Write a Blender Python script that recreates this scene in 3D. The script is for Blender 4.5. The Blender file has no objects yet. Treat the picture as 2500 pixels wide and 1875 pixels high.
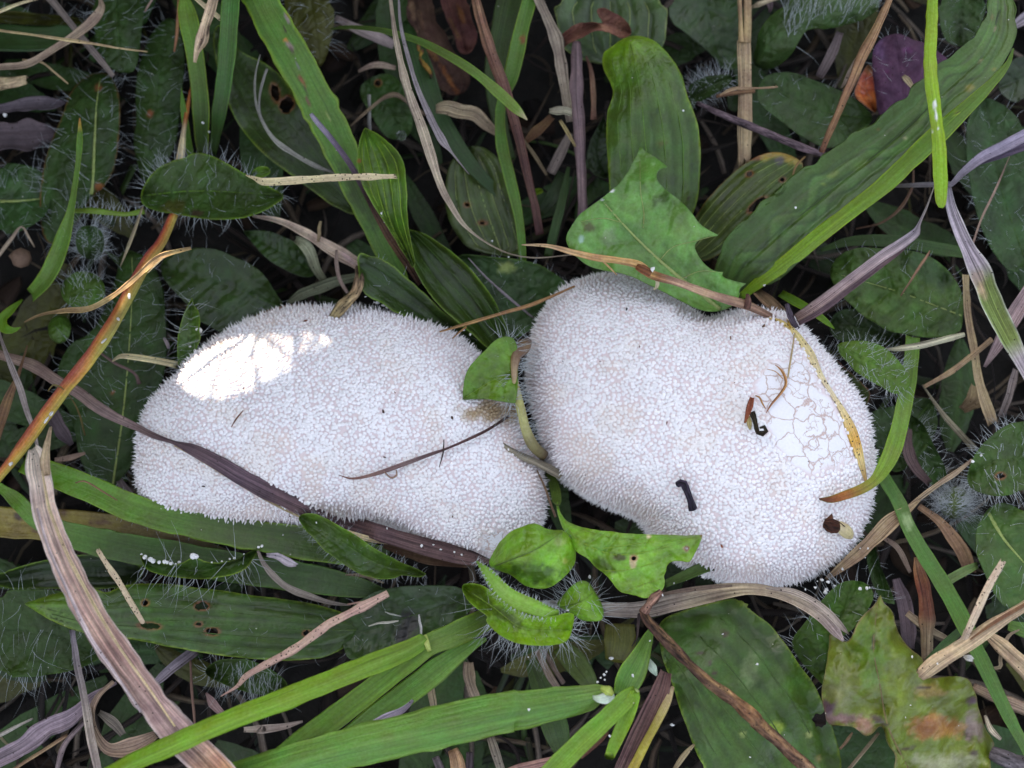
import bpy, math, random
import numpy as np
from mathutils import Vector

random.seed(7)
RNG = np.random.default_rng(11)
SC = bpy.context.scene
COL = SC.collection
MM = 0.001
PI = math.pi

# ------------------------------------------------------------------ camera
IMG_W, IMG_H = 2500.0, 1875.0
VIEW_W = 300.0            # mm seen across the picture at the focus point
DIST = 321.7              # mm from lens to the focus point
TILT = math.radians(8.0)  # the phone leans back a little from straight down
Z_REF = 20.0
CT, ST = math.cos(TILT), math.sin(TILT)
CAM = np.array([0.0, -DIST * ST, Z_REF + DIST * CT])

cam_data = bpy.data.cameras.new('camera')
cam_data.sensor_width = 36.0
cam_data.sensor_fit = 'HORIZONTAL'
cam_data.lens = 36.0 * DIST / VIEW_W
cam_data.clip_start = 0.01
cam_data.clip_end = 500.0
cam_data.dof.use_dof = True
cam_data.dof.focus_distance = 0.300
cam_data.dof.aperture_fstop = 9.0
cam = bpy.data.objects.new('camera', cam_data)
cam.location = Vector(CAM * MM)
cam.rotation_euler = (TILT, 0, 0)
COL.objects.link(cam)
SC.camera = cam

# ------------------------------------------------------------------ sky, sun, exposure
SUN_EL = math.radians(27.0)
SUN_AZ = math.atan2(0.80, -0.60)           # towards the sun, counted from +X
SUN_DIR = np.array([math.cos(SUN_EL) * math.cos(SUN_AZ), math.cos(SUN_EL) * math.sin(SUN_AZ), math.sin(SUN_EL)])
world = bpy.data.worlds.new('World')
SC.world = world
world.use_nodes = True
wn = world.node_tree
bgn = wn.nodes['Background']
sky = wn.nodes.new('ShaderNodeTexSky')
sky.sky_type = 'NISHITA'
sky.sun_disc = False
sky.sun_elevation = SUN_EL
sky.sun_rotation = math.radians(90) - SUN_AZ
sky.air_density = 1.0
sky.dust_density = 3.0
sky.ozone_density = 1.0
hsv = wn.nodes.new('ShaderNodeHueSaturation')   # thin high cloud: a paler blue
hsv.inputs['Saturation'].default_value = 0.46
wn.links.new(sky.outputs['Color'], hsv.inputs['Color'])
wn.links.new(hsv.outputs['Color'], bgn.inputs['Color'])
bgn.inputs['Strength'].default_value = 0.15

sun_data = bpy.data.lights.new('sun', 'SUN')
sun_data.energy = 4.2
sun_data.angle = math.radians(0.5)
sun_data.color = (1.0, 0.86, 0.66)
sun = bpy.data.objects.new('sun', sun_data)
sun.rotation_euler = Vector(SUN_DIR).to_track_quat('Z', 'Y').to_euler()
sun.location = Vector(SUN_DIR) * 5
COL.objects.link(sun)

SC.view_settings.view_transform = 'Standard'
SC.view_settings.look = 'None'
SC.view_settings.gamma = 1.0
SC.view_settings.use_curve_mapping = False
SC.view_settings.exposure = 1.76
SC.render.engine = 'CYCLES'
SC.cycles.use_denoising = True
SC.cycles.max_bounces = 5
SC.cycles.transparent_max_bounces = 8

# ------------------------------------------------------------------ pixels to places
# tiles of the photograph that coordinates were read from: origin and scale
TS = 700.0 / 1787.0
TILES = {'A': (0, 0), 'B': (600, 0), 'C': (1200, 0), 'D': (1800, 0),
         'E': (0, 600), 'F': (600, 600), 'G': (1200, 600), 'H': (1800, 600),
         'I': (0, 1225), 'J': (600, 1225), 'K': (1200, 1225), 'L': (1800, 1225)}


def tile_px(t, x, y):
    if t == 'O':
        return x * 2500.0 / 2212.0, y * 2500.0 / 2212.0
    if t == 'X':
        return float(x), float(y)
    o = TILES[t]
    return o[0] + x * TS, o[1] + y * TS


def tile_scale(t):
    return 2500.0 / 2212.0 if t == 'O' else 1.0 if t == 'X' else TS


def P(px, py, z):
    """a pixel's ray met with the level z (mm)"""
    px, py, z = np.asarray(px, float), np.asarray(py, float), np.asarray(z, float)
    k = VIEW_W / DIST / IMG_W
    cx = (px - IMG_W / 2) * k
    cy = -(py - IMG_H / 2) * k
    dx, dy, dz = cx, cy * CT + ST, cy * ST - CT
    t = (z - CAM[2]) / dz
    return np.stack([CAM[0] + dx * t, CAM[1] + dy * t, CAM[2] + dz * t], -1)


def mm_per_px(z):
    return VIEW_W / IMG_W * (DIST - (z - Z_REF)) / DIST


# ------------------------------------------------------------------ small maths
def srgb(c):
    c = np.asarray(c, float) / 255.0
    return np.where(c <= 0.04045, c / 12.92, ((c + 0.055) / 1.055) ** 2.4)


PAL = {k: srgb(v) for k, v in {
    'deep': (48, 74, 38), 'dark': (58, 90, 46), 'blue': (62, 98, 58), 'mid': (78, 116, 50),
    'green': (92, 136, 52), 'grass': (98, 146, 62), 'bright': (124, 168, 52), 'lime': (152, 192, 50),
    'olive': (84, 92, 40), 'yellow': (190, 160, 70), 'orange': (196, 118, 58), 'red': (168, 84, 74),
    'tan': (184, 158, 126), 'cream': (216, 196, 156), 'mauve': (158, 138, 142), 'grey': (136, 122, 114),
    'brown': (104, 76, 56), 'umber': (70, 50, 42), 'black': (34, 26, 26), 'purple': (84, 56, 78),
    'straw': (196, 170, 128), 'white': (236, 232, 230), 'pale': (150, 176, 120), 'rim': (140, 178, 64),
    'hair': (206, 212, 216), 'rust': (140, 82, 52)}.items()}


def col(c):
    c = PAL[c] if isinstance(c, str) else srgb(c)
    if c[1] > c[0] * 1.12 and c[1] > c[2] * 1.3:      # leaf greens
        c = c * np.array([1.06, 0.88, 0.62]) * (0.74 + 0.26 * float(np.clip((c[1] - 0.14) / 0.16, 0, 1)))
    return c


def catmull(pts, n):
    pts = np.asarray(pts, float)
    if len(pts) == 2:
        t = np.linspace(0, 1, n)[:, None]
        return pts[0] * (1 - t) + pts[1] * t
    d = np.r_[0, np.cumsum(np.maximum(np.linalg.norm(np.diff(pts[:, :2], axis=0), axis=1), 1e-3))]
    q = np.vstack([2 * pts[0] - pts[1], pts, 2 * pts[-1] - pts[-2]])
    k = np.r_[2 * d[0] - d[1], d, 2 * d[-1] - d[-2]]
    s = np.linspace(d[0], d[-1], n)
    i = np.clip(np.searchsorted(d, s, side='right') - 1, 0, len(pts) - 2)
    p0, p1, p2, p3 = q[i], q[i + 1], q[i + 2], q[i + 3]
    k0, k1, k2, k3 = k[i], k[i + 1], k[i + 2], k[i + 3]
    h = (k2 - k1)
    t = ((s - k1) / h)[:, None]
    m1 = (p2 - p0) / (k2 - k0)[:, None] * h[:, None]
    m2 = (p3 - p1) / (k3 - k1)[:, None] * h[:, None]
    t2, t3 = t * t, t ** 3
    return (2 * t3 - 3 * t2 + 1) * p1 + (t3 - 2 * t2 + t) * m1 + (-2 * t3 + 3 * t2) * p2 + (t3 - t2) * m2


def noise1(n, step, rng, closed=False):
    """smooth 1-D noise, n samples, a knot every step samples"""
    m = max(int(n / step) + 1, 3)
    k = rng.normal(0, 1, m + 3)
    if closed:
        k[-3:] = k[:3]
    x = np.linspace(0, m, n)
    i = np.floor(x).astype(int)
    f = x - i
    f = f * f * (3 - 2 * f)
    return k[i % len(k)] * (1 - f) + k[(i + 1) % len(k)] * f


def noise2(x, y, scale, seed):
    """smooth 2-D value noise in about -1..1"""
    r = np.random.default_rng(seed)
    g = r.uniform(-1, 1, (64, 64))
    x, y = np.asarray(x) / scale + 17.3, np.asarray(y) / scale + 9.1
    i, j = np.floor(x).astype(int), np.floor(y).astype(int)
    f, h = x - i, y - j
    f, h = f * f * (3 - 2 * f), h * h * (3 - 2 * h)
    a, b = g[i % 64, j % 64], g[(i + 1) % 64, j % 64]
    c, d = g[i % 64, (j + 1) % 64], g[(i + 1) % 64, (j + 1) % 64]
    return (a * (1 - f) + b * f) * (1 - h) + (c * (1 - f) + d * f) * h


def smooth(a, b, x):
    t = np.clip((x - a) / (b - a), 0, 1)
    return t * t * (3 - 2 * t)


def poly_sdf(x, y, poly):
    """signed distance, positive inside"""
    p = np.asarray(poly, float)
    q = np.roll(p, -1, axis=0)
    best = np.full(x.shape, 1e18)
    inside = np.zeros(x.shape, bool)
    for (ax, ay), (bx, by) in zip(p, q):
        ex, ey = bx - ax, by - ay
        wx, wy = x - ax, y - ay
        t = np.clip((wx * ex + wy * ey) / (ex * ex + ey * ey + 1e-12), 0, 1)
        best = np.minimum(best, (wx - ex * t) ** 2 + (wy - ey * t) ** 2)
        c = ((ay > y) != (by > y))
        with np.errstate(divide='ignore', invalid='ignore'):
            xi = ax + (y - ay) * ex / (ey if ey != 0 else 1e-12)
        inside ^= c & (x < xi)
    return np.where(inside, 1, -1) * np.sqrt(best)


def round_poly(pts, n=2, keep=70):
    """corner cutting that leaves sharp points sharp"""
    p = [tuple(q) for q in pts]
    sharp = []
    for i in range(len(p)):
        a, b, c = np.array(p[i - 1]), np.array(p[i]), np.array(p[(i + 1) % len(p)])
        u, v = a - b, c - b
        cs = u @ v / (np.linalg.norm(u) * np.linalg.norm(v) + 1e-9)
        sharp.append(math.degrees(math.acos(max(-1, min(1, cs)))) < keep)
    for _ in range(n):
        q, s = [], []
        for i in range(len(p)):
            j = (i + 1) % len(p)
            a, b = np.array(p[i]), np.array(p[j])
            if sharp[i]:
                q.append(tuple(a)); s.append(True)
            else:
                q.append(tuple(a * .75 + b * .25)); s.append(False)
            if not sharp[j]:
                q.append(tuple(a * .25 + b * .75)); s.append(False)
        p, sharp = q, s
    return np.array(p)


def resample(poly, step):
    p = np.vstack([poly, poly[:1]])
    seg = np.linalg.norm(np.diff(p, axis=0), axis=1)
    d = np.r_[0, np.cumsum(seg)]
    n = max(int(d[-1] / step), 12)
    s = np.linspace(0, d[-1], n, endpoint=False)
    return np.stack([np.interp(s, d, p[:, 0]), np.interp(s, d, p[:, 1])], 1)


# ------------------------------------------------------------------ objects
def mesh_object(name, verts, faces, mat, colors=None, uv=None, parent=None, base=None, smooth_shade=True):
    verts = np.asarray(verts, float)
    base = np.zeros(3) if base is None else np.asarray(base, float)
    me = bpy.data.meshes.new(name)
    v = ((verts - base) * MM).astype(np.float32)
    if isinstance(faces, np.ndarray):
        nf, k = faces.shape
        me.vertices.add(len(v)); me.vertices.foreach_set('co', v.ravel())
        me.loops.add(nf * k); me.loops.foreach_set('vertex_index', faces.ravel().astype(np.int32))
        me.polygons.add(nf)
        me.polygons.foreach_set('loop_start', np.arange(0, nf * k, k, dtype=np.int32))
        me.update(calc_edges=True)
    else:
        me.from_pydata(v.tolist(), [], faces)
    if smooth_shade:
        me.polygons.foreach_set('use_smooth', np.ones(len(me.polygons), bool))
    if colors is not None:
        a = me.color_attributes.new('Col', 'FLOAT_COLOR', 'POINT')
        c = np.ones((len(v), 4), np.float32)
        c[:, :3] = colors
        a.data.foreach_set('color', c.ravel())
    if uv is not None:
        a = me.attributes.new('leaf_uv', 'FLOAT_VECTOR', 'POINT')
        c = np.zeros((len(v), 3), np.float32)
        c[:, :2] = uv
        a.data.foreach_set('vector', c.ravel())
    me.materials.append(mat)
    me.update()
    o = bpy.data.objects.new(name, me)
    COL.objects.link(o)
    if parent is not None:
        o.parent = parent
        pb = parent.get('_b')
        off = base - (np.array(pb) if pb is not None else 0)
        o.location = Vector(off * MM)
    else:
        o.location = Vector(base * MM)
    return o


def root(name, base, label, cat, group=None):
    o = bpy.data.objects.new(name, None)
    o.empty_display_size = 0.005
    COL.objects.link(o)
    o.location = Vector(np.asarray(base) * MM)
    o['_b'] = [float(b) for b in base]
    tag(o, label, cat, group)
    return o


def tag(o, label, cat, group=None):
    o['label'] = label
    o['category'] = cat
    if group:
        o['group'] = group
    return o


# ------------------------------------------------------------------ materials (all procedural)
def new_mat(name):
    m = bpy.data.materials.new(name)
    m.use_nodes = True
    m.node_tree.nodes.clear()
    return m, m.node_tree.nodes, m.node_tree.links


def mnode(N, L, op, a, b=None, c=None):
    n = N.new('ShaderNodeMath'); n.operation = op
    for i, s in enumerate((a, b, c)):
        if s is None:
            continue
        if isinstance(s, (int, float)):
            n.inputs[i].default_value = s
        else:
            L.new(s, n.inputs[i])
    return n.outputs[0]


def ramp(N, L, fac, stops):
    r = N.new('ShaderNodeValToRGB')
    e = r.color_ramp.elements
    while len(e) < len(stops):
        e.new(0.5)
    for el, (p, c) in zip(e, stops):
        el.position = p
        el.color = (*c, 1) if len(c) == 3 else c
    L.new(fac, r.inputs[0])
    return r.outputs[0]


def blade_material(name, streak=6.0, streak_amt=0.25, blotch=0.25, rough=0.45, spec=0.35, trans=0.2,
                   bump=0.3, dots=0.0, dust=0.0, veins=0.0, along=0.05):
    m, N, L = new_mat(name)
    out = N.new('ShaderNodeOutputMaterial')
    colr = N.new('ShaderNodeAttribute'); colr.attribute_name = 'Col'
    uvn = N.new('ShaderNodeAttribute'); uvn.attribute_name = 'leaf_uv'
    tc = N.new('ShaderNodeTexCoord')
    oi = N.new('ShaderNodeObjectInfo')
    sep = N.new('ShaderNodeSeparateXYZ'); L.new(uvn.outputs['Vector'], sep.inputs[0])
    comb = N.new('ShaderNodeCombineXYZ')
    L.new(mnode(N, L, 'MULTIPLY', sep.outputs[0], along), comb.inputs[0])
    L.new(mnode(N, L, 'MULTIPLY', sep.outputs[1], streak), comb.inputs[1])
    L.new(mnode(N, L, 'MULTIPLY', oi.outputs['Random'], 50.0), comb.inputs[2])
    sn = N.new('ShaderNodeTexNoise'); sn.inputs['Scale'].default_value = 1.0; sn.inputs['Detail'].default_value = 4.0
    L.new(comb.outputs[0], sn.inputs['Vector'])
    bn = N.new('ShaderNodeTexNoise'); bn.inputs['Scale'].default_value = 160.0; bn.inputs['Detail'].default_value = 5.0
    bn.inputs['Roughness'].default_value = 0.62
    L.new(tc.outputs['Object'], bn.inputs['Vector'])
    fn = N.new('ShaderNodeTexNoise'); fn.inputs['Scale'].default_value = 1400.0; fn.inputs['Detail'].default_value = 3.0
    L.new(tc.outputs['Object'], fn.inputs['Vector'])
    comb2 = N.new('ShaderNodeCombineXYZ')
    L.new(mnode(N, L, 'MULTIPLY', sep.outputs[0], 0.02), comb2.inputs[0])
    L.new(mnode(N, L, 'MULTIPLY', sep.outputs[1], streak * 0.35), comb2.inputs[1])
    L.new(mnode(N, L, 'MULTIPLY', oi.outputs['Random'], 90.0), comb2.inputs[2])
    sn2 = N.new('ShaderNodeTexNoise'); sn2.inputs['Scale'].default_value = 1.0; sn2.inputs['Detail'].default_value = 2.0
    L.new(comb2.outputs[0], sn2.inputs['Vector'])
    smix = mnode(N, L, 'ADD', mnode(N, L, 'MULTIPLY', sn.outputs[0], 0.6), mnode(N, L, 'MULTIPLY', sn2.outputs[0], 0.4))
    f1 = mnode(N, L, 'MULTIPLY_ADD', mnode(N, L, 'SUBTRACT', smix, 0.5), 5.2 * streak_amt, 1.0)
    f2 = mnode(N, L, 'MULTIPLY_ADD', mnode(N, L, 'SUBTRACT', bn.outputs[0], 0.5), 2.8 * blotch, 1.0)
    f3 = mnode(N, L, 'MULTIPLY_ADD', mnode(N, L, 'SUBTRACT', fn.outputs[0], 0.5), 0.5, 1.0)
    f = mnode(N, L, 'MULTIPLY', mnode(N, L, 'MULTIPLY', f1, f2), f3)
    f = mnode(N, L, 'MAXIMUM', f, 0.12)
    vm = N.new('ShaderNodeVectorMath'); vm.operation = 'SCALE'
    L.new(colr.outputs['Color'], vm.inputs[0]); L.new(f, vm.inputs['Scale'])
    # a drift of hue from place to place
    hs = N.new('ShaderNodeHueSaturation')
    L.new(vm.outputs[0], hs.inputs['Color'])
    L.new(mnode(N, L, 'MULTIPLY_ADD', bn.outputs[0], 0.08, 0.46), hs.inputs['Hue'])
    L.new(mnode(N, L, 'MULTIPLY_ADD', fn.outputs[0], -0.3, 1.15), hs.inputs['Saturation'])
    base = hs.outputs[0]
    if dots:
        vo = N.new('ShaderNodeTexVoronoi'); vo.inputs['Scale'].default_value = 1500.0
        L.new(tc.outputs['Object'], vo.inputs['Vector'])
        rnd = N.new('ShaderNodeSeparateColor'); L.new(vo.outputs['Color'], rnd.inputs[0])
        k = mnode(N, L, 'MULTIPLY', mnode(N, L, 'LESS_THAN', vo.outputs['Distance'], 0.32),
                  mnode(N, L, 'LESS_THAN', rnd.outputs[0], dots))
        mx = N.new('ShaderNodeMix'); mx.data_type = 'RGBA'
        L.new(k, mx.inputs[0]); L.new(base, mx.inputs[6])
        mx.inputs[7].default_value = (0.03, 0.018, 0.014, 1)
        base = mx.outputs[2]
    if dust:
        vo = N.new('ShaderNodeTexVoronoi'); vo.inputs['Scale'].default_value = 520.0
        L.new(tc.outputs['Object'], vo.inputs['Vector'])
        rnd = N.new('ShaderNodeSeparateColor'); L.new(vo.outputs['Color'], rnd.inputs[0])
        k = mnode(N, L, 'MULTIPLY', mnode(N, L, 'LESS_THAN', vo.outputs['Distance'], 0.09),
                  mnode(N, L, 'LESS_THAN', rnd.outputs[0], dust))
        mx = N.new('ShaderNodeMix'); mx.data_type = 'RGBA'
        L.new(k, mx.inputs[0]); L.new(base, mx.inputs[6])
        mx.inputs[7].default_value = (0.5, 0.48, 0.4, 1)
        base = mx.outputs[2]
    bs = N.new('ShaderNodeBsdfPrincipled')
    L.new(base, bs.inputs['Base Color'])
    L.new(mnode(N, L, 'MULTIPLY_ADD', bn.outputs[0], 0.35, rough - 0.17), bs.inputs['Roughness'])
    bs.inputs['Specular IOR Level'].default_value = spec
    h = mnode(N, L, 'ADD', mnode(N, L, 'MULTIPLY', sn.outputs[0], 1.0), mnode(N, L, 'MULTIPLY', fn.outputs[0], 0.5))
    if veins:
        vw = N.new('ShaderNodeTexVoronoi'); vw.feature = 'DISTANCE_TO_EDGE'; vw.inputs['Scale'].default_value = 330.0
        L.new(tc.outputs['Object'], vw.inputs['Vector'])
        h = mnode(N, L, 'ADD', h, mnode(N, L, 'MULTIPLY', mnode(N, L, 'MINIMUM', vw.outputs[0], 0.25), 4.0 * veins))
    bp = N.new('ShaderNodeBump'); bp.inputs['Strength'].default_value = bump; bp.inputs['Distance'].default_value = 0.0004
    L.new(h, bp.inputs['Height'])
    L.new(bp.outputs[0], bs.inputs['Normal'])
    if trans:
        tr = N.new('ShaderNodeBsdfTranslucent')
        hs2 = N.new('ShaderNodeHueSaturation'); hs2.inputs['Saturation'].default_value = 1.2; hs2.inputs['Value'].default_value = 1.5
        L.new(base, hs2.inputs['Color']); L.new(hs2.outputs[0], tr.inputs['Color'])
        mix = N.new('ShaderNodeMixShader'); mix.inputs[0].default_value = trans
        L.new(bs.outputs[0], mix.inputs[1]); L.new(tr.outputs[0], mix.inputs[2])
        L.new(mix.outputs[0], out.inputs['Surface'])
    else:
        L.new(bs.outputs[0], out.inputs['Surface'])
    return m


M = {
    'leaf': blade_material('broad_leaf', streak=7, streak_amt=0.20, blotch=0.5, rough=0.36, spec=0.55, trans=0.15, bump=0.5, dust=0.035, veins=0.35),
    'hairy': blade_material('hairy_leaf', streak=4, streak_amt=0.14, blotch=0.55, rough=0.48, spec=0.4, trans=0.15, bump=0.6, dust=0.02, veins=0.8),
    'grass': blade_material('grass_blade', streak=11, streak_amt=0.36, blotch=0.28, rough=0.38, spec=0.5, trans=0.22, bump=0.7, dust=0.02),
    'dry': blade_material('dry_grass', streak=8, streak_amt=0.85, blotch=0.5, rough=0.6, spec=0.3, trans=0.08, bump=1.0, dots=0.02),
    'spotted': blade_material('spotted_straw', streak=14, streak_amt=0.45, blotch=0.3, rough=0.6, spec=0.25, trans=0.05, bump=0.5, dots=0.30),
    'dead': blade_material('dead_leaf', streak=5, streak_amt=0.4, blotch=0.6, rough=0.75, spec=0.2, trans=0.05, bump=0.9, dots=0.05),
    'twig': blade_material('twig', streak=5, streak_amt=1.25, along=0.35, blotch=0.9, rough=0.7, spec=0.2, trans=0.0, bump=1.0, dots=0.08),
}


def plain_material(name, c, rough=0.6, spec=0.3, trans=0.0, glass=False):
    m, N, L = new_mat(name)
    out = N.new('ShaderNodeOutputMaterial')
    bs = N.new('ShaderNodeBsdfPrincipled')
    tc = N.new('ShaderNodeTexCoord')
    n = N.new('ShaderNodeTexNoise'); n.inputs['Scale'].default_value = 900; n.inputs['Detail'].default_value = 3
    L.new(tc.outputs['Object'], n.inputs['Vector'])
    c = np.asarray(c)
    L.new(ramp(N, L, n.outputs[0], [(0.3, tuple(c * 0.8)), (0.7, tuple(np.minimum(c * 1.1, 1)))]), bs.inputs['Base Color'])
    bs.inputs['Roughness'].default_value = rough
    bs.inputs['Specular IOR Level'].default_value = spec
    if glass:
        bs.inputs['Transmission Weight'].default_value = 1.0
        bs.inputs['IOR'].default_value = 1.33
    L.new(bs.outputs[0], out.inputs['Surface'])
    return m


M['hair'] = plain_material('plant_hair', col('hair') * 0.75, 0.45, 0.4)
M['foam'] = plain_material('white_crumb', (0.80, 0.79, 0.78), 0.7, 0.2)
M['pod'] = plain_material('seed_pod', (0.16, 0.10, 0.07), 0.7, 0.2)
M['dew'] = plain_material('dew', (0.95, 0.97, 0.97), 0.03, 0.5, glass=True)


def puff_material(name, body):
    m, N, L = new_mat(name)
    out = N.new('ShaderNodeOutputMaterial')
    colr = N.new('ShaderNodeAttribute'); colr.attribute_name = 'Col'
    tc = N.new('ShaderNodeTexCoord')
    n1 = N.new('ShaderNodeTexNoise'); n1.inputs['Scale'].default_value = 1500; n1.inputs['Detail'].default_value = 4
    n2 = N.new('ShaderNodeTexNoise'); n2.inputs['Scale'].default_value = 90; n2.inputs['Detail'].default_value = 5
    for n in (n1, n2):
        L.new(tc.outputs['Object'], n.inputs['Vector'])
    f = mnode(N, L, 'MULTIPLY', mnode(N, L, 'MULTIPLY_ADD', n1.outputs[0], 0.16, 0.92),
              mnode(N, L, 'MULTIPLY_ADD', n2.outputs[0], 0.10, 0.95))
    vm = N.new('ShaderNodeVectorMath'); vm.operation = 'SCALE'
    L.new(colr.outputs['Color'], vm.inputs[0]); L.new(f, vm.inputs['Scale'])
    base = vm.outputs[0]
    bs = N.new('ShaderNodeBsdfPrincipled')
    h = n1.outputs[0]
    if body:
        # the smooth skin of the bald patch has split into plates
        bald = N.new('ShaderNodeAttribute'); bald.attribute_name = 'leaf_uv'
        sp = N.new('ShaderNodeSeparateXYZ'); L.new(bald.outputs['Vector'], sp.inputs[0])
        warp = N.new('ShaderNodeTexNoise'); warp.inputs['Scale'].default_value = 260; warp.inputs['Detail'].default_value = 4
        L.new(tc.outputs['Object'], warp.inputs['Vector'])
        wv = N.new('ShaderNodeVectorMath'); wv.operation = 'MULTIPLY_ADD'
        L.new(warp.outputs['Color'], wv.inputs[0]); wv.inputs[1].default_value = (0.0052,) * 3
        L.new(tc.outputs['Object'], wv.inputs[2])
        ks = []
        for sc, w in ((165, 0.045), (420, 0.045)):
            vo = N.new('ShaderNodeTexVoronoi'); vo.feature = 'DISTANCE_TO_EDGE'; vo.inputs['Scale'].default_value = sc
            L.new(wv.outputs[0], vo.inputs['Vector'])
            ks.append(mnode(N, L, 'SUBTRACT', 1.0, mnode(N, L, 'SMOOTH_MIN', mnode(N, L, 'DIVIDE', vo.outputs[0], w), 1.0, 0.3)))
        gate = mnode(N, L, 'MULTIPLY', ks[1], mnode(N, L, 'GREATER_THAN', n2.outputs[0], 0.55))
        crack = mnode(N, L, 'MULTIPLY', mnode(N, L, 'MAXIMUM', mnode(N, L, 'MAXIMUM', ks[0], gate), 0.0), sp.outputs[0])
        mx = N.new('ShaderNodeMix'); mx.data_type = 'RGBA'
        L.new(mnode(N, L, 'MULTIPLY', crack, 0.75), mx.inputs[0]); L.new(base, mx.inputs[6])
        mx.inputs[7].default_value = (0.45, 0.24, 0.17, 1)
        base = mx.outputs[2]
        h = mnode(N, L, 'SUBTRACT', mnode(N, L, 'MULTIPLY', n1.outputs[0], 0.3), crack)
    L.new(base, bs.inputs['Base Color'])
    bs.inputs['Roughness'].default_value = 0.75
    bs.inputs['Specular IOR Level'].default_value = 0.25
    bs.inputs['Subsurface Weight'].default_value = 0.0
    bp = N.new('ShaderNodeBump'); bp.inputs['Strength'].default_value = 0.5; bp.inputs['Distance'].default_value = 0.0004
    L.new(h, bp.inputs['Height']); L.new(bp.outputs[0], bs.inputs['Normal'])
    L.new(bs.outputs[0], out.inputs['Surface'])
    return m


M['puff_body'] = puff_material('puffball_skin', True)
M['puff_spine'] = puff_material('puffball_spine', False)


def ground_material():
    m, N, L = new_mat('soil')
    out = N.new('ShaderNodeOutputMaterial')
    bs = N.new('ShaderNodeBsdfPrincipled')
    tc = N.new('ShaderNodeTexCoord')
    n1 = N.new('ShaderNodeTexNoise'); n1.inputs['Scale'].default_value = 120; n1.inputs['Detail'].default_value = 8
    n1.inputs['Roughness'].default_value = 0.7
    L.new(tc.outputs['Object'], n1.inputs['Vector'])
    L.new(ramp(N, L, n1.outputs[0], [(0.25, (0.006, 0.005, 0.004)), (0.55, (0.014, 0.011, 0.009)), (0.8, (0.035, 0.028, 0.02))]), bs.inputs['Base Color'])  # near-black soil stands in for shade missing from the gaps
    bs.inputs['Roughness'].default_value = 0.9
    bp = N.new('ShaderNodeBump'); bp.inputs['Strength'].default_value = 0.8; bp.inputs['Distance'].default_value = 0.003
    L.new(n1.outputs[0], bp.inputs['Height']); L.new(bp.outputs[0], bs.inputs['Normal'])
    L.new(bs.outputs[0], out.inputs['Surface'])
    return m


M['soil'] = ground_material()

# ------------------------------------------------------------------ ground: one sheet out to the horizon, fine in the middle
g = np.linspace(-1, 1, 121)
gx = np.sign(g) * (np.abs(g) * 250 + (np.abs(g) ** 9) * 150000)
X, Y = np.meshgrid(gx, gx, indexing='ij')
near = np.exp(-(X ** 2 + Y ** 2) / 900.0 ** 2)
Zg = (noise2(X, Y, 23, 1) * 1.6 + noise2(X, Y, 9, 2) * 0.8) * near - 12.0
gi = np.arange(121 * 121).reshape(121, 121)
gf = np.stack([gi[:-1, :-1], gi[1:, :-1], gi[1:, 1:], gi[:-1, 1:]], -1).reshape(-1, 4)
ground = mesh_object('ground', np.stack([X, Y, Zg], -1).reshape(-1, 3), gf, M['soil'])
ground['kind'] = 'structure'

# ------------------------------------------------------------------ the two puffballs: outlines and surface
OUT1 = [(308, 955), (318, 905), (340, 868), (372, 838), (405, 800), (440, 765), (480, 738), (530, 708), (580, 687), (630, 675),
        (690, 671), (740, 669), (800, 676), (860, 688), (920, 703), (975, 727), (1030, 768), (1062, 812), (1090, 860), (1112, 905),
        (1138, 955), (1162, 1005), (1174, 1055), (1172, 1110), (1150, 1155), (1118, 1185), (1080, 1203), (1030, 1196), (970, 1182),
        (905, 1160), (850, 1134), (800, 1122), (755, 1116), (710, 1122), (650, 1130), (590, 1132), (520, 1130), (450, 1126),
        (385, 1118), (335, 1100), (312, 1060), (304, 1005)]
OUT2 = [(1142, 790), (1150, 735), (1165, 690), (1195, 650), (1225, 625), (1270, 605), (1320, 598), (1370, 603), (1410, 625),
        (1440, 650), (1475, 671), (1505, 692), (1528, 700), (1550, 690), (1585, 679), (1630, 676), (1680, 684), (1715, 706),
        (1745, 740), (1775, 775), (1810, 815), (1840, 855), (1862, 905), (1872, 960), (1876, 1020), (1870, 1080), (1856, 1130),
        (1838, 1165), (1800, 1205), (1750, 1240), (1690, 1260), (1630, 1263), (1570, 1255), (1530, 1240), (1482, 1222), (1450, 1200),
        (1425, 1175), (1405, 1150), (1390, 1128), (1360, 1108), (1325, 1095), (1285, 1078), (1250, 1055), (1215, 1030), (1195, 1003),
        (1180, 970), (1165, 920), (1150, 870), (1142, 830)]


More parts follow.
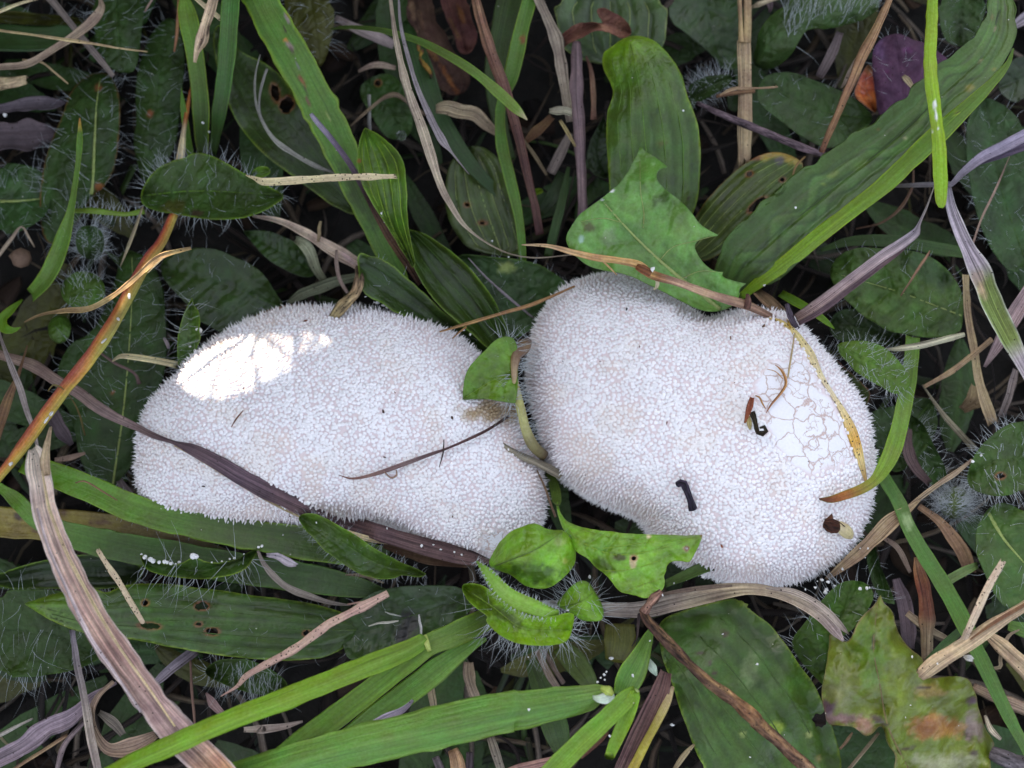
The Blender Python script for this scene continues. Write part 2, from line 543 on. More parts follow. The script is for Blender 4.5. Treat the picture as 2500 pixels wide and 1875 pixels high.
class Dome:
    """a swollen body over an outline: an even skin lifted off it (Poisson), as an ellipsoid is"""

    def __init__(self, outline, zeq, h, power=0.5):
        self.zeq, self.h, self.power = zeq, h, power
        px = np.array([tile_px('O', *p) for p in outline])
        px = catmull(np.vstack([px, px[:1]]), 241)[:-1]
        self.out = P(px[:, 0], px[:, 1], zeq)[:, :2]
        self.c = (self.out.max(0) + self.out.min(0)) / 2
        self.st = 1.0
        lo, hi = self.out.min(0) - 3, self.out.max(0) + 3
        self.lo = lo
        nx, ny = (np.ceil((hi - lo) / self.st)).astype(int) + 1
        X, Y = np.meshgrid(lo[0] + np.arange(nx) * self.st, lo[1] + np.arange(ny) * self.st, indexing='ij')
        ins = poly_sdf(X, Y, self.out) > 0
        f = np.where(ins, 300.0, 0.0)
        for _ in range(2600):
            f[1:-1, 1:-1] = 0.25 * (f[2:, 1:-1] + f[:-2, 1:-1] + f[1:-1, 2:] + f[1:-1, :-2] + self.st ** 2)
            f[~ins] = 0
        self.f = f / f.max()

    def phi(self, x, y):
        i = np.clip((x - self.lo[0]) / self.st, 0, self.f.shape[0] - 1.001)
        j = np.clip((y - self.lo[1]) / self.st, 0, self.f.shape[1] - 1.001)
        a, b = i.astype(int), j.astype(int)
        u, v = i - a, j - b
        f = self.f
        return (f[a, b] * (1 - u) + f[a + 1, b] * u) * (1 - v) + (f[a, b + 1] * (1 - u) + f[a + 1, b + 1] * u) * v

    def z(self, x, y):
        p = self.phi(np.asarray(x, float), np.asarray(y, float))
        return self.zeq + self.h * np.maximum(p, 0) ** self.power + \
            np.minimum(p * 6, 1) * (noise2(x, y, 14, 5) * 0.55 + noise2(x, y, 6, 6) * 0.2)


DOME1 = Dome(OUT1, 17.0, 25.0, 0.46)
DOME2 = Dome(OUT2, 18.0, 27.0, 0.46)


def on_dome(px, py, which, off):
    """height of the place on a puffball that a pixel looks at"""
    d = DOME1 if which == 1 else DOME2
    z = np.full(np.shape(px), d.zeq + d.h * 0.5)
    for _ in range(30):
        q = P(px, py, z)
        z = 0.5 * z + 0.5 * d.z(q[..., 0], q[..., 1])
    return z + off


# ------------------------------------------------------------------ ribbons: blades, straws, stems
def read_path(path):
    """['A', (x, y, z, w), ..., 'B', ...] -> full-picture px, z in mm, w in px. z of 1000+k / 2000+k: k mm above puffball 1 / 2"""
    t, out = 'O', []
    for p in path:
        if isinstance(p, str):
            t = p
            continue
        x, y = tile_px(t, p[0], p[1])
        z = p[2]
        if z >= 900:
            which = 1 if z < 1900 else 2
            z = float(on_dome(np.array([x]), np.array([y]), which, z - 1000 * which)[0])
        out.append((x, y, z, p[3] * tile_scale(t)))
    out = np.array(out, float)
    # carry things that leave the picture on past its edge
    for a, b in ((0, 1), (-1, -2)):
        x, y = out[a, :2]
        if x < 6 or x > 2494 or y < 6 or y > 1869:
            d = out[a] - out[b]
            n = np.linalg.norm(d[:2])
            e = out[a].copy()
            e[:2] += d[:2] / n * 130
            e[2] = max(out[a, 2] - 6, 3)
            out = np.vstack([e, out]) if a == 0 else np.vstack([out, e])
    return out


def section(kind, m, depth, th):
    """closed loop of (v, height/halfwidth, is_top)"""
    v = np.linspace(-1, 1, m)
    if kind == 'tube':
        a = np.linspace(0, 2 * PI, 2 * m - 2, endpoint=False)
        return np.stack([-np.cos(a), np.sin(a) * depth, a * 0], 1), -np.cos(a) * 0.5 + (a > PI) * 1.0
    if kind == 'vee':
        h = depth * np.abs(v) ** 1.15
    elif kind == 'roof':
        h = -depth * np.abs(v) ** 1.2
    elif kind == 'flat':
        h = depth * v ** 2
    elif kind == 'fold':           # one lengthwise crease, off centre
        h = depth * np.maximum(v, -0.1) - depth * 0.2 * v
    elif kind == 'ribbed':         # a broad leaf with three lengthwise grooves
        h = depth * v ** 2 - 0.06 * np.exp(-((np.abs(v) - .45) / .08) ** 2) - 0.09 * np.exp(-(v / .07) ** 2)
    elif kind == 'gutter':         # rolled edges and a groove
        h = depth * (0.7 * v ** 4 - 0.8 * np.exp(-((v - 0.05) / 0.12) ** 2) + 0.3 * np.cos(v * 7))
    edge = np.sqrt(np.maximum(1 - v ** 4, 0)) * 0.8 + 0.2
    top = np.stack([v, h, 0 * v], 1)
    bot = np.stack([v, h, -edge * th], 1)[::-1]
    return np.vstack([top, bot[1:-1] if False else bot]), np.r_[v, v[::-1]]


def paint(base_col, u, grad, px, py, patches, t_default):
    c = np.tile(col(base_col), (len(u), 1)).astype(float)
    if grad:
        ts = [g[0] for g in grad]
        cs = np.array([col(g[1]) for g in grad])
        for k in range(3):
            c[:, k] = np.interp(u, ts, cs[:, k])
    t = t_default
    for q in patches or ():
        if isinstance(q, str):
            t = q
            continue
        x, y, r, cc = q[:4]
        ry = q[4] if len(q) > 4 else r
        ang = math.radians(q[5]) if len(q) > 5 else 0
        X, Y = tile_px(t, x, y)
        s = tile_scale(t)
        dx, dy = px - X, py - Y
        ex = dx * math.cos(ang) + dy * math.sin(ang)
        ey = -dx * math.sin(ang) + dy * math.cos(ang)
        d = np.sqrt((ex / (r * s)) ** 2 + (ey / (ry * s)) ** 2) + noise2(px, py, 16, int(abs(x)) + 3) * 0.38 + noise2(px, py, 6, int(abs(x)) + 4) * 0.25
        k = (1 - smooth(0.45, 1.25, d))[:, None] * 0.92
        c = c * (1 - k) + col(cc) * k
    return c


def ribbon_mesh(path, sec='vee', depth=0.25, th=0.3, seed=0, m=11, rough=0.0, base='grass', grad=None, patches=None,
                rim=None, across=None, tile='X', edge_noise=0.03, roll=0.0, wob=0.0, frayed=False, seg=9.0):
    rng = np.random.default_rng(seed)
    pts = read_path(path)
    length = np.sum(np.linalg.norm(np.diff(pts[:, :2], axis=0), axis=1))
    n = int(np.clip(length / seg, 10, 160))
    q = catmull(pts, n)
    q[:, 3] = np.maximum(q[:, 3], 1.2)
    if wob:
        side = np.stack([-np.gradient(q[:, 1]), np.gradient(q[:, 0])], 1)
        side /= np.linalg.norm(side, axis=1)[:, None] + 1e-9
        q[:, :2] += side * (noise1(n, 9, rng) * wob)[:, None]
    w = q[:, 3] * (1 + noise1(n, 4, rng) * edge_noise)
    ctr = P(q[:, 0], q[:, 1], q[:, 2])
    tan = np.gradient(ctr, axis=0)
    tan /= np.linalg.norm(tan, axis=1)[:, None] + 1e-9
    hw = w * mm_per_px(q[:, 2]) / 2
    view = CAM - ctr.mean(0)
    view /= np.linalg.norm(view)
    up0 = np.array([0, 0, 1.0])
    sd = np.cross(tan, up0)
    sd /= np.linalg.norm(sd, axis=1)[:, None] + 1e-9
    up = np.cross(sd, tan)
    if roll:
        r = math.radians(roll)
        sd, up = sd * math.cos(r) + up * math.sin(r), up * math.cos(r) - sd * math.sin(r)
    loop, vv = section(sec, m, depth, th)
    k = len(loop)
    V = np.zeros((n, k, 3))
    jit = np.stack([noise1(n, 6, rng) for _ in range(k)], 1) * edge_noise if edge_noise else np.zeros((n, k))
    prof = np.stack([noise1(n, 12, rng) for _ in range(3)], 1) * rough
    for j in range(k):
        v = loop[j, 0]
        hgt = loop[j, 1] + prof[:, 0] * v + prof[:, 1] * (v * v - 0.4)
        side_v = v + (jit[:, j] if abs(v) > 0.95 else 0)
        V[:, j] = ctr + sd * (hw * side_v)[:, None] + up * (hw * hgt + loop[j, 2])[:, None]
    if frayed:
        V[-1] += tan[-1] * (rng.uniform(-1, 1, k) * hw[-1] * 1.2)[:, None]
        V[0] += tan[0] * (rng.uniform(-1, 1, k) * hw[0] * 0.8)[:, None]
    V = V.reshape(-1, 3)
    idx = np.arange(n * k).reshape(n, k)
    a, b = idx[:-1], idx[1:]
    an, bn = np.roll(a, -1, 1), np.roll(b, -1, 1)
    F = np.stack([a, b, bn, an], -1).reshape(-1, 4).tolist()
    F.append(idx[0].tolist()); F.append(idx[-1][::-1].tolist())
    u = np.repeat(np.linspace(0, 1, n), k)
    arc = np.repeat(np.r_[0, np.cumsum(np.linalg.norm(np.diff(ctr, axis=0), axis=1))], k)
    uv = np.stack([arc, np.tile(vv, n)], 1)
    # picture position of each vertex for stains that have a place
    nrm = np.stack([-np.gradient(q[:, 1]), np.gradient(q[:, 0])], 1)
    nrm /= np.linalg.norm(nrm, axis=1)[:, None] + 1e-9
    px = np.repeat(q[:, 0], k) + np.repeat(nrm[:, 0] * w / 2, k) * np.tile(loop[:, 0], n)
    py = np.repeat(q[:, 1], k) + np.repeat(nrm[:, 1] * w / 2, k) * np.tile(loop[:, 0], n)
    C = paint(base, u, grad, px, py, patches, tile)
    if across:
        va = np.tile(loop[:, 0], n) + np.repeat(noise1(n, 10, rng), k) * 0.25
        cs = np.array([col(a[1]) for a in across])
        ca = np.stack([np.interp(va, [a[0] for a in across], cs[:, q]) for q in range(3)], 1)
        C = C * 0.35 + ca * 0.65
    if rim is not None:
        e = smooth(0.80, 1.0, np.abs(np.tile(loop[:, 0], n)))[:, None] * 0.6
        C = C * (1 - e) + col(rim) * e
    return V, F, C, uv, ctr


def first_tile(path):
    return path[0] if isinstance(path[0], str) else 'X'


SEED = [100]


def nxt():
    SEED[0] += 1
    return SEED[0]


def hair_mesh(roots, dirs, lens, rad=0.075, bend=0.7, seed=0):
    """thin tapered hairs: three-sided, four joints"""
    rng = np.random.default_rng(seed)
    n = len(roots)
    S = 5
    roots, dirs, lens = np.asarray(roots), np.asarray(dirs, float), np.asarray(lens)
    dirs /= np.linalg.norm(dirs, axis=1)[:, None] + 1e-9
    sidev = np.cross(dirs, rng.normal(0, 1, (n, 3)))
    sidev /= np.linalg.norm(sidev, axis=1)[:, None] + 1e-9
    oth = np.cross(dirs, sidev)
    b = rng.normal(0, bend, n)
    b2 = rng.normal(0, bend * 0.5, n)
    V = np.zeros((n, S, 3, 3))
    for s in range(S):
        t = s / (S - 1)
        c = roots + dirs * (lens * t)[:, None] + sidev * (lens * (b * t * t * 0.6 + b2 * math.sin(t * 5) * 0.12))[:, None]
        r = rad * 0.85 * (1 - 0.8 * t)
        for k in range(3):
            a = k * 2 * PI / 3
            V[:, s, k] = c + sidev * r * math.cos(a) + oth * r * math.sin(a)
    i = np.arange(n * S * 3).reshape(n, S, 3)
    a, bq = i[:, :-1], i[:, 1:]
    F = np.stack([a, np.roll(a, -1, 2), np.roll(bq, -1, 2), bq], -1).reshape(-1, 4)
    return V.reshape(-1, 3), F


def add_hairs(parent, roots, dirs, lens, rad=0.075, bend=0.75, base=None):
    if not len(roots):
        return
    V, F = hair_mesh(roots, dirs, lens, rad, bend, nxt())
    h = mesh_object('hairs', V, F, M['hair'], parent=parent, base=base)
    h['kind'] = 'stuff'
    return h


def make_root_or_mesh(name, label, cat, group, base, has_parts):
    return root(name, base, label, cat, group) if has_parts else None


def ribbon(name, cat, label, path, mat='grass', extra=(), group=None, hairs=None, part='blade', crumbs=None, **kw):
    """one blade, straw or stem; extra = further parts [(part name, path, mat, kw)]"""
    kw.setdefault('tile', first_tile(path))
    V, F, C, uv, ctr = ribbon_mesh(path, seed=nxt(), **kw)
    base = ctr[int(np.argmin(ctr[:, 2]))]
    parts = bool(extra) or bool(hairs)
    if not parts:
        o = mesh_object(name, V, F, M[mat], C, uv, None, base)
        return tag(o, label, cat, group)
    r = root(name, base, label, cat, group)
    mesh_object(part, V, F, M[mat], C, uv, r, base)
    for e in extra:
        pn, pp, pm, pk = e
        pk = dict(pk)
        pk.setdefault('tile', first_tile(pp))
        V2, F2, C2, uv2, c2 = ribbon_mesh(pp, seed=nxt(), **pk)
        mesh_object(pn, V2, F2, M[pm], C2, uv2, r, base)
    if hairs:
        nh, ln = hairs
        rng = np.random.default_rng(nxt())
        i = rng.integers(0, len(ctr) - 1, nh)
        tan = np.gradient(ctr, axis=0)[i]
        tan /= np.linalg.norm(tan, axis=1)[:, None]
        sd = np.cross(tan, [0, 0, 1.0])
        sg = rng.choice([-1, 1], nh)[:, None]
        pts = read_path(path)
        hwm = np.interp(i / len(ctr), np.linspace(0, 1, len(pts)), pts[:, 3]) * 0.12 / 2
        rt = ctr[i] + sd * sg * (hwm * 0.9)[:, None]
        add_hairs(r, rt, sd * sg + tan * rng.normal(0, .35, (nh, 1)) + np.array([0, 0, .5]) * rng.uniform(0, 1, (nh, 1)),
                  rng.uniform(0.5, 1.1, nh) * ln, base=base)
    return r


# ------------------------------------------------------------------ broad leaves from a traced outline
def leaf(name, cat, label, tile, outline, mid, base='dark', mat='leaf', cup=1.5, vein='parallel', vamp=0.35, nv=5, rim=None,
         rimw=5, grad=None, patches=None, holes=None, hairs=None, midrib=None, midw=2.2, th=0.35, ruffle=0.8, group=None,
         jag=0.8, step=None, keep=70, bump=0.5, parts=None, fold=0.0, wave=None, veins=None):
    """outline in tile px; mid = midrib [(x, y, z mm)] from base to tip"""
    seed = nxt()
    rng = np.random.default_rng(seed)
    poly, t = [], tile
    for q in outline:
        if isinstance(q, str):
            t = q
            continue
        poly.append(tile_px(t, *q))
    poly = np.array(poly)
    poly = round_poly(poly, 2, keep)
    # leaves that leave the picture go on past its edge
    for a, lo, hi in ((0, 5, 2495), (1, 5, 1870)):
        m_ = poly[:, a] < lo
        poly[m_, a] -= 70
        m_ = poly[:, a] > hi
        poly[m_, a] += 70
    poly = resample(poly, 4.0)
    nn = len(poly)
    cen = poly.mean(0)
    nd = np.roll(poly, -1, 0) - np.roll(poly, 1, 0)
    nd = np.stack([nd[:, 1], -nd[:, 0]], 1)
    nd /= np.linalg.norm(nd, axis=1)[:, None] + 1e-9
    poly = poly + nd * (noise1(nn, 2.2, rng, True) * jag * 0.3 + noise1(nn, 9, rng, True) * jag * 0.9 + noise1(nn, 24, rng, True) * jag)[:, None]
    mp, t = [], tile
    for q in mid:
        if isinstance(q, str):
            t = q
            continue
        mp.append((*tile_px(t, q[0], q[1]), q[2]))
    mp = np.array(mp, float)
    ms = catmull(mp, 60)
    lo, hi = poly.min(0), poly.max(0)
    area = abs(np.sum(poly[:, 0] * np.roll(poly[:, 1], -1) - poly[:, 1] * np.roll(poly[:, 0], -1))) / 2
    st = step or float(np.clip(math.sqrt(area) / 42, 3.0, 8.0))
    nx, ny = int((hi[0] - lo[0]) / st) + 3, int((hi[1] - lo[1]) / st) + 3
    GX, GY = np.meshgrid(lo[0] - st + np.arange(nx) * st, lo[1] - st + np.arange(ny) * st, indexing='ij')
    sdf = poly_sdf(GX, GY, poly)
    hole_f = np.full(GX.shape, 1e3)
    t = tile
    for q in holes or ():
        if isinstance(q, str):
            t = q
            continue
        X, Y = tile_px(t, q[0], q[1])
        s = tile_scale(t)
        rx, ry = q[2] * s, q[3] * s
        a = math.radians(q[4]) if len(q) > 4 else 0
        dx, dy = GX - X, GY - Y
        ex, ey = dx * math.cos(a) + dy * math.sin(a), -dx * math.sin(a) + dy * math.cos(a)
        d = (np.sqrt((ex / rx) ** 2 + (ey / ry) ** 2) - 1) * min(rx, ry) + noise2(GX, GY, 5, seed) * min(rx, ry) * 0.25
        hole_f = np.minimum(hole_f, d)
    fld = np.minimum(sdf, hole_f)
    # cut the grid along the outline and the holes
    vid, vx, vy, faces = {}, [], [], []

    def grid_v(i, j):
        k = (i, j)
        if k not in vid:
            vid[k] = len(vx); vx.append(GX[i, j]); vy.append(GY[i, j])
        return vid[k]

    def edge_v(a, b):
        k = (a, b) if a < b else (b, a)
        if k not in vid:
            fa, fb = fld[k[0]], fld[k[1]]
            tt = min(max(fa / (fa - fb), 0.02), 0.98)
            vid[k] = len(vx)
            vx.append(GX[k[0]] * (1 - tt) + GX[k[1]] * tt); vy.append(GY[k[0]] * (1 - tt) + GY[k[1]] * tt)
        return vid[k]

    pos = fld > 0
    any_ = pos[:-1, :-1] | pos[1:, :-1] | pos[1:, 1:] | pos[:-1, 1:]
    for i, j in zip(*np.nonzero(any_)):
        cs = ((i, j), (i + 1, j), (i + 1, j + 1), (i, j + 1))
        f = []
        for q in range(4):
            a, b = cs[q], cs[(q + 1) % 4]
            if pos[a]:
                f.append(grid_v(*a))
            if pos[a] != pos[b]:
                f.append(edge_v(a, b))
        if len(f) >= 3:
            faces.append(f[::-1])
    vx, vy = np.array(vx), np.array(vy)
    # along / across the midrib
    d2 = (vx[:, None] - ms[None, :, 0]) ** 2 + (vy[:, None] - ms[None, :, 1]) ** 2
    k = np.clip(np.argmin(d2, 1), 0, 58)
    seg = ms[k + 1, :2] - ms[k, :2]
    rel = np.stack([vx, vy], 1) - ms[k, :2]
    sl = np.linalg.norm(seg, axis=1) + 1e-9
    along = np.clip((rel * seg).sum(1) / sl ** 2, -1, 1)
    lat = (seg[:, 0] * rel[:, 1] - seg[:, 1] * rel[:, 0]) / sl
    dd = np.minimum(np.abs(lat), np.sqrt(d2.min(1)) + 0 * lat)
    lat = np.sign(lat) * np.sqrt(d2.min(1))
    u = (k + along) / 59.0
    sdfv = poly_sdf(vx, vy, poly)
    v = lat / (np.abs(lat) + np.maximum(sdfv, 0) + 1e-6)
    zm = np.interp(u, np.linspace(0, 1, 60), ms[:, 2])
    arc = np.r_[0, np.cumsum(np.linalg.norm(np.diff(ms[:, :2], axis=0), axis=1))]
    au = np.interp(u, np.linspace(0, 1, 60), arc)
    av = np.abs(v)
    z = zm + 1.5 * cup * av ** 1.6 + fold * av
    z = z + ruffle * 1.8 * av ** 2 * noise2(vx, vy, 46, seed + 1) + bump * 2.0 * noise2(vx, vy, 64, seed + 2)
    width = np.percentile(np.abs(lat), 90) + 1
    z -= 0.45 * vamp / 0.35 * np.exp(-(lat / max(3.0, width * 0.05)) ** 2)
    if vein == 'parallel':
        z -= vamp * np.exp(-((((av * nv * 0.5) % 1.0) - 0.5) / 0.16) ** 2) * smooth(0, .15, av)
    elif vein == 'pinnate':
        ph = (au - np.abs(lat) * 0.7) / max(width * 0.62, 9)
        z -= vamp * 1.3 * np.exp(-(((ph % 1.0) - 0.5) / 0.12) ** 2) * (1 - smooth(.75, 1.0, av))
        z += vamp * 0.8 * noise2(vx, vy, 9, seed + 5)
    if wave:
        z += wave[0] * np.sin(au / wave[1]) * av
    top = P(vx, vy, z)
    C = paint(base, u, grad, vx, vy, patches, tile)
    vl = np.exp(-((((av * nv * 0.5) % 1.0) - 0.5) / 0.13) ** 2)[:, None] if vein == 'parallel' else 0
    C = C * (1 - 0.3 * vl) * (1 + 0.22 * noise2(vx, vy, 38, seed + 7) + 0.12 * noise2(vx, vy, 13, seed + 8))[:, None]
    if rim is not None:
        e = (1 - smooth(rimw * 0.15, rimw * 0.75, sdfv))[:, None] * (0.5 + 0.3 * noise2(vx, vy, 40, seed + 11))[:, None]
        C = C * (1 - e) + col(rim) * e
    if holes:
        hv = np.full(vx.shape, 1e3)
        t = tile
        for q in holes:
            if isinstance(q, str):
                t = q
                continue
            X, Y = tile_px(t, q[0], q[1]); s = tile_scale(t)
            rx, ry = q[2] * s, q[3] * s
            a = math.radians(q[4]) if len(q) > 4 else 0
            dx, dy = vx - X, vy - Y
            ex, ey = dx * math.cos(a) + dy * math.sin(a), -dx * math.sin(a) + dy * math.cos(a)
            hv = np.minimum(hv, (np.sqrt((ex / rx) ** 2 + (ey / ry) ** 2) - 1) * min(rx, ry))
        e = (1 - smooth(1.0, 5.0, hv))[:, None] * 0.7
        C = C * (1 - e) + col('rust') * 0.9 * e
    n = len(top)
    bot = top - np.array([0, 0, th])
    F = list(faces) + [[q + n for q in f[::-1]] for f in faces]
    es = {}
    for f in faces:
        for a, b in zip(f, f[1:] + f[:1]):
            es[(a, b)] = es.get((a, b), 0) + 1
    bnd = [(a, b) for (a, b) in es if (b, a) not in es]
    for a, b in bnd:
        F.append([b, a, a + n, b + n])
    V = np.vstack([top, bot])
    C2 = np.vstack([C, C * 0.9])
    uv = np.stack([au * 0.12, v], 1)
    bp = np.asarray(P(mp[0, 0], mp[0, 1], mp[0, 2]))
    has = midrib is not None or hairs or parts
    if not has:
        o = mesh_object(name, V, F, M[mat], C2, np.vstack([uv, uv]), None, bp)
        return tag(o, label, cat, group)
    r = root(name, bp, label, cat, group)
    bl = mesh_object('blade', V, F, M[mat], C2, np.vstack([uv, uv]), r, bp)
    bl['_b'] = [float(b_) for b_ in bp]

    def zat(x, y):
        i = np.argmin((vx[None] - np.asarray(x)[:, None]) ** 2 + (vy[None] - np.asarray(y)[:, None]) ** 2, 1)
        return z[i]
    if midrib is not None:
        s_in = poly_sdf(ms[:, 0], ms[:, 1], poly)
        ok = s_in > 3
        if holes:
            hh = np.array([min([1e3] + [math.hypot(x - tile_px(tile, q[0], q[1])[0], y - tile_px(tile, q[0], q[1])[1])
                                        - max(q[2], q[3]) * tile_scale(tile) for q in holes if not isinstance(q, str)]) for x, y in ms[:, :2]])
            ok &= hh > -2
        q = ms[ok]
        if len(q) > 4:
            zz = zat(q[:, 0], q[:, 1]) + 0.12
            kk = np.ones(5) / 5
            zz = np.convolve(np.r_[zz[:1], zz[:1], zz, zz[-1:], zz[-1:]], kk, 'valid')
            tt = np.linspace(1, 0.25, len(q)) * midw
            path = ['X'] + [(a, b, c, d) for a, b, c, d in zip(q[:, 0], q[:, 1], zz, tt)][::2]
            Vm, Fm, Cm, um, _ = ribbon_mesh_raw(path, sec='tube', depth=0.55, m=5, base=midrib, seed=seed, edge_noise=0.05, seg=10)
            mesh_object('midrib', Vm, Fm, M[mat], Cm, um, bl, bp)
    if vein == 'parallel' and midrib is not None and nv >= 4:
        q = ms[::3]
        tg = np.gradient(q[:, :2], axis=0)
        tg /= np.linalg.norm(tg, axis=1)[:, None] + 1e-9
        nm = np.stack([-tg[:, 1], tg[:, 0]], 1)
        offs = np.arange(0, 260, 3.0)
        for sgn in (-1, 1):
            xs = q[:, 0][:, None] + sgn * nm[:, 0][:, None] * offs
            ys = q[:, 1][:, None] + sgn * nm[:, 1][:, None] * offs
            ss = poly_sdf(xs, ys, poly)
            hw_ = np.array([offs[np.argmax(row < 0)] if (row < 0).any() else 0 for row in ss])
            for fr in (0.34, 0.67):
                X_ = q[:, 0] + sgn * nm[:, 0] * hw_ * fr
                Y_ = q[:, 1] + sgn * nm[:, 1] * hw_ * fr
                ok = (hw_ > 8) & (poly_sdf(X_, Y_, poly) > 3) & (np.abs(np.gradient(hw_)) < 14)
                for hq in holes or ():
                    if not isinstance(hq, str):
                        hx, hy = tile_px(tile, hq[0], hq[1])
                        ok &= np.hypot(X_ - hx, Y_ - hy) > max(hq[2], hq[3]) * tile_scale(tile) + 2
                run = []
                for i_, o_ in enumerate(list(ok) + [False]):
                    if o_:
                        run.append(i_)
                    else:
                        if len(run) > 4:
                            zz = zat(X_[run], Y_[run]) + 0.05
                            path = ['X'] + [(X_[j], Y_[j], z_, midw * 0.5 + 0.4) for j, z_ in zip(run, zz)]
                            Vm, Fm, Cm, um, _ = ribbon_mesh_raw(path, sec='tube', depth=0.5, m=4, base=midrib, seed=seed + 1, edge_noise=0.08, seg=12)
                            mesh_object('vein', Vm, Fm, M[mat], Cm * 0.92, um, bl, bp)
                        run = []
    for line in veins or ():
        pts_ = catmull(np.array([tile_px(tile, a_, b_) for a_, b_ in line]), 14)
        zz = zat(pts_[:, 0], pts_[:, 1]) + 0.1
        path = ['X'] + [(a_, b_, c_, w_) for (a_, b_), c_, w_ in zip(pts_, zz, np.linspace(2.6, 1.2, 14))]
        Vm, Fm, Cm, um, _ = ribbon_mesh_raw(path, sec='tube', depth=0.5, m=4, base=midrib or 'rim', seed=seed + 1, edge_noise=0.05, seg=10)
        mesh_object('vein', Vm, Fm, M[mat], Cm, um, bl, bp)
    if hairs:
        hs = dict(n=60, edge=60, length=4.0, rad=0.075, out=1.0, dirn=None, upz=0.5, region=None)
        hs.update(hairs)
        rts, drs, lns = [], [], []
        if hs['n']:
            tri = rng.integers(0, len(vx), hs['n'] * 3)
            sel = tri
            if hs['region'] is not None:
                rp = np.array([tile_px(tile, *q) for q in hs['region']])
                sel = sel[poly_sdf(vx[sel], vy[sel], rp) > 0]
            sel = sel[:int(hs['n'] * 0.75)]
            rts += list(top[sel])
            if hs['dirn'] is not None:
                dv = np.array([*hs['dirn'], 0.0])
                drs += list(dv + rng.normal(0, .3, (len(sel), 3)) + np.array([0, 0, hs['upz']]))
            else:
                sg = seg[sel] / sl[sel][:, None]
                lt = np.stack([-sg[:, 1], sg[:, 0]], 1) * np.sign(lat[sel])[:, None]
                dxy = lt * 0.9 + sg * rng.normal(0.35, 0.45, (len(sel), 1)) + rng.normal(0, .35, (len(sel), 2))
                drs += list(np.stack([dxy[:, 0], -dxy[:, 1], rng.uniform(0.3, 1.3, len(sel)) * hs['upz']], 1))
            lns += list(rng.uniform(.5, 1.25, len(sel)) * hs['length'] * 1.25)
        if hs['edge'] and bnd:
            cand = np.array([a for a, b in bnd if sdfv[a] < 2.0])
            if hs.get('eregion') is not None:
                rp = np.array([tile_px(tile, *q) for q in hs['eregion']])
                cand = cand[poly_sdf(vx[cand], vy[cand], rp) > 0]
            if len(cand):
                sel = rng.choice(cand, int(hs['edge'] * 0.62))
                jn = np.argmin((poly[:, 0][None] - vx[sel][:, None]) ** 2 + (poly[:, 1][None] - vy[sel][:, None]) ** 2, 1)
                o2 = nd[jn]
                sgn = np.sign(((poly[jn] + o2 * 4)[:, 0] * 0 + poly_sdf((poly[jn] + o2 * 4)[:, 0], (poly[jn] + o2 * 4)[:, 1], poly)))
                o2 = -o2 * sgn[:, None]
                dv = np.stack([o2[:, 0], -o2[:, 1], np.full(len(sel), 0.25)], 1) + rng.normal(0, .28, (len(sel), 3))
                rts += list(top[sel]); drs += list(dv)
                lns += list(rng.uniform(.45, 1.25, len(sel)) * hs['length'] * 1.15)
        if rts:
            add_hairs(r, np.array(rts), np.array(drs), np.array(lns), hs['rad'], base=bp)
    for fn in parts or ():
        fn(r, bp, zat)
    return r


def ribbon_mesh_raw(path, **kw):
    """ribbon that is not carried past the picture's edge"""
    global read_path
    keep_fn = read_path
    read_path = lambda p: np.array([(x, y, z, w) for x, y, z, w in p[1:]], float)
    try:
        return ribbon_mesh(path, **kw)
    finally:
        read_path = keep_fn


def bead_mesh(center, r, seed, squash=1.0):
    """small lumpy crumb: subdivided octahedron"""
    rng = np.random.default_rng(seed)
    n, k = 7, 8
    V = [[0, 0, -1.0]]
    for i in range(1, n):
        a = -PI / 2 + PI * i / n
        for j in range(k):
            b = 2 * PI * j / k
            V.append([math.cos(a) * math.cos(b), math.cos(a) * math.sin(b), math.sin(a)])
    V.append([0, 0, 1.0])
    V = np.array(V)
    F = []
    for j in range(k):
        F.append([0, 1 + (j + 1) % k, 1 + j])
        F.append([len(V) - 1, 1 + (n - 2) * k + j, 1 + (n - 2) * k + (j + 1) % k])
    for i in range(n - 2):
        for j in range(k):
            F.append([1 + i * k + j, 1 + i * k + (j + 1) % k, 1 + (i + 1) * k + (j + 1) % k, 1 + (i + 1) * k + j])
    d = 1 + squash * (noise2(V[:, 0] * 10 + seed, V[:, 1] * 10 + V[:, 2] * 7, 6, seed) + 0.8 * noise2(V[:, 0] * 10, V[:, 1] * 10 - V[:, 2] * 9, 2.5, seed + 1))
    if squash > 0.2:
        V = V * rng.uniform(0.55, 1.15, 3)
    return np.asarray(center) + V * d[:, None] * r, F


def crumb(tile, x, y, z, r, label, name='white_crumb', cat='crumb', group=None, mat='foam', parent=None, base=None, lump=0.5):
    px, py = tile_px(tile, x, y)
    if z >= 900:
        w = 1 if z < 1900 else 2
        z = float(on_dome(np.array([px]), np.array([py]), w, z - 1000 * w)[0])
    rr = r * tile_scale(tile) * mm_per_px(z) * (0.85 if mat == 'foam' else 1.0)
    c = P(px, py, z + rr * 0.6)
    V, F = bead_mesh(c, rr, nxt(), lump)
    if parent is not None:
        return mesh_object(name, V, F, M[mat], parent=parent, base=base)
    o = mesh_object(name, V, F, M[mat], base=c - np.array([0, 0, rr]))
    return tag(o, label, cat, group)

# ------------------------------------------------------------------ puffballs
BALD2 = [tile_px('H', *p) for p in [(120, 850), (200, 730), (330, 705), (440, 730), (500, 840), (560, 950), (640, 1060), (690, 1200),
                                    (735, 1320), (600, 1390), (470, 1420), (350, 1370), (260, 1270), (200, 1170), (180, 1050), (125, 950)]]
BALD1 = [tile_px('J', *p) for p in [(1470, 200), (1560, 170), (1620, 190), (1600, 260), (1540, 320), (1480, 290)]]
STAIN1 = tile_px('F', 1560, 1030)


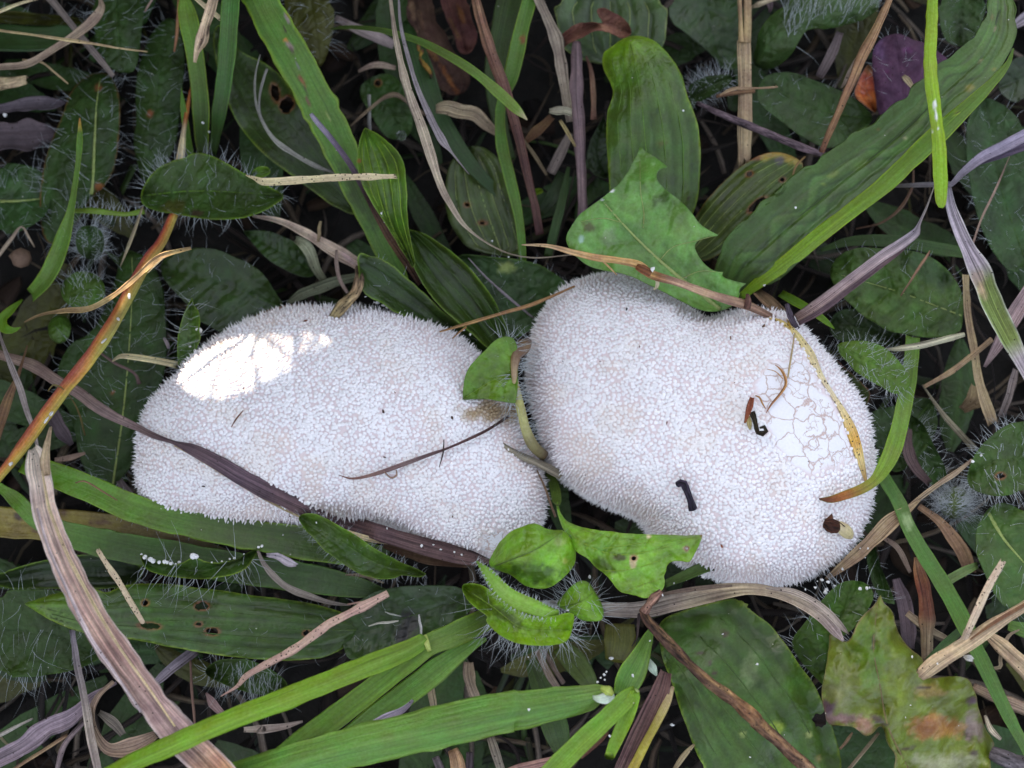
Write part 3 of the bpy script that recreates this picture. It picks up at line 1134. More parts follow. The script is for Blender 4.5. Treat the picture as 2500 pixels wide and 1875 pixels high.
def to_px(pts):
    r = pts - CAM
    ry = r[:, 1] * CT + r[:, 2] * ST
    rz = -r[:, 1] * ST + r[:, 2] * CT
    k = VIEW_W / DIST / IMG_W
    return IMG_W / 2 + r[:, 0] / -rz / k, IMG_H / 2 - ry / -rz / k


def puffball(label, dome, bald, stain, seed, spine_len):
    rng = np.random.default_rng(seed)
    N, R = len(dome.out), 64
    th = np.linspace(0, PI / 2, R)
    fr = np.sin(th)
    xy = dome.c + (dome.out - dome.c)[None] * fr[:, None, None]
    z = dome.z(xy[..., 0], xy[..., 1])
    z[-1] = dome.zeq
    top = np.concatenate([xy, z[..., None]], -1)
    low = []
    for a in np.linspace(0, PI / 2, 14)[1:]:
        s = 1 - 0.30 * (1 - math.cos(a))
        q = dome.c + (dome.out - dome.c) * s
        low.append(np.concatenate([q, np.full((N, 1), dome.zeq - (dome.zeq + 12) * math.sin(a))], 1))
    V = np.concatenate([top, np.array(low)], 0)
    K = len(V)
    nr = noise2(V[..., 0], V[..., 1] + V[..., 2] * 1.7, 9, seed) * 0.35
    cen3 = np.array([*dome.c, dome.zeq])
    out = V - cen3
    out /= np.linalg.norm(out, axis=-1)[..., None] + 1e-9
    V = V + out * nr[..., None]
    V[0] = V[0].mean(0)
    idx = np.arange(K * N).reshape(K, N)
    a, b = idx[:-1], idx[1:]
    F = np.stack([a, b, np.roll(b, -1, 1), np.roll(a, -1, 1)], -1).reshape(-1, 4)
    flat = V.reshape(-1, 3)
    px, py = to_px(flat)
    bl = np.full(len(flat), -50.0)
    for poly in bald:
        bl = np.maximum(bl, poly_sdf(px, py, np.array(poly)) + noise2(px, py, 16, seed + 3) * 9)
    bald_w = smooth(-4, 6, bl)

    def tint(px, py, skin):
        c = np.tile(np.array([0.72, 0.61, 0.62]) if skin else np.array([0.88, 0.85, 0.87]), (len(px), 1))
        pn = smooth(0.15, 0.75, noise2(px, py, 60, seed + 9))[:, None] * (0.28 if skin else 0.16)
        c = c * (1 - pn) + np.array([0.74, 0.60, 0.46]) * pn
        if stain is not None:
            d = np.hypot((px - stain[0]) / 95, (py - stain[1]) / 34) + noise2(px, py, 14, 31) * 0.35
            k = (1 - smooth(0.3, 1.25, d))[:, None] * 0.85
            c = c * (1 - k) + np.array([0.36, 0.24, 0.09]) * k
        return c
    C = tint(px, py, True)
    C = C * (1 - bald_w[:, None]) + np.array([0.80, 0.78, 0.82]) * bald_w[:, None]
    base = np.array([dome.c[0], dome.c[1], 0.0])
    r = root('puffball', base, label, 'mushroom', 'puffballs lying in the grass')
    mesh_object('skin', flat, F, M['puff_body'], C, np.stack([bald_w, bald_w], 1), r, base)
    # spines: scatter over the skin, blunt granules on top, long points towards the sides
    P0, P1_, P2 = flat[F[:, 0]], flat[F[:, 1]], flat[F[:, 2]]
    P3 = flat[F[:, 3]]
    ar = np.linalg.norm(np.cross(P2 - P0, P3 - P1_), axis=1) / 2
    nrm = np.cross(P2 - P0, P3 - P1_)
    nrm /= np.linalg.norm(nrm, axis=1)[:, None] + 1e-9
    nrm *= np.sign((nrm * (P0 - cen3)).sum(1))[:, None]
    use = P0[:, 2] > dome.zeq - 13
    ar = ar * use
    n = 90000
    f = rng.choice(len(F), n, p=ar / ar.sum())
    s, t = rng.random((2, n, 1))
    pts = (P0[f] * (1 - s) + P1_[f] * s) * (1 - t) + (P3[f] * (1 - s) + P2[f] * s) * t
    nn = nrm[f]
    px, py = to_px(pts)
    cells, keep = {}, []
    gs = 0.95
    for i in range(n):
        x, y, zz = pts[i]
        k = (int(x // gs), int(y // gs), int(zz // gs))
        md = (0.80 + 0.12 * math.sin(x * 0.31 + y * 0.23) + 0.06 * math.sin(x * 1.3 - y * 1.1)) ** 2
        ok = True
        for dx in (-1, 0, 1):
            for dy in (-1, 0, 1):
                for dz in (-1, 0, 1):
                    for q in cells.get((k[0] + dx, k[1] + dy, k[2] + dz), ()):
                        w = pts[q] - pts[i]
                        if w[0] * w[0] + w[1] * w[1] + w[2] * w[2] < md:
                            ok = False
                            break
                    if not ok:
                        break
                if not ok:
                    break
            if not ok:
                break
        if ok:
            cells.setdefault(k, []).append(i)
            keep.append(i)
    keep = np.array(keep)
    pts, nn, px, py = pts[keep], nn[keep], px[keep], py[keep]
    bl = np.full(len(pts), -50.0)
    for poly in bald:
        bl = np.maximum(bl, poly_sdf(px, py, np.array(poly)) + noise2(px, py, 16, seed + 3) * 9)
    k = bl < rng.uniform(-6, 2, len(pts))
    pts, nn, px, py = pts[k], nn[k], px[k], py[k]
    n = len(pts)
    steep = 1 - smooth(0.30, 0.93, nn[:, 2])
    big = rng.random(n)
    h = (0.26 + 0.20 * big) * (1 - steep) + (1.0 + 1.5 * big ** 1.5) * spine_len * steep
    rb = (0.60 + 0.16 * rng.random(n)) * (1 - steep) + (0.40 + 0.08 * big) * steep
    tipr = (0.86) * (1 - steep) + 0.34 * steep
    ax = nn + rng.normal(0, 0.10, (n, 3)) + (steep * 0.35)[:, None] * rng.normal(0, 0.5, (n, 3)) - np.array([0, 0, 0.18]) * steep[:, None]
    ax /= np.linalg.norm(ax, axis=1)[:, None]
    ta = np.cross(ax, rng.normal(0, 1, (n, 3)))
    ta /= np.linalg.norm(ta, axis=1)[:, None]
    tb = np.cross(ax, ta)
    S = 6
    VV = np.zeros((n, 2 * S + 1, 3))
    bendv = (ta * rng.normal(0, 0.25, (n, 1)) + tb * rng.normal(0, 0.25, (n, 1)))
    for q in range(S):
        a = 2 * PI * q / S
        jr = rng.uniform(0.72, 1.22, n)
        dirv = ta * math.cos(a) + tb * math.sin(a)
        VV[:, q] = pts + dirv * (rb * jr)[:, None] - ax * 0.15
        VV[:, S + q] = pts + dirv * (rb * tipr * jr * rng.uniform(0.8, 1.2, n))[:, None] + ax * (h * (0.86 - 0.36 * steep) * rng.uniform(.85, 1.1, n))[:, None] + bendv * (h * 0.2)[:, None]
    VV[:, 2 * S] = pts + ax * h[:, None] + bendv * (h * 0.75)[:, None]
    o = (np.arange(n) * (2 * S + 1))[:, None]
    q = np.arange(S)
    qn = (q + 1) % S
    T = np.concatenate([np.stack([o + q, o + qn, o + S + qn], -1), np.stack([o + q, o + S + qn, o + S + q], -1),
                        np.stack([o + S + q, o + S + qn, np.broadcast_to(o + 2 * S, (n, S))], -1)], 1).reshape(-1, 3)
    cc = tint(px, py, False) * rng.uniform(0.93, 1.05, (n, 1))
    cc = np.repeat(cc[:, None], 2 * S + 1, 1)
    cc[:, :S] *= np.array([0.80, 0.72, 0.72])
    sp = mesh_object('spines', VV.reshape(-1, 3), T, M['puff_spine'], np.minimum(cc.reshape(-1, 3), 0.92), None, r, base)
    sp['kind'] = 'stuff'
    return r


puffball('elongated white spiny puffball crossed by a purple-brown dry blade, sunlit on its shoulder', DOME1, [BALD1], STAIN1, 21, 1.0)
puffball('kidney-shaped white puffball with a notch and a smooth cracked bald patch', DOME2, [BALD2], None, 22, 0.9)

# ------------------------------------------------------------------ broad and hairy leaves
HL, PLT = 'hairy_leaf', 'plantain_leaf'

leaf(HL, 'leaf', 'dark hairy leaf overlapping the tip of the pale-ribbed leaf', 'A',
     [(560, 0), (590, 180), (620, 300), (680, 420), (740, 455), (800, 460), (850, 430), (870, 300), (885, 120), (890, 0)],
     [(720, 0, 16), (735, 200, 16), (765, 455, 13)], base='dark', mat='hairy', vein='pinnate', midrib='mid', hairs=dict(n=40, edge=50, length=5), cup=-1)
leaf(HL, 'leaf', 'long hairy leaf with a pale midrib and a reddish edge', 'A',
     [(625, 440), (700, 470), (745, 600), (742, 800), (730, 950), (700, 1080), (640, 1175), (590, 1200), (520, 1330), (430, 1480), (330, 1540),
      (270, 1480), (245, 1350), (250, 1200), (270, 1060), (310, 900), (380, 740), (440, 560), (540, 470)],
     [(420, 1540, 9), (560, 1250, 13), (588, 900, 14), (602, 650, 13), (630, 450, 10)], base='dark', mat='hairy', vein='pinnate', cup=-1.5,
     midrib='pale', midw=9, rim='rust', rimw=3, hairs=dict(n=130, edge=70, length=4.6), patches=[(615, 550, 24, 'rust'), (620, 1170, 30, 'rust')])
leaf(HL, 'leaf', 'dull dark leaf with one brown spot beside the two upright grass shoots', 'A',
     [(1060, 110), (990, 150), (930, 230), (890, 330), (850, 450), (840, 600), (850, 750), (830, 900), (860, 1030), (890, 1140), (960, 1100),
      (1050, 1000), (1110, 850), (1130, 600), (1150, 400), (1130, 220), (1090, 130)],
     [(900, 1130, 8), (950, 800, 11), (1000, 450, 11), (1060, 120, 9)], base='dark', mat='hairy', vein='pinnate', cup=-1.5, midrib='blue',
     hairs=dict(n=90, edge=60, length=4), patches=[(940, 710, 24, 'rust')])
leaf(HL, 'leaf', 'bristly oval leaf pinned under a cut straw end', 'A',
     [(880, 1180), (950, 1070), (1040, 1005), (1150, 985), (1200, 950), (1290, 955), (1390, 1000), (1490, 1060), (1600, 1120), (1700, 1170),
      (1782, 1215), (1740, 1262), (1600, 1340), (1450, 1372), (1300, 1372), (1100, 1335), (950, 1312), (870, 1270)],
     [(880, 1220, 18), (1200, 1190, 20), (1500, 1200, 22), (1775, 1215, 21)], base=(66, 100, 46), mat='hairy', vein='pinnate', cup=2.5, midrib='green',
     midw=5, rim='bright', rimw=6, hairs=dict(n=150, edge=170, length=4.2), patches=[(1080, 1290, 90, 'olive', 45), (1230, 1330, 50, 'umber', 25)], step=4)
leaf(HL, 'leaf', 'hairy leaf with pale midrib under the overhanging pale-ribbed leaf', 'A',
     [(0, 1010), (130, 1020), (250, 1050), (320, 1150), (320, 1300), (220, 1400), (100, 1450), (0, 1470)],
     [(0, 1255, 9), (150, 1250, 10), (320, 1230, 8)], base='blue', mat='hairy', vein='pinnate', midrib='pale', midw=8, hairs=dict(n=60, edge=30, length=4.5))
leaf(HL, 'leaf', 'olive leaf in the litter beneath the curled dry blade', 'A',
     [(0, 60), (150, 70), (330, 90), (480, 110), (560, 130), (500, 170), (300, 160), (100, 150), (0, 150)],
     [(0, 105, 7), (550, 130, 6)], base='olive', mat='hairy', hairs=dict(n=20, edge=30, length=4))
leaf(HL, 'leaf', 'olive hairy leaf behind the wide torn grass blade', 'B',
     [(215, 0), (280, 150), (380, 320), (440, 430), (490, 390), (530, 260), (558, 150), (545, 0)],
     [(400, 0, 15), (440, 200, 14), (460, 420, 10)], base='olive', mat='hairy', vein='pinnate', hairs=dict(n=70, edge=40, length=5), cup=-1)
leaf(HL, 'leaf', 'leaf with ragged black hole beneath the torn grass blade', 'B',
     [(-190, 150), (-205, 260), (-170, 480), (-60, 760), (60, 920), (200, 1030), (400, 1180), (560, 1290), (690, 1350), (700, 1250), (610, 1060),
      (500, 900), (400, 760), (330, 640), (240, 500), (120, 390), (0, 335), (-60, 290), (-120, 160)],
     [(690, 1310, 8), (350, 950, 13), (60, 620, 13), (-170, 180, 12)], base=(66, 94, 48), mat='leaf', vein='parallel', nv=6, rim='rim', rimw=5,
     midrib='mid', cup=1.5, holes=[(185, 580, 26, 55, -15), (255, 650, 42, 50, 20)])
leaf(HL, 'leaf', 'small leaf with a pinhole and a dew bead under the long tan straw', 'B',
     [(760, 480), (860, 450), (950, 480), (1010, 600), (1050, 780), (1000, 870), (880, 870), (800, 760), (730, 650), (700, 560)],
     [(760, 500, 8), (880, 660, 11), (980, 860, 8)], base='dark', mat='hairy', vein='pinnate', holes=[(825, 517, 18, 18)],
     parts=[lambda r, bp, z: crumb('B', 970, 845, 12.5, 34, '', name='dew_drop', mat='dew', parent=r, base=bp, lump=0.0)])
leaf(PLT, 'leaf', 'ribbed plantain leaf with pale stripes below the arching grass blade', 'B',
     [(1350, 920), (1270, 1010), (1240, 1150), (1240, 1300), (1300, 1450), (1400, 1560), (1560, 1600), (1720, 1600), (1745, 1500), (1720, 1400),
      (1650, 1200), (1600, 1000), (1460, 900)],
     [(1600, 1590, 8), (1480, 1250, 12), (1390, 920, 10)], base=(80, 106, 56), nv=7, vamp=0.6, midrib='pale', midw=3, holes=[(1380, 1275, 16, 12), (1475, 1390, 22, 10)])
leaf('dead_leaf', 'dead leaf', 'rotting brown leaf blotched with yellow behind the long straws', 'B',
     [(985, 0), (1000, 130), (1080, 200), (1060, 330), (1110, 420), (1180, 540), (1300, 610), (1390, 560), (1405, 450), (1310, 350), (1255, 220),
      (1180, 120), (1165, 0)], [(1070, 0, 9), (1130, 250, 11), (1330, 560, 7)], base='umber', mat='dead', vein='pinnate', jag=2.0, ruffle=2.5,
     patches=[(1110, 370, 120, (150, 112, 52), 24, 62), (1160, 330, 90, (110, 76, 44), 18, 55), (1270, 500, 110, (132, 86, 48), 20, 58), (1040, 70, 100, (128, 100, 76), 18, 80), (1090, 120, 80, (100, 74, 58), 14, 75)])
leaf('dead_leaf', 'dead leaf', 'dark red-brown withered leaf beside the rotting yellow one', 'B',
     [(1200, 0), (1240, 100), (1300, 200), (1330, 320), (1400, 330), (1440, 240), (1400, 100), (1380, 0)], [(1290, 0, 12), (1370, 310, 7)],
     base=(92, 58, 52), mat='dead', vein='pinnate', jag=2.0, ruffle=2, patches=[(1340, 90, 90, (128, 84, 50), 16, 70), (1300, 180, 80, (110, 80, 50), 14, 65)])
leaf(PLT, 'leaf', 'light green pointed leaf with pale midrib, crossed by a cut straw', 'B',
     [(740, 778), (705, 860), (690, 980), (690, 1050), (740, 1180), (800, 1290), (880, 1420), (960, 1540), (1040, 1670), (1060, 1640), (1010, 1430),
      (1006, 1250), (1000, 1120), (990, 1030), (960, 960), (900, 890), (830, 830), (765, 800)],
     [(1030, 1640, 24), (900, 1380, 30), (840, 1080, 33), (742, 785, 33)], base='green', nv=4, vamp=0.3, midrib='bright', midw=6, rim='rim', rimw=4,
     cup=3.0, grad=[(0, 'mid'), (.5, 'green'), (1, 'green')], patches=[(900, 1000, 60, 'mid', 110, 20), (710, 1000, 14, 'rust')])
leaf(PLT, 'leaf', 'deep green channelled leaf with bright edges leading to the fragment between the puffballs', 'F',
     [(985, -90), (1000, 10), (1060, 170), (1150, 310), (1250, 420), (1400, 540), (1510, 645), (1640, 660), (1650, 560), (1580, 400), (1500, 260),
      (1380, 110), (1240, 0), (1120, -80), (1020, -110)],
     [(1590, 650, 14), (1380, 360, 19), (1180, 130, 22), (1010, -95, 24)], base=(58, 88, 30), nv=4, cup=3.2, rim='bright', rimw=7, midrib='mid', midw=4)
leaf(HL, 'leaf', 'dark toothed leaf with white crumbs on its bright edge above the long puffball', 'F',
     [(700, 32), (690, 160), (705, 260), (755, 330), (850, 368), (950, 425), (1050, 475), (1130, 505), (1250, 590), (1400, 690), (1540, 740), (1560, 680),
      (1450, 560), (1350, 500), (1235, 415), (1150, 330), (1050, 240), (950, 140), (850, 80), (760, 50)],
     [(1500, 690, 14), (1100, 400, 21), (700, 120, 27)], base=(54, 86, 34), nv=3, cup=2.2, rim='bright', rimw=7, midrib='mid', jag=1.6, hairs=dict(n=20, edge=14, length=3))
leaf(HL, 'leaf', 'flat blue-green leaf with a pale downy spot behind the kidney-shaped puffball', 'G',
     [(-250, 80), (-180, 45), (-60, 60), (100, 75), (250, 100), (380, 160), (480, 240), (520, 320), (480, 400), (330, 470), (200, 560), (100, 600),
      (0, 520), (-60, 430), (-110, 300), (-190, 170)],
     [(450, 380, 10), (150, 240, 14), (-240, 80, 15)], base='blue', mat='hairy', vein='pinnate', midrib='blue', rim='green', patches=[(90, 135, 55, 'pale', 40)],
     hairs=dict(n=60, edge=30, length=2.5))
leaf(HL, 'leaf fragment', 'torn bright green fringed leaf piece between the two puffballs', 'F',
     [(1350, 960), (1355, 880), (1375, 780), (1440, 700), (1490, 650), (1560, 580), (1640, 560), (1685, 600), (1692, 700), (1692, 800), (1692, 900),
      (1680, 985), (1600, 975), (1500, 955), (1420, 957)],
     [(1690, 800, 36), (1560, 830, 38), (1360, 950, 36)], base=(92, 138, 38), mat='leaf', vein='pinnate', cup=1.0, midrib='bright', midw=3, rim='mid', rimw=3,
     hairs=dict(n=0, edge=110, length=6.0, eregion=[(1560, 540), (1760, 540), (1760, 1020), (1560, 1020)]), step=3.2, keep=100)
leaf(PLT, 'leaf', 'big upright plantain leaf with a bitten side and glossy veins', 'C',
     [(698, 322), (760, 285), (800, 250), (870, 218), (940, 225), (1010, 250), (1070, 300), (1130, 370), (1180, 460), (1210, 560), (1240, 660), (1280, 770),
      (1302, 900), (1302, 1050), (1287, 1200), (1257, 1330), (1200, 1440), (1050, 1560), (900, 1580), (780, 1480), (740, 1300), (735, 1150), (722, 1000),
      (712, 850), (715, 700), (752, 620), (762, 560), (735, 505), (700, 440), (690, 375)],
     [(1010, 1560, 16), (990, 1250, 28), (960, 900, 34), (930, 600, 36), (860, 228, 33)], base=(80, 124, 46), nv=6, vamp=0.5, cup=-3.0, rim='rim', rimw=5,
     midrib='green', midw=5, grad=[(0, (74, 112, 40)), (.6, (78, 116, 52)), (.85, (86, 128, 38)), (1, (108, 156, 36))],
     patches=[(1070, 890, 46, 'olive', 22), (1025, 690, 18, (58, 92, 40)), (1245, 1030, 14, (58, 92, 40)), (1225, 1235, 9, 'umber')],
     parts=[lambda r, bp, z: crumb('C', 1195, 688, 34.5, 11, '', name='white_crumb', parent=r, base=bp)])
leaf('toothed_leaf', 'leaf', 'sharp-toothed green leaf with hooked points above the kidney-shaped puffball', 'C',
     [(925, 908), (960, 945), (1010, 970), (1060, 1010), (1107, 1046), (1060, 1050), (1030, 1075), (1030, 1120), (1070, 1170), (1140, 1220), (1200, 1270),
      (1250, 1330), (1290, 1390), (1340, 1430), (1424, 1470), (1340, 1475), (1282, 1500), (1265, 1540), (1290, 1595), (1330, 1650), (1390, 1690),
      (1448, 1694), (1430, 1722), (1500, 1748), (1592, 1767), (1540, 1800), (1550, 1850), (1500, 1915), (1400, 1945), (1300, 1935), (1150, 1860),
      (1000, 1785), (850, 1712), (700, 1685), (600, 1655), (530, 1600), (488, 1550), (460, 1490), (480, 1440), (520, 1380), (550, 1330), (640, 1270),
      (680, 1240), (740, 1190), (800, 1140), (850, 1070), (890, 1000), (910, 960)],
     [(1450, 1950, 30), (1300, 1832, 34), (1150, 1712, 36), (1000, 1580, 38), (860, 1440, 40), (690, 1250, 41)], base=(98, 150, 80), vein='pinnate', vamp=0.35,
     cup=1.2, midrib='pale', midw=12, rim='mid', rimw=3, ruffle=1.6, keep=75, jag=0.5, step=3.4, wave=(1.0, 26), veins=[[(945, 1420), (950, 1330), (930, 1200), (925, 1000)], [(800, 1385), (700, 1360), (560, 1380)], [(1050, 1620), (1130, 1540), (1280, 1500), (1380, 1472)], [(1180, 1740), (1300, 1690), (1440, 1700)]],
     patches=[(600, 1420, 40, 'olive', 40), (1060, 1240, 60, (72, 112, 44), 35, -30), (750, 1190, 16, 'white', 12), (690, 1246, 26, 'white', 9, 25),
              (730, 1480, 50, (110, 146, 110), 60), (560, 1490, 16, (150, 180, 160), 22)])
leaf('dead_leaf', 'dead leaf', 'crumpled red-brown dead leaf draped over the dry stem', 'C',
     [(390, 290), (430, 210), (520, 150), (600, 140), (690, 140), (640, 60), (700, 45), (760, 80), (830, 120), (890, 205), (820, 245), (760, 212), (680, 182),
      (590, 222), (500, 252), (440, 305)], [(400, 280, 20), (560, 180, 23), (720, 140, 23), (870, 200, 20)], base=(122, 82, 68), mat='dead', vein='pinnate',
     jag=1.6, ruffle=2.0, patches=[(420, 260, 50, 'umber', 40)])
leaf(PLT, 'leaf', 'ribbed leaf behind the crumpled dead leaf, edge pale', 'C',
     [(380, 0), (400, 120), (430, 280), (500, 340), (640, 400), (800, 400), (1000, 360), (1080, 290), (1097, 150), (1100, 0)],
     [(740, 390, 10), (740, 200, 14), (740, 0, 15)], base=(76, 108, 66), nv=7, vamp=0.6, midrib='pale', midw=4, rim='pale', rimw=4)
leaf(HL, 'leaf', 'broad dull leaf behind the flat split straw', 'C',
     [(1100, 0), (1110, 130), (1200, 200), (1300, 280), (1400, 360), (1450, 440), (1560, 420), (1600, 200), (1580, 0)],
     [(1340, 0, 10), (1380, 200, 10), (1450, 420, 6)], base='dark', mat='leaf', vein='pinnate')
leaf(HL, 'leaf', 'little leaf with a white silky tuft beside the flat straw', 'C',
     [(1220, 530), (1320, 480), (1450, 455), (1515, 470), (1480, 530), (1400, 580), (1330, 625), (1250, 640), (1235, 590)],
     [(1240, 610, 15), (1370, 540, 19), (1510, 470, 18)], base='dark', mat='hairy', hairs=dict(n=150, edge=70, length=4, rad=0.09), step=3)
leaf(HL, 'leaf', 'small dark leaf peeping out behind the big upright plantain leaf', 'C',
     [(700, 725), (640, 820), (600, 930), (590, 1030), (640, 1095), (740, 1130), (750, 900)], [(730, 1110, 9), (660, 950, 12), (710, 740, 12)], base='deep',
     mat='leaf', vein='pinnate', midrib='dark')
leaf('seedling', 'seedling', 'tiny bright seedling leaf in the dark gap', 'C',
     [(240, 1210), (250, 1180), (290, 1168), (325, 1175), (320, 1205), (285, 1215), (250, 1242)], [(240, 1225, 10), (320, 1180, 12)], base='bright', step=2.5, vein='none')
leaf('yellowing_leaf', 'leaf', 'plantain leaf turning yellow with a torn slit and holes', 'D',
     [(-290, 1400), (-180, 1230), (-60, 1110), (60, 1010), (180, 952), (300, 950), (375, 985), (430, 1040), (330, 1160), (200, 1310), (50, 1450), (-100, 1590),
      (-260, 1640), (-320, 1520)],
     [(-280, 1560, 14), (-60, 1310, 20), (150, 1120, 24), (370, 990, 24)], base=(84, 110, 50), nv=6, vamp=0.5, midrib='pale', rim='rust', rimw=4,
     patches=[(200, 960, 200, 'yellow', 32, -12), (330, 980, 70, 'yellow', 50), (90, 980, 60, 'rust', 25), (260, 1000, 28, (90, 84, 90))],
     holes=[(125, 1278, 66, 26, -38), (75, 1085, 20, 14, -20), (282, 1120, 15, 12)], cup=-1.2)
leaf('purple_leaf', 'leaf', 'dusky purple leaf with round top under the sweeping plantain leaf', 'D',
     [(838, 380), (850, 290), (890, 240), (960, 210), (1030, 215), (1100, 250), (1170, 262), (1250, 320), (1340, 390), (1290, 520), (1160, 600), (1000, 700),
      (890, 745), (865, 640), (845, 500)],
     [(1050, 700, 16), (1020, 450, 23), (980, 215, 23)], base='purple', mat='dead', vein='pinnate', midrib='purple', cup=-1.5, hairs=dict(n=36, edge=40, length=3.2),
     patches=[(1060, 310, 40, (104, 60, 98), 22), (935, 445, 30, (100, 54, 88), 18), (880, 300, 50, (90, 66, 96), 70)])
leaf('red_leaf', 'leaf', 'small coral and yellow autumn leaf beside the purple leaf', 'D',
     [(720, 590), (745, 510), (800, 400), (842, 400), (850, 500), (868, 640), (868, 710), (790, 655)], [(860, 700, 13), (800, 560, 19), (830, 410, 19)],
     base='red', mat='leaf', vein='pinnate', grad=[(0, (150, 92, 50)), (.35, 'orange'), (.75, 'red'), (1, (170, 130, 90))], rim='umber', rimw=3)
leaf(HL, 'leaf', 'wavy leaf with a crest of white hairs behind the leaning tan stem', 'D',
     [(95, 400), (110, 300), (130, 200), (200, 100), (300, 30), (360, 0), (900, 0), (870, 80), (780, 130), (650, 160), (550, 182), (450, 172), (400, 222),
      (340, 340), (250, 410), (170, 440)],
     [(110, 420, 12), (250, 200, 20), (450, 100, 22), (880, 40, 18)], base=(70, 104, 60), mat='hairy', vein='pinnate', midrib='mid', rim='mid', rimw=7, cup=-2.5,
     hairs=dict(n=160, edge=30, length=6.5, rad=0.1, dirn=(0.15, 0.9), upz=0.5, region=[(280, 60), (900, 20), (880, 130), (600, 190), (440, 190), (300, 260)]))
leaf(HL, 'leaf', 'flat dark leaf crossed by the dark purple twig', 'D',
     [(180, 470), (260, 450), (370, 450), (470, 500), (600, 540), (720, 600), (860, 720), (800, 810), (650, 900), (560, 930), (480, 900), (330, 810), (200, 700),
      (110, 620), (140, 520)],
     [(840, 740, 10), (500, 680, 15), (170, 520, 14)], base=(64, 96, 52), mat='hairy', vein='pinnate', midrib='mid', hairs=dict(n=40, edge=24, length=2.5))
leaf(HL, 'leaf', 'broad hairy leaf hanging behind the grey dry blades', 'D',
     [(1430, 720), (1530, 600), (1600, 610), (1700, 680), (1787, 780), (1787, 1240), (1787, 1700), (1680, 1700), (1540, 1500), (1470, 1250), (1432, 1050), (1428, 880)],
     [(1787, 1600, 12), (1640, 1150, 17), (1540, 640, 16)], base='blue', mat='hairy', vein='pinnate', midrib='mid', hairs=dict(n=110, edge=50, length=4.2))
leaf(HL, 'leaf', 'shaded leaf at the outer bend of the sweeping plantain leaf', 'D',
     [(1640, 480), (1700, 380), (1787, 330), (1787, 640), (1700, 640), (1620, 560)], [(1787, 480, 9), (1640, 540, 10)], base='deep', mat='leaf', vein='pinnate')
leaf(HL, 'leaf', 'shaded hairy leaf inside the bend of the sweeping plantain leaf', 'D',
     [(1250, 0), (1260, 150), (1300, 260), (1400, 300), (1490, 220), (1545, 80), (1560, 0)], [(1400, 0, 15), (1380, 280, 12)], base='dark', mat='hairy', vein='pinnate',
     hairs=dict(n=40, edge=20, length=4))
leaf(HL, 'leaf', 'large hairy leaf dotted with bristles under the orange striped stem', 'E',
     [(760, 0), (900, 60), (960, 130), (1000, 220), (1022, 330), (1032, 480), (1042, 620), (1030, 780), (980, 920), (930, 1050), (900, 1200), (870, 1290),
      (780, 1430), (690, 1520), (600, 1480), (520, 1380), (480, 1250), (450, 1100), (420, 1000), (350, 960), (340, 850), (370, 700), (450, 600), (540, 560),
      (620, 480), (700, 300), (735, 150)],
     [(700, 1510, 9), (760, 1100, 13), (800, 700, 14), (825, 250, 12), (820, 20, 9)], base=(56, 88, 44), mat='hairy', vein='pinnate', midrib='pale', midw=6, cup=-1.5,
     hairs=dict(n=200, edge=90, length=4.6), patches=[(700, 915, 20, 'rust')], jag=1.2)
leaf(HL, 'leaf', 'wide smooth leaf tucked behind the sunlit shoulder', 'E',
     [(1000, 100), (1080, 40), (1200, 10), (1330, 15), (1450, 60), (1580, 120), (1660, 190), (1720, 290), (1775, 375), (1720, 440), (1600, 500), (1480, 560),
      (1400, 560), (1300, 500), (1250, 480), (1200, 400), (1130, 330), (1050, 250), (1000, 170)],
     [(1760, 390, 9), (1400, 240, 12), (1010, 130, 11)], base=(58, 88, 44), mat='leaf', vein='pinnate', midrib='mid', hairs=dict(n=50, edge=20, length=3))
leaf('toothed_leaf', 'leaf', 'small upright leaf with a bright toothed edge and bristles', 'E',
     [(1198, 308), (1215, 380), (1240, 398), (1245, 480), (1236, 540), (1252, 565), (1222, 650), (1182, 720), (1150, 790), (1128, 825), (1110, 760), (1100, 650),
      (1105, 560), (1130, 460), (1160, 390)],
     [(1130, 815, 20), (1180, 600, 25), (1198, 315, 26)], base='mid', mat='leaf', vein='pinnate', rim='bright', rimw=4, cup=1.5, step=3,
     hairs=dict(n=36, edge=50, length=4.5, dirn=(-1.0, -0.4)),
     parts=[lambda r, bp, z: crumb('E', 1240, 525, 26, 18, '', name='white_crumb', parent=r, base=bp),
            lambda r, bp, z: crumb('E', 1185, 628, 25.5, 9, '', name='white_crumb', parent=r, base=bp)])
leaf(HL, 'leaf', 'round bristly leaflet beside the green shoot with an orange tip', 'E',
     [(430, 180), (500, 150), (590, 170), (650, 230), (655, 320), (590, 380), (500, 405), (420, 370), (380, 300), (380, 240)], [(400, 330, 16), (520, 280, 20), (640, 220, 18)],
     base='mid', mat='hairy', vein='pinnate', hairs=dict(n=110, edge=60, length=3.6), cup=-2)
leaf(HL, 'leaf', 'smooth round leaflet beneath the bristly one', 'E',
     [(310, 470), (350, 430), (420, 440), (447, 500), (430, 580), (370, 618), (310, 580), (298, 520)], [(380, 440, 11), (375, 520, 14), (370, 610, 12)], base='mid',
     vein='pinnate', cup=-1.5)
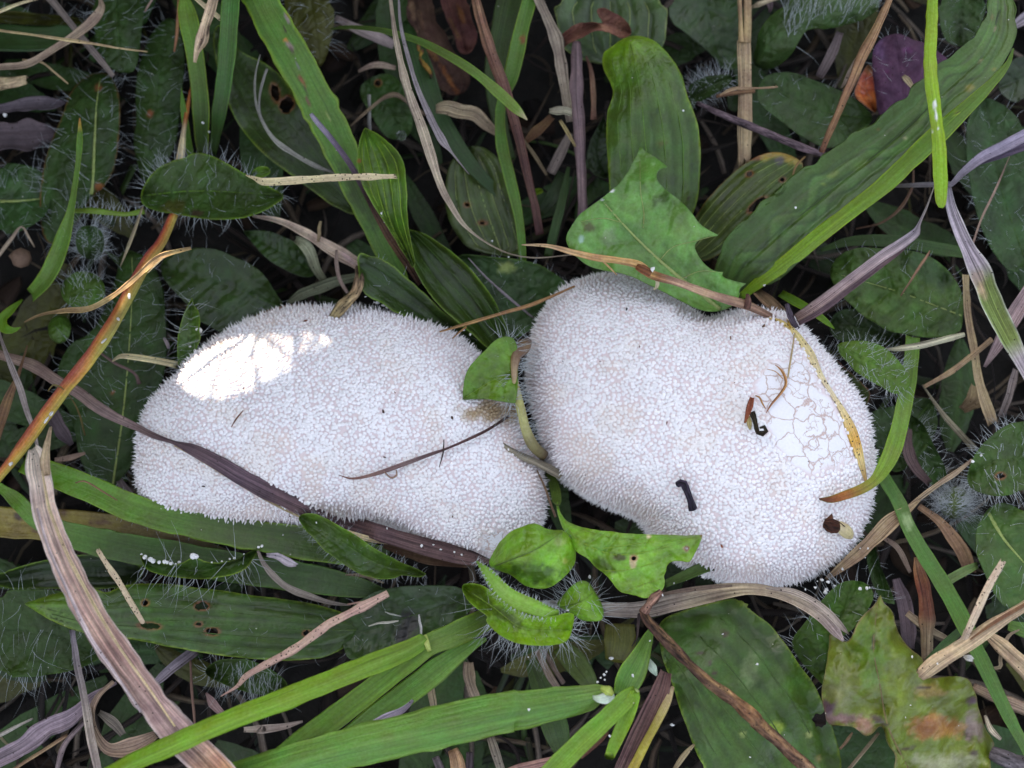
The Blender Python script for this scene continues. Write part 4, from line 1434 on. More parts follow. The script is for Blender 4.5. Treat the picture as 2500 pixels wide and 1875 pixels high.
leaf(HL, 'leaf', 'curled leaf edge beaded with white foam and fringed with long hairs', 'I',
     [(872, 330), (930, 362), (1000, 380), (1090, 392), (1150, 372), (1210, 338), (1260, 366), (1340, 382), (1440, 362), (1530, 322), (1635, 272), (1605, 330),
      (1550, 400), (1480, 450), (1380, 475), (1250, 485), (1100, 475), (980, 450), (900, 415)],
     [(1600, 310, 25), (1250, 430, 27), (885, 360, 26)], base=(64, 100, 40), mat='hairy', vein='none', rim='rim', rimw=5, cup=1.0, step=3, fold=1.5,
     hairs=dict(n=34, edge=52, length=8.0, rad=0.09, dirn=(-0.25, -1.0), upz=0.2, eregion=[(860, 400), (1640, 330), (1640, 560), (860, 560)]),
     parts=[(lambda x, y, q: (lambda r, bp, z: crumb('I', x, y, 28.4, q, '', name='foam_bead', parent=r, base=bp, lump=0.15)))(x, y, q)
            for x, y, q in [(882, 328, 9), (903, 345, 17), (936, 358, 19), (955, 370, 18), (993, 377, 13), (1025, 373, 16), (1042, 378, 13), (1065, 384, 14),
                            (1117, 378, 12), (1205, 338, 24), (1222, 342, 20), (1095, 388, 8), (1383, 372, 8), (1432, 357, 8), (1460, 352, 10), (1612, 282, 10), (1632, 276, 11),
                            (1320, 378, 7), (1520, 326, 6)]])
leaf(PLT, 'leaf', 'long pointed plantain leaf riddled with insect holes', 'I',
     [(152, 635), (220, 610), (300, 590), (420, 555), (500, 540), (600, 545), (662, 572), (722, 540), (800, 515), (1000, 510), (1200, 530), (1400, 560), (1600, 585),
      'J', (250, 605), (500, 650), (680, 720), (720, 800), (640, 900), (520, 960), (400, 990), (0, 985), 'I', (1300, 950), (1000, 890), (800, 860), (600, 830),
      (450, 800), (330, 750), (230, 690)],
     ['J', (690, 800, 16), (400, 795, 22), (0, 765, 25), 'I', (1000, 740, 26), (500, 712, 26), (158, 636, 24)], base=(72, 110, 46), nv=5, vamp=0.45, midrib='mid', midw=4,
     rim='rim', rimw=5, cup=-1.2, grad=[(0, (64, 98, 40)), (.75, (74, 114, 48)), (1, (96, 140, 50))], hairs=dict(n=50, edge=40, length=1.8, rad=0.05),
     holes=[(905, 632, 20, 17), (1258, 650, 40, 25), (930, 775, 60, 19, 4), (1238, 763, 18, 11), (1322, 810, 40, 22), (1910, 820, 20, 20)], step=5)
leaf(HL, 'leaf', 'dark fringed leaf under the tip of the riddled plantain leaf', 'I',
     [(0, 560), (130, 545), (300, 545), (420, 560), (500, 690), (600, 850), (640, 960), (560, 1020), (400, 1062), (200, 1090), (0, 1100)],
     [(600, 950, 12), (300, 820, 17), (0, 800, 17)], base=(56, 86, 38), mat='hairy', vein='pinnate', midrib='dark', rim='mid',
     hairs=dict(n=70, edge=110, length=6.5, dirn=(-0.15, -1.0), upz=0.4))
leaf(HL, 'leaf', 'dark leaf with one bright edge below the yellowed strap leaf', 'I',
     [(0, 440), (150, 392), (350, 347), (600, 322), (780, 350), (900, 400), (860, 520), (600, 548), (300, 540), (0, 550)], [(880, 440, 10), (450, 440, 14), (0, 500, 14)],
     base='deep', mat='leaf', vein='parallel', nv=4, rim='bright', rimw=6, hairs=dict(n=0, edge=80, length=5, eregion=[(0, 500), (900, 480), (900, 570), (0, 570)]))
leaf(HL, 'leaf', 'drooping dark leaf with a curtain of white hairs beside the spotted straw', 'I',
     [(1260, 1060), (1330, 1000), (1400, 980), (1560, 985), (1700, 1040), (1800, 1130), (1780, 1190), (1650, 1205), (1500, 1180), (1350, 1120)],
     [(1270, 1060, 12), (1530, 1090, 15), (1780, 1160, 12)], base=(58, 88, 36), mat='hairy', vein='pinnate', rim='mid',
     hairs=dict(n=150, edge=60, length=5.5, rad=0.085, dirn=(0.1, -1.0), upz=0.4))
leaf(HL, 'leaf', 'downy bright leaf folded lengthwise below the purple-brown dry blade', 'J',
     [(322, 92), (380, 72), (440, 78), (540, 120), (680, 205), (800, 290), (930, 360), (1050, 410), (1130, 450), (1090, 475), (980, 450), (920, 482), (830, 485),
      (720, 452), (620, 402), (500, 305), (410, 215), (350, 140)],
     [(1110, 460, 22), (820, 385, 28), (560, 225, 31), (325, 92, 32)], base='mid', mat='leaf', vein='pinnate', vamp=.2, cup=2.0, rim='bright', rimw=4, midrib='green', step=3.5,
     patches=[(420, 85, 90, 'green', 24, 12), (600, 155, 110, 'green', 26, 30), (780, 275, 120, 'green', 28, 33), (960, 385, 110, 'green', 30, 26), (650, 340, 200, (62, 100, 30), 55, 35)],
     hairs=dict(n=120, edge=190, length=1.9, rad=0.045))
leaf('broad_leaf', 'leaf', 'glossy rounded leaf with a notched tip over the corner of the long puffball', 'K',
     [(178, 157), (240, 135), (290, 142), (340, 172), (400, 178), (450, 176), (490, 222), (520, 290), (525, 370), (500, 430), (440, 480), (370, 532), (280, 542), (200, 520),
      (130, 455), (60, 432), (0, 415), (-22, 372), (10, 310), (60, 240), (120, 182)],
     [(20, 400, 40), (150, 350, 45), (270, 300, 46), (440, 190, 43)], base=(112, 168, 44), vein='pinnate', vamp=.3, nv=4, cup=-3.5, midrib='green', midw=4, rim='bright', rimw=5,
     patches=[(270, 440, 190, (70, 112, 30), 70, 10), (430, 250, 40, (140, 176, 100), 30), (460, 370, 20, (150, 180, 90))], hairs=dict(n=0, edge=70, length=1.6, rad=0.04), step=3.5)
leaf('broad_leaf', 'leaf', 'yellow-green curled leaf with long white fringe in the central rosette', 'K',
     [(-190, 510), (-120, 505), (-50, 520), (30, 570), (120, 650), (240, 712), (330, 722), (430, 692), (512, 690), (520, 722), (502, 800), (480, 862), (420, 892),
      (300, 902), (180, 890), (80, 852), (10, 800), (-45, 738), (-20, 720), (-90, 672), (-150, 622), (-187, 562)],
     [(-170, 540, 36), (0, 650, 41), (200, 790, 44), (500, 800, 42)], base=(120, 172, 40), mat='leaf', vein='pinnate', vamp=.25, cup=2.2, midrib='bright', midw=3, rim='bright', rimw=5,
     patches=[(-60, 600, 170, (84, 116, 34), 60, 40), (100, 720, 130, (88, 122, 34), 40, 30)],
     hairs=dict(n=60, edge=120, length=6.2, rad=0.08, eregion=[(-60, 730), (150, 830), (420, 800), (560, 720), (560, 930), (100, 960), (-60, 860)]), step=3.5)
ribbon('curled_leaf', 'leaf', 'narrow downy bright green leaf arching over the central rosette', ['K', (-95, 368, 44, 8), (-60, 405, 46, 40), (-20, 450, 47, 72), (45, 530, 49, 88), (130, 600, 50, 98), (240, 650, 50, 98), (350, 688, 48, 76), (425, 690, 46, 26)],
       mat='leaf', base=(120, 174, 62), sec='flat', depth=-.35, m=13, rim='bright', hairs=(240, 1.7), grad=[(0, (108, 158, 56)), (.5, (126, 178, 70)), (1, (118, 170, 50))])
leaf('broad_leaf', 'leaf', 'small shield-shaped bristly leaf in the central rosette', 'K',
     [(398, 652), (440, 580), (500, 520), (565, 488), (620, 520), (660, 580), (690, 640), (702, 700), (690, 742), (640, 748), (560, 742), (510, 702), (455, 672)],
     [(430, 660, 36), (560, 620, 40), (640, 560, 38)], base=(108, 162, 40), vein='pinnate', vamp=.2, cup=-1.5, rim='mid', hairs=dict(n=26, edge=90, length=5.5, rad=0.08), step=3, midrib='green')
leaf('lobed_leaf', 'leaf', 'bright wedge-shaped leaf with a red point lying over the kidney-shaped puffball', 'K',
     [(408, -20), (425, 70), (470, 130), (560, 160), (740, 186), (860, 196), (980, 206), (1150, 206), (1317, 206), (1297, 270), (1262, 330), (1236, 384), (1180, 366),
      (1112, 370), (1086, 402), (1086, 432), (1068, 462), (1080, 502), (1070, 542), (1020, 582), (960, 602), (900, 582), (850, 572), (800, 566), (750, 500), (700, 440),
      (650, 410), (600, 350), (540, 320), (515, 290), (480, 220), (440, 160), (405, 60)],
     [(420, 20, 30), (520, 220, 40), (800, 330, 44), (1290, 225, 46)], base=(116, 172, 58), vein='pinnate', vamp=.4, cup=-2.0, midrib='bright', midw=4, rim='bright', rimw=4,
     patches=[(980, 215, 16, 'cream'), (880, 365, 30, 'tan', 44), (1215, 292, 20, 'tan'), (1310, 210, 18, 'red'), (700, 400, 90, (84, 124, 36), 40, 30), (800, 350, 60, 'olive', 20)],
     holes=[(887, 352, 14, 12), (1217, 290, 9, 9)], keep=80, step=3.2, veins=[[(525, 292), (700, 290), (900, 262), (1150, 235), (1290, 225)], [(690, 430), (850, 425), (1000, 385), (1120, 330)], [(830, 565), (930, 520), (1060, 480)], [(560, 175), (760, 225), (960, 235)]])
leaf(PLT, 'leaf', 'broad plantain leaf under the dark diagonal stem', 'K',
     [(1030, 820), (1060, 980), (1120, 1120), (1180, 1300), (1230, 1450), (1290, 1600), (1340, 1670), (1500, 1690), (1700, 1690), 'L', (300, 1690), (655, 1690), (640, 1580),
      (610, 1450), (570, 1350), (530, 1250), (480, 1130), (400, 1030), (340, 930), (280, 850), (200, 760), (100, 690), (0, 620), 'K', (1700, 700), (1600, 640), (1530, 600),
      (1450, 610), (1300, 650), (1150, 690), (1050, 740)],
     ['K', (1010, 780, 18), (1250, 1050, 25), (1500, 1350, 26), (1740, 1670, 24)], base=(74, 114, 46), nv=6, vamp=0.5, midrib='mid', midw=6, rim='rim', rimw=5, cup=-2.0, ruffle=1.5,
     patches=[(1360, 1000, 18, 'umber'), (1390, 1065, 22, 'umber'), (1310, 940, 40, 'umber', 16), (1455, 815, 24, 'umber'), (1610, 1060, 60, (110, 140, 100), 120),
              'L', (450, 1450, 24, 'pale'), (505, 1605, 26, (150, 140, 90)), (35, 1450, 24, 'pale'), (250, 1400, 40, 'rim')], step=7,
     parts=[(lambda t, x, y, q: (lambda r, bp, z: crumb(t, x, y, 26.5, q, '', name='white_crumb', parent=r, base=bp)))(t, x, y, q)
            for t, x, y, q in [('K', 1440, 825, 8), ('K', 1655, 1012, 9), ('L', 125, 1012, 9), ('L', 80, 1592, 6)]])
leaf(HL, 'leaf', 'flat dark leaf with a black rotten patch under the spotted straw', 'J',
     [(700, 620), (800, 560), (950, 530), (1100, 520), (1300, 520), (1420, 580), (1400, 700), (1200, 790), (1000, 905), (800, 965), (640, 1005), (600, 900), (595, 780), (640, 680)],
     [(1380, 600, 10), (1000, 720, 16), (620, 850, 16)], base=(58, 90, 44), mat='leaf', vein='pinnate', midrib='mid', hairs=dict(n=40, edge=20, length=2.5),
     patches=[(1010, 770, 75, 'black', 95, 10), (960, 840, 40, 'black')])
leaf(HL, 'leaf', 'crinkled oval leaf with a pale midrib under the pinkish grey dry blade', 'H',
     [(575, 170), (600, 100), (660, 40), (760, 10), (900, 20), (1050, 20), (1200, 60), (1320, 150), (1390, 250), (1412, 340), (1405, 440), (1400, 530), (1330, 562), (1200, 577),
      (1080, 562), (950, 540), (850, 482), (750, 412), (660, 322), (600, 242)],
     [(1410, 440, 16), (1200, 360, 21), (1000, 285, 23), (585, 165, 22)], base=(76, 112, 54), mat='hairy', vein='pinnate', vamp=.7, midrib='pale', midw=4, cup=-2.0, rim='mid',
     hairs=dict(n=40, edge=50, length=3.5), bump=1.2, patches=[(1180, 150, 200, (62, 96, 58), 90, 30)], step=4.5)
leaf(HL, 'leaf', 'dew-covered bristly leaf lying on the curved grass blade', 'H',
     [(615, 605), (700, 587), (800, 590), (900, 620), (970, 680), (1030, 740), (1070, 800), (1082, 862), (1050, 912), (980, 922), (900, 882), (820, 832), (740, 782), (680, 722), (630, 662)],
     [(630, 620, 28), (850, 740, 32), (1070, 890, 31)], base=(84, 122, 46), mat='hairy', vein='pinnate', vamp=.3, rim='green', cup=-1.5, hairs=dict(n=110, edge=90, length=3.2), step=3, midrib='green',
     parts=[(lambda x, y, q: (lambda r, bp, z: crumb('H', x, y, 32.2, q, '', name='dew_drop', mat='dew', parent=r, base=bp, lump=0.0)))(x, y, q)
            for x, y, q in [(770, 602, 9), (800, 655, 8), (842, 690, 10), (893, 710, 11), (925, 690, 8), (960, 725, 9), (985, 728, 8), (940, 742, 10), (910, 745, 8), (870, 775, 12),
                            (895, 780, 9), (770, 755, 12), (700, 695, 9), (1045, 850, 9), (1015, 880, 8), (1060, 780, 7), (975, 860, 6), (850, 650, 7), (740, 640, 7), (1000, 800, 6)]])
leaf(HL, 'leaf', 'narrow leaf with a wine-red rim pressed against the kidney-shaped puffball', 'H',
     [(455, 610), (540, 662), (620, 712), (700, 790), (780, 862), (832, 910), (822, 960), (790, 1022), (760, 1045), (725, 965), (690, 885), (610, 790), (520, 720)],
     [(470, 630, 20), (640, 770, 24), (780, 1000, 24)], base=(60, 84, 30), mat='leaf', vein='none', rim=(122, 52, 52), rimw=5, cup=1.5, hairs=dict(n=24, edge=60, length=4.5), step=3)
leaf(HL, 'leaf', 'hairy leaf with a violet bloom of hairs on its edge', 'H',
     [(1480, 1290), (1560, 1200), (1640, 1140), (1787, 1070), (1787, 1300), (1787, 1540), (1600, 1562), (1500, 1540), (1425, 1480), (1440, 1380)],
     [(1787, 1330, 22), (1620, 1340, 26), (1450, 1420, 22)], base=(66, 100, 42), mat='hairy', vein='pinnate', midrib='mid', holes=[(1640, 1435, 26, 18)],
     hairs=dict(n=150, edge=170, length=3.8, rad=0.09))
leaf('fuzzy_bud', 'leaf bud', 'fuzzy silver-haired young leaf bud below the bloom-edged leaf', 'H',
     [(1250, 1560), (1320, 1500), (1400, 1510), (1450, 1570), (1440, 1660), (1380, 1710), (1300, 1690), (1255, 1630)], [(1350, 1700, 16), (1350, 1600, 21), (1350, 1510, 18)],
     base=(96, 120, 80), mat='hairy', vein='none', cup=-4, hairs=dict(n=420, edge=170, length=4.2, rad=0.09), step=3)
leaf(HL, 'leaf', 'shaded leaf behind the curved grass blade', 'H',
     [(800, 1030), (1000, 1000), (1130, 940), (1230, 960), (1260, 1100), (1200, 1250), (1050, 1400), (950, 1420), (860, 1250)], [(1200, 980, 10), (1030, 1200, 14), (920, 1400, 11)],
     base='dark', mat='hairy', vein='pinnate', midrib='mid', hairs=dict(n=50, edge=30, length=3.5))
leaf(HL, 'leaf', 'shaded hairy leaf between the curved blade and the bud', 'H',
     [(1080, 1050), (1160, 1100), (1230, 1250), (1320, 1420), (1280, 1520), (1180, 1480), (1090, 1350), (1060, 1200)], [(1090, 1080, 11), (1180, 1280, 15), (1290, 1500, 12)],
     base='dark', mat='hairy', vein='pinnate', hairs=dict(n=50, edge=50, length=4))
leaf(HL, 'leaf', 'dark broad leaf under the dew-covered leaf', 'H',
     [(560, 500), (620, 400), (760, 380), (900, 460), (1020, 540), (1040, 640), (900, 620), (760, 590), (620, 600)], [(1020, 600, 12), (800, 500, 16), (580, 480, 12)],
     base='deep', mat='hairy', vein='pinnate', hairs=dict(n=20, edge=30, length=3.5))
leaf('mottled_leaf', 'leaf', 'large lobed leaf mottled green, orange and purple', 'L',
     [(892, 578), (862, 640), (800, 690), (752, 742), (722, 832), (690, 880), (640, 862), (592, 842), (577, 818), (575, 900), (560, 1000), (545, 1100), (523, 1200), (540, 1290),
      (560, 1392), (640, 1390), (710, 1390), (760, 1430), (800, 1467), (852, 1440), (882, 1390), (915, 1402), (930, 1500), (960, 1547), (990, 1590), (965, 1680), (1200, 1690),
      (1590, 1690), (1585, 1600), (1595, 1555), (1617, 1510), (1562, 1430), (1530, 1330), (1500, 1260), (1482, 1180), (1462, 1110), (1400, 1080), (1300, 1080), (1200, 1102),
      (1170, 1050), (1162, 972), (1062, 912), (1000, 832), (980, 760), (975, 700), (945, 655), (912, 640)],
     [(1080, 1690, 26), (940, 1400, 35), (890, 1150, 38), (850, 900, 39), (878, 610, 36)], base=(108, 132, 46), mat='leaf', vein='pinnate', vamp=.6, midrib=(120, 104, 60), midw=5,
     cup=-1.5, ruffle=3.0, bump=1.4, rim=(126, 100, 70), rimw=4, jag=1.4, step=6,
     patches=[(830, 950, 260, (92, 132, 40), 120, 85), (620, 1200, 110, (122, 134, 96), 110), (560, 1280, 50, 'purple', 60), (640, 1350, 130, (128, 96, 96), 40), (800, 1400, 60, (150, 110, 90)),
              (715, 770, 22, (150, 80, 120), 40), (1200, 1180, 110, (150, 128, 70), 50), (1250, 1400, 190, (158, 110, 56), 80), (1170, 1420, 70, (150, 96, 50)), (1465, 1235, 42, 'purple', 34),
              (1440, 1460, 26, 'umber', 50, -20), (1480, 1580, 30, 'umber', 40), (880, 1360, 60, 'umber', 22, 30), (1050, 1540, 60, 'umber', 14, -15), (1480, 1400, 70, (140, 120, 110), 100),
              (1300, 1620, 280, (150, 150, 110), 50), (850, 880, 16, 'umber', 60), (1160, 1160, 60, 'umber', 10)])
leaf(HL, 'leaf', 'bristly green leaf sprinkled with white crumbs behind the mottled leaf', 'L',
     [(325, 885), (430, 740), (520, 612), (600, 540), (660, 497), (760, 487), (830, 530), (856, 600), (800, 700), (720, 800), (640, 840), (590, 1000), (540, 1150), (440, 1050), (370, 960)],
     [(560, 1080, 16), (620, 800, 22), (760, 510, 23)], base=(70, 108, 40), mat='hairy', vein='pinnate', midrib='mid', rim='mid', hairs=dict(n=46, edge=90, length=6.0, rad=0.085), step=4)
leaf(HL, 'leaf', 'green leaf with pale midrib beside the forked straw', 'L',
     [(1480, 180), (1550, 50), (1640, 0), (1720, 20), (1787, 60), (1787, 690), (1700, 670), (1640, 640), (1600, 560), (1530, 430), (1490, 300)],
     [(1560, 60, 18), (1660, 230, 22), (1787, 380, 22)], base=(74, 112, 56), mat='hairy', vein='pinnate', midrib='pale', midw=12, hairs=dict(n=50, edge=40, length=4))
leaf(HL, 'leaf', 'small leaf under the mottled leaf lobe', 'L',
     [(800, 320), (860, 260), (900, 420), (960, 560), (985, 640), (900, 620), (840, 520)], [(850, 290, 14), (930, 600, 18)], base='dark', mat='hairy', vein='pinnate', hairs=dict(n=20, edge=20, length=3))
leaf('dead_leaf', 'dead leaf', 'black withered scrap poking out beside the mottled leaf', 'L',
     [(450, 1365), (480, 1330), (470, 1318), (505, 1310), (520, 1325), (550, 1295), (565, 1400), (540, 1395), (530, 1418), (500, 1392), (488, 1412), (482, 1380)], [(470, 1370, 22), (545, 1370, 26)], base='black', mat='dead', vein='none', jag=1.5, ruffle=2, step=3)

# ------------------------------------------------------------------ grass blades
GB = 'grass_leaf'
ribbon(GB, 'grass blade', 'broad blue-green blade under the thin straws at the litter', ['A', (0, 240, 9, 175), (300, 240, 10, 170), (540, 190, 8, 90)], base='blue', depth=.12)
ribbon(GB, 'grass blade', 'narrow shoot with an orange-brown tip over the pale-ribbed leaf',
       ['A', (497, 735, 33, 6), (500, 850, 32, 38), (490, 1000, 29, 34), (470, 1150, 26, 36), (440, 1330, 24, 50), (400, 1480, 22, 95), (345, 1640, 20, 112), (285, 1750, 17, 110), (200, 1840, 12, 90)],
       base='grass', grad=[(0, 'orange'), (.035, 'yellow'), (.08, 'green'), (1, 'grass')], depth=.35, rim='rim')
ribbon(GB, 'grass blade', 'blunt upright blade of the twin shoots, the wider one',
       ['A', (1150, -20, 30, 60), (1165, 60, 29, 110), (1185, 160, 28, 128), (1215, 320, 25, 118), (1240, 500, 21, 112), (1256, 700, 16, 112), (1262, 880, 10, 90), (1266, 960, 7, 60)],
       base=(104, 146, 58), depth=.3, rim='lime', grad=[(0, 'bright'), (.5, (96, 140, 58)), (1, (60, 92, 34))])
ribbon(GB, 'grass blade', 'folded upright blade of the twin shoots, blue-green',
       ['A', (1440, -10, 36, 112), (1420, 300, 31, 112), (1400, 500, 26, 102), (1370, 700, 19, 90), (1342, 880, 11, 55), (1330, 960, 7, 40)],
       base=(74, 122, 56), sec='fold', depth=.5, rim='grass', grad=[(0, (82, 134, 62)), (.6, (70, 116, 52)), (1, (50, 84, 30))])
ribbon(GB, 'grass blade', 'small pointed sprout at the foot of the twin shoots', ['A', (1130, 548, 22, 4), (1145, 680, 19, 38), (1170, 850, 14, 42), (1192, 980, 9, 46)], base=(84, 134, 44), depth=.35, rim='lime')
ribbon(GB, 'grass stem', 'thin orange stem fading to a cream sheath beside the small sprout', ['A', (1188, 538, 20, 5), (1165, 680, 19, 28), (1145, 800, 17, 27), (1133, 900, 17, 42), (1118, 1000, 18, 56)], mat='dry',
       sec='flat', depth=-.3, base='orange', grad=[(0, 'orange'), (.45, (150, 84, 40)), (.6, 'cream'), (1, 'cream')], frayed=True)
ribbon(GB, 'grass blade', 'wide green blade torn along its middle with brown scars',
       ['B', (70, -70, 32, 222), (135, 80, 32, 226), (320, 400, 31, 236), (480, 700, 28, 236), (570, 880, 25, 225), (660, 1100, 21, 190), (775, 1350, 18, 158), (890, 1600, 15, 130), (980, 1790, 12, 105)],
       base=(92, 140, 62), depth=-.14, sec='flat', rim='rim', m=25, seg=5,
       patches=[(258, 110, 42, (160, 140, 140), 11, 65), (262, 90, 30, 'rust', 6, 65), (243, 175, 26, 'umber', 7, 70), (275, 285, 56, (150, 128, 120), 16, 58), (247, 248, 20, 'orange', 11), (292, 320, 40, 'umber', 8, 60),
                (325, 415, 46, (120, 120, 110), 9, 65), (353, 508, 38, 'rust', 16, 60), (372, 560, 40, 'umber', 8, 65), (390, 640, 34, 'brown', 10, 65), (520, 740, 50, 'pale', 6, 65), (700, 1200, 240, (74, 108, 52), 70, 65)])
ribbon('dry_blade', 'dry blade', 'violet-brown dried blade lying along the wide torn blade',
       ['B', (405, 708, 33, 22), (440, 755, 33, 34), (520, 850, 32, 36), (660, 1040, 29, 36), (780, 1270, 26, 38), (900, 1480, 23, 58), (1010, 1640, 20, 58), (1090, 1770, 16, 40)],
       mat='dry', base=(122, 98, 104), grad=[(0, (170, 160, 176)), (.2, (120, 104, 124)), (.5, 'umber'), (.75, 'brown'), (1, (120, 90, 76))], sec='gutter', depth=.3)
ribbon(GB, 'grass blade', 'slim arching blade with a dry pale tip', ['B', (530, 180, 20, 12), (620, 170, 24, 26), (760, 178, 29, 34), (900, 202, 32, 42), (1100, 265, 34, 52), (1300, 370, 35, 62), (1450, 470, 35, 66), (1600, 600, 34, 76), (1690, 685, 33, 62), (1755, 748, 32, 6)],
       base=(96, 138, 50), sec='fold', depth=.4, rim='bright', grad=[(0, (78, 112, 44)), (.5, (92, 132, 52)), (.94, (110, 150, 60)), (1, 'cream')])
ribbon(GB, 'grass blade', 'dim blue-green strap leaf running under the paired straws', ['B', (1010, 130, 8, 70), (1100, 420, 12, 130), (1180, 680, 13, 132), (1300, 900, 13, 115), (1450, 1080, 13, 84), (1600, 1230, 12, 58), (1695, 1338, 11, 10)], base=(62, 98, 58), depth=.15)
ribbon(GB, 'grass blade', 'kinked green blade with yellow edge beside the purple-brown stem',
       ['B', (1770, -10, 25, 92), (1720, 180, 24, 96), (1690, 320, 23, 104), (1655, 470, 22, 104), (1612, 590, 20, 70), (1585, 700, 18, 62), (1595, 900, 17, 72), (1645, 1110, 17, 74), (1700, 1350, 16, 58), (1725, 1600, 14, 50), (1720, 1700, 10, 40)],
       base=(92, 138, 60), depth=.25, rim='rim', patches=[(1730, 240, 20, 'rust', 30)])
ribbon(GB, 'grass blade', 'wide shaded blade behind the purple-brown stem', ['C', (120, -20, 11, 170), (60, 250, 12, 160), (20, 500, 11, 130), (60, 800, 9, 90), (120, 1000, 7, 60)], base=(70, 100, 50), depth=.1)
ribbon(GB, 'grass blade', 'thin dark blade rising in the gap by the purple dry stem', ['C', (480, 1040, 12, 20), (440, 1250, 13, 52), (390, 1450, 13, 58), (350, 1600, 10, 50)], base=(62, 96, 52), depth=.25)
ribbon(GB, 'grass blade', 'faded blade crossing behind the purple dry stem', ['C', (490, 830, 12, 40), (430, 960, 13, 70), (370, 1080, 12, 60)], mat='dry', base='grey', depth=.2)
ribbon(GB, 'grass blade', 'dark wide blade tucked behind the hooked tooth leaf', ['C', (450, 1080, 9, 80), (380, 1230, 10, 90), (300, 1330, 8, 60)], base='deep', depth=.2)
ribbon('sweeping_leaf', 'leaf', 'long sweeping plantain leaf that bends back on itself, edge folded over',
       ['D', (1640, -60, 44, 130), (1640, 60, 46, 185), (1625, 190, 47, 225), (1560, 320, 48, 262), (1430, 445, 48, 290), (1260, 600, 47, 305), (1090, 770, 45, 330), (900, 930, 43, 350), (670, 1110, 40, 390),
        (430, 1310, 36, 420), (200, 1510, 31, 410), (40, 1660, 26, 350), (-60, 1800, 20, 230)],
       mat='leaf', base=(74, 112, 54), sec='ribbed', depth=.16, m=41, seg=6, across=[(-1, (84, 122, 58)), (-.55, (76, 114, 58)), (-.45, (48, 76, 36)), (-.36, (82, 120, 66)), (-.1, (84, 126, 72)), (0, (46, 72, 34)), (.1, (80, 120, 60)), (.36, (92, 134, 70)), (.45, (56, 88, 40)), (.55, (78, 114, 54)), (1, (70, 104, 46))], rim='mid', rough=.04, edge_noise=.05, part='blade',
       grad=[(0, (98, 140, 50)), (.2, (88, 126, 50)), (.5, (74, 112, 58)), (1, (72, 110, 50))],
       patches=[(1605, 185, 10, 'tan', 22, 10), (1585, 115, 14, 'rust', 18), (1678, 50, 10, 'brown', 22), (1520, 375, 12, 'cream', 16), (1418, 470, 16, 'umber'), (1440, 560, 28, 'yellow', 30, 60), (1590, 450, 20, 'yellow', 10, 50),
                (1045, 865, 16, 'cream', 8), (880, 800, 10, 'rust', 14), (770, 1030, 60, (104, 140, 54), 24, -35), (430, 1210, 26, (54, 88, 40), 18), (540, 1150, 16, 'rim'), (415, 1410, 14, 'umber', 18), (320, 1535, 40, 'deep', 26), (590, 1350, 80, 'deep', 24, -35),
                (600, 1085, 40, 'rim', 16, -30), (450, 1050, 120, (84, 120, 62), 24, -36)],
       extra=[('folded_edge', ['D', (1722, 300, 48, 10), (1690, 390, 49, 34), (1580, 525, 50, 64), (1420, 680, 50, 96), (1260, 830, 49, 124), (1060, 1015, 47, 118), (900, 1165, 45, 108), (700, 1320, 41, 100), (500, 1475, 37, 100), (300, 1640, 32, 92), (150, 1750, 27, 76), (20, 1850, 22, 44)],
               'grass', dict(base=(112, 156, 46), sec='fold', depth=-.45, rim='lime', m=13, grad=[(0, (92, 132, 46)), (.35, (96, 140, 46)), (.7, (116, 160, 44)), (1, (120, 168, 44))],
                             patches=['D', (1372, 700, 24, 'lime', 12, -45), (1372, 700, 12, 'umber', 6, -45)])),
              ('midrib', ['D', (1640, 60, 46.3, 12), (1500, 400, 47.6, 12), (1260, 610, 46.4, 12), (900, 935, 42.4, 13), (430, 1315, 35.2, 14), (40, 1670, 25.4, 16)], 'leaf', dict(base=(60, 92, 46), sec='tube', depth=.5, m=5))])
ribbon(GB, 'grass blade', 'vivid lime blade with a white bruise hanging over the sweeping leaf',
       ['D', (1222, -30, 66, 66), (1216, 150, 67, 78), (1206, 350, 67, 82), (1214, 500, 67, 90), (1234, 650, 66, 86), (1250, 780, 65, 80), (1260, 850, 64, 96), (1270, 1050, 62, 92), (1275, 1200, 60, 84), (1274, 1265, 59, 66), (1270, 1292, 59, 30)],
       base='lime', sec='flat', depth=-.3, rim=(176, 210, 70), m=15, seg=5, patches=[(1230, 650, 14, 'white', 34, 5), (1240, 720, 9, 'white', 40, -8), (1252, 800, 10, 'white', 12), (1216, 815, 12, 'white', 14)], grad=[(0, (128, 180, 46)), (.4, (146, 192, 46)), (1, (136, 186, 44))])
ribbon(GB, 'grass blade', 'horizontal dim blade above the crinkled oval leaf', ['D', (520, 1560, 14, 24), (680, 1510, 15, 60), (850, 1500, 16, 76), (1050, 1515, 16, 82), (1250, 1550, 15, 78), (1500, 1590, 13, 60)], base=(74, 112, 54), depth=.2)
ribbon(GB, 'grass blade', 'short bright spear of grass beside the tip of the pinkish dry blade', ['H', (270, 300, 16, 50), (380, 360, 20, 58), (480, 420, 24, 52), (560, 480, 26, 34), (606, 517, 26, 4)], base=(104, 152, 44), depth=.35, rim='lime')
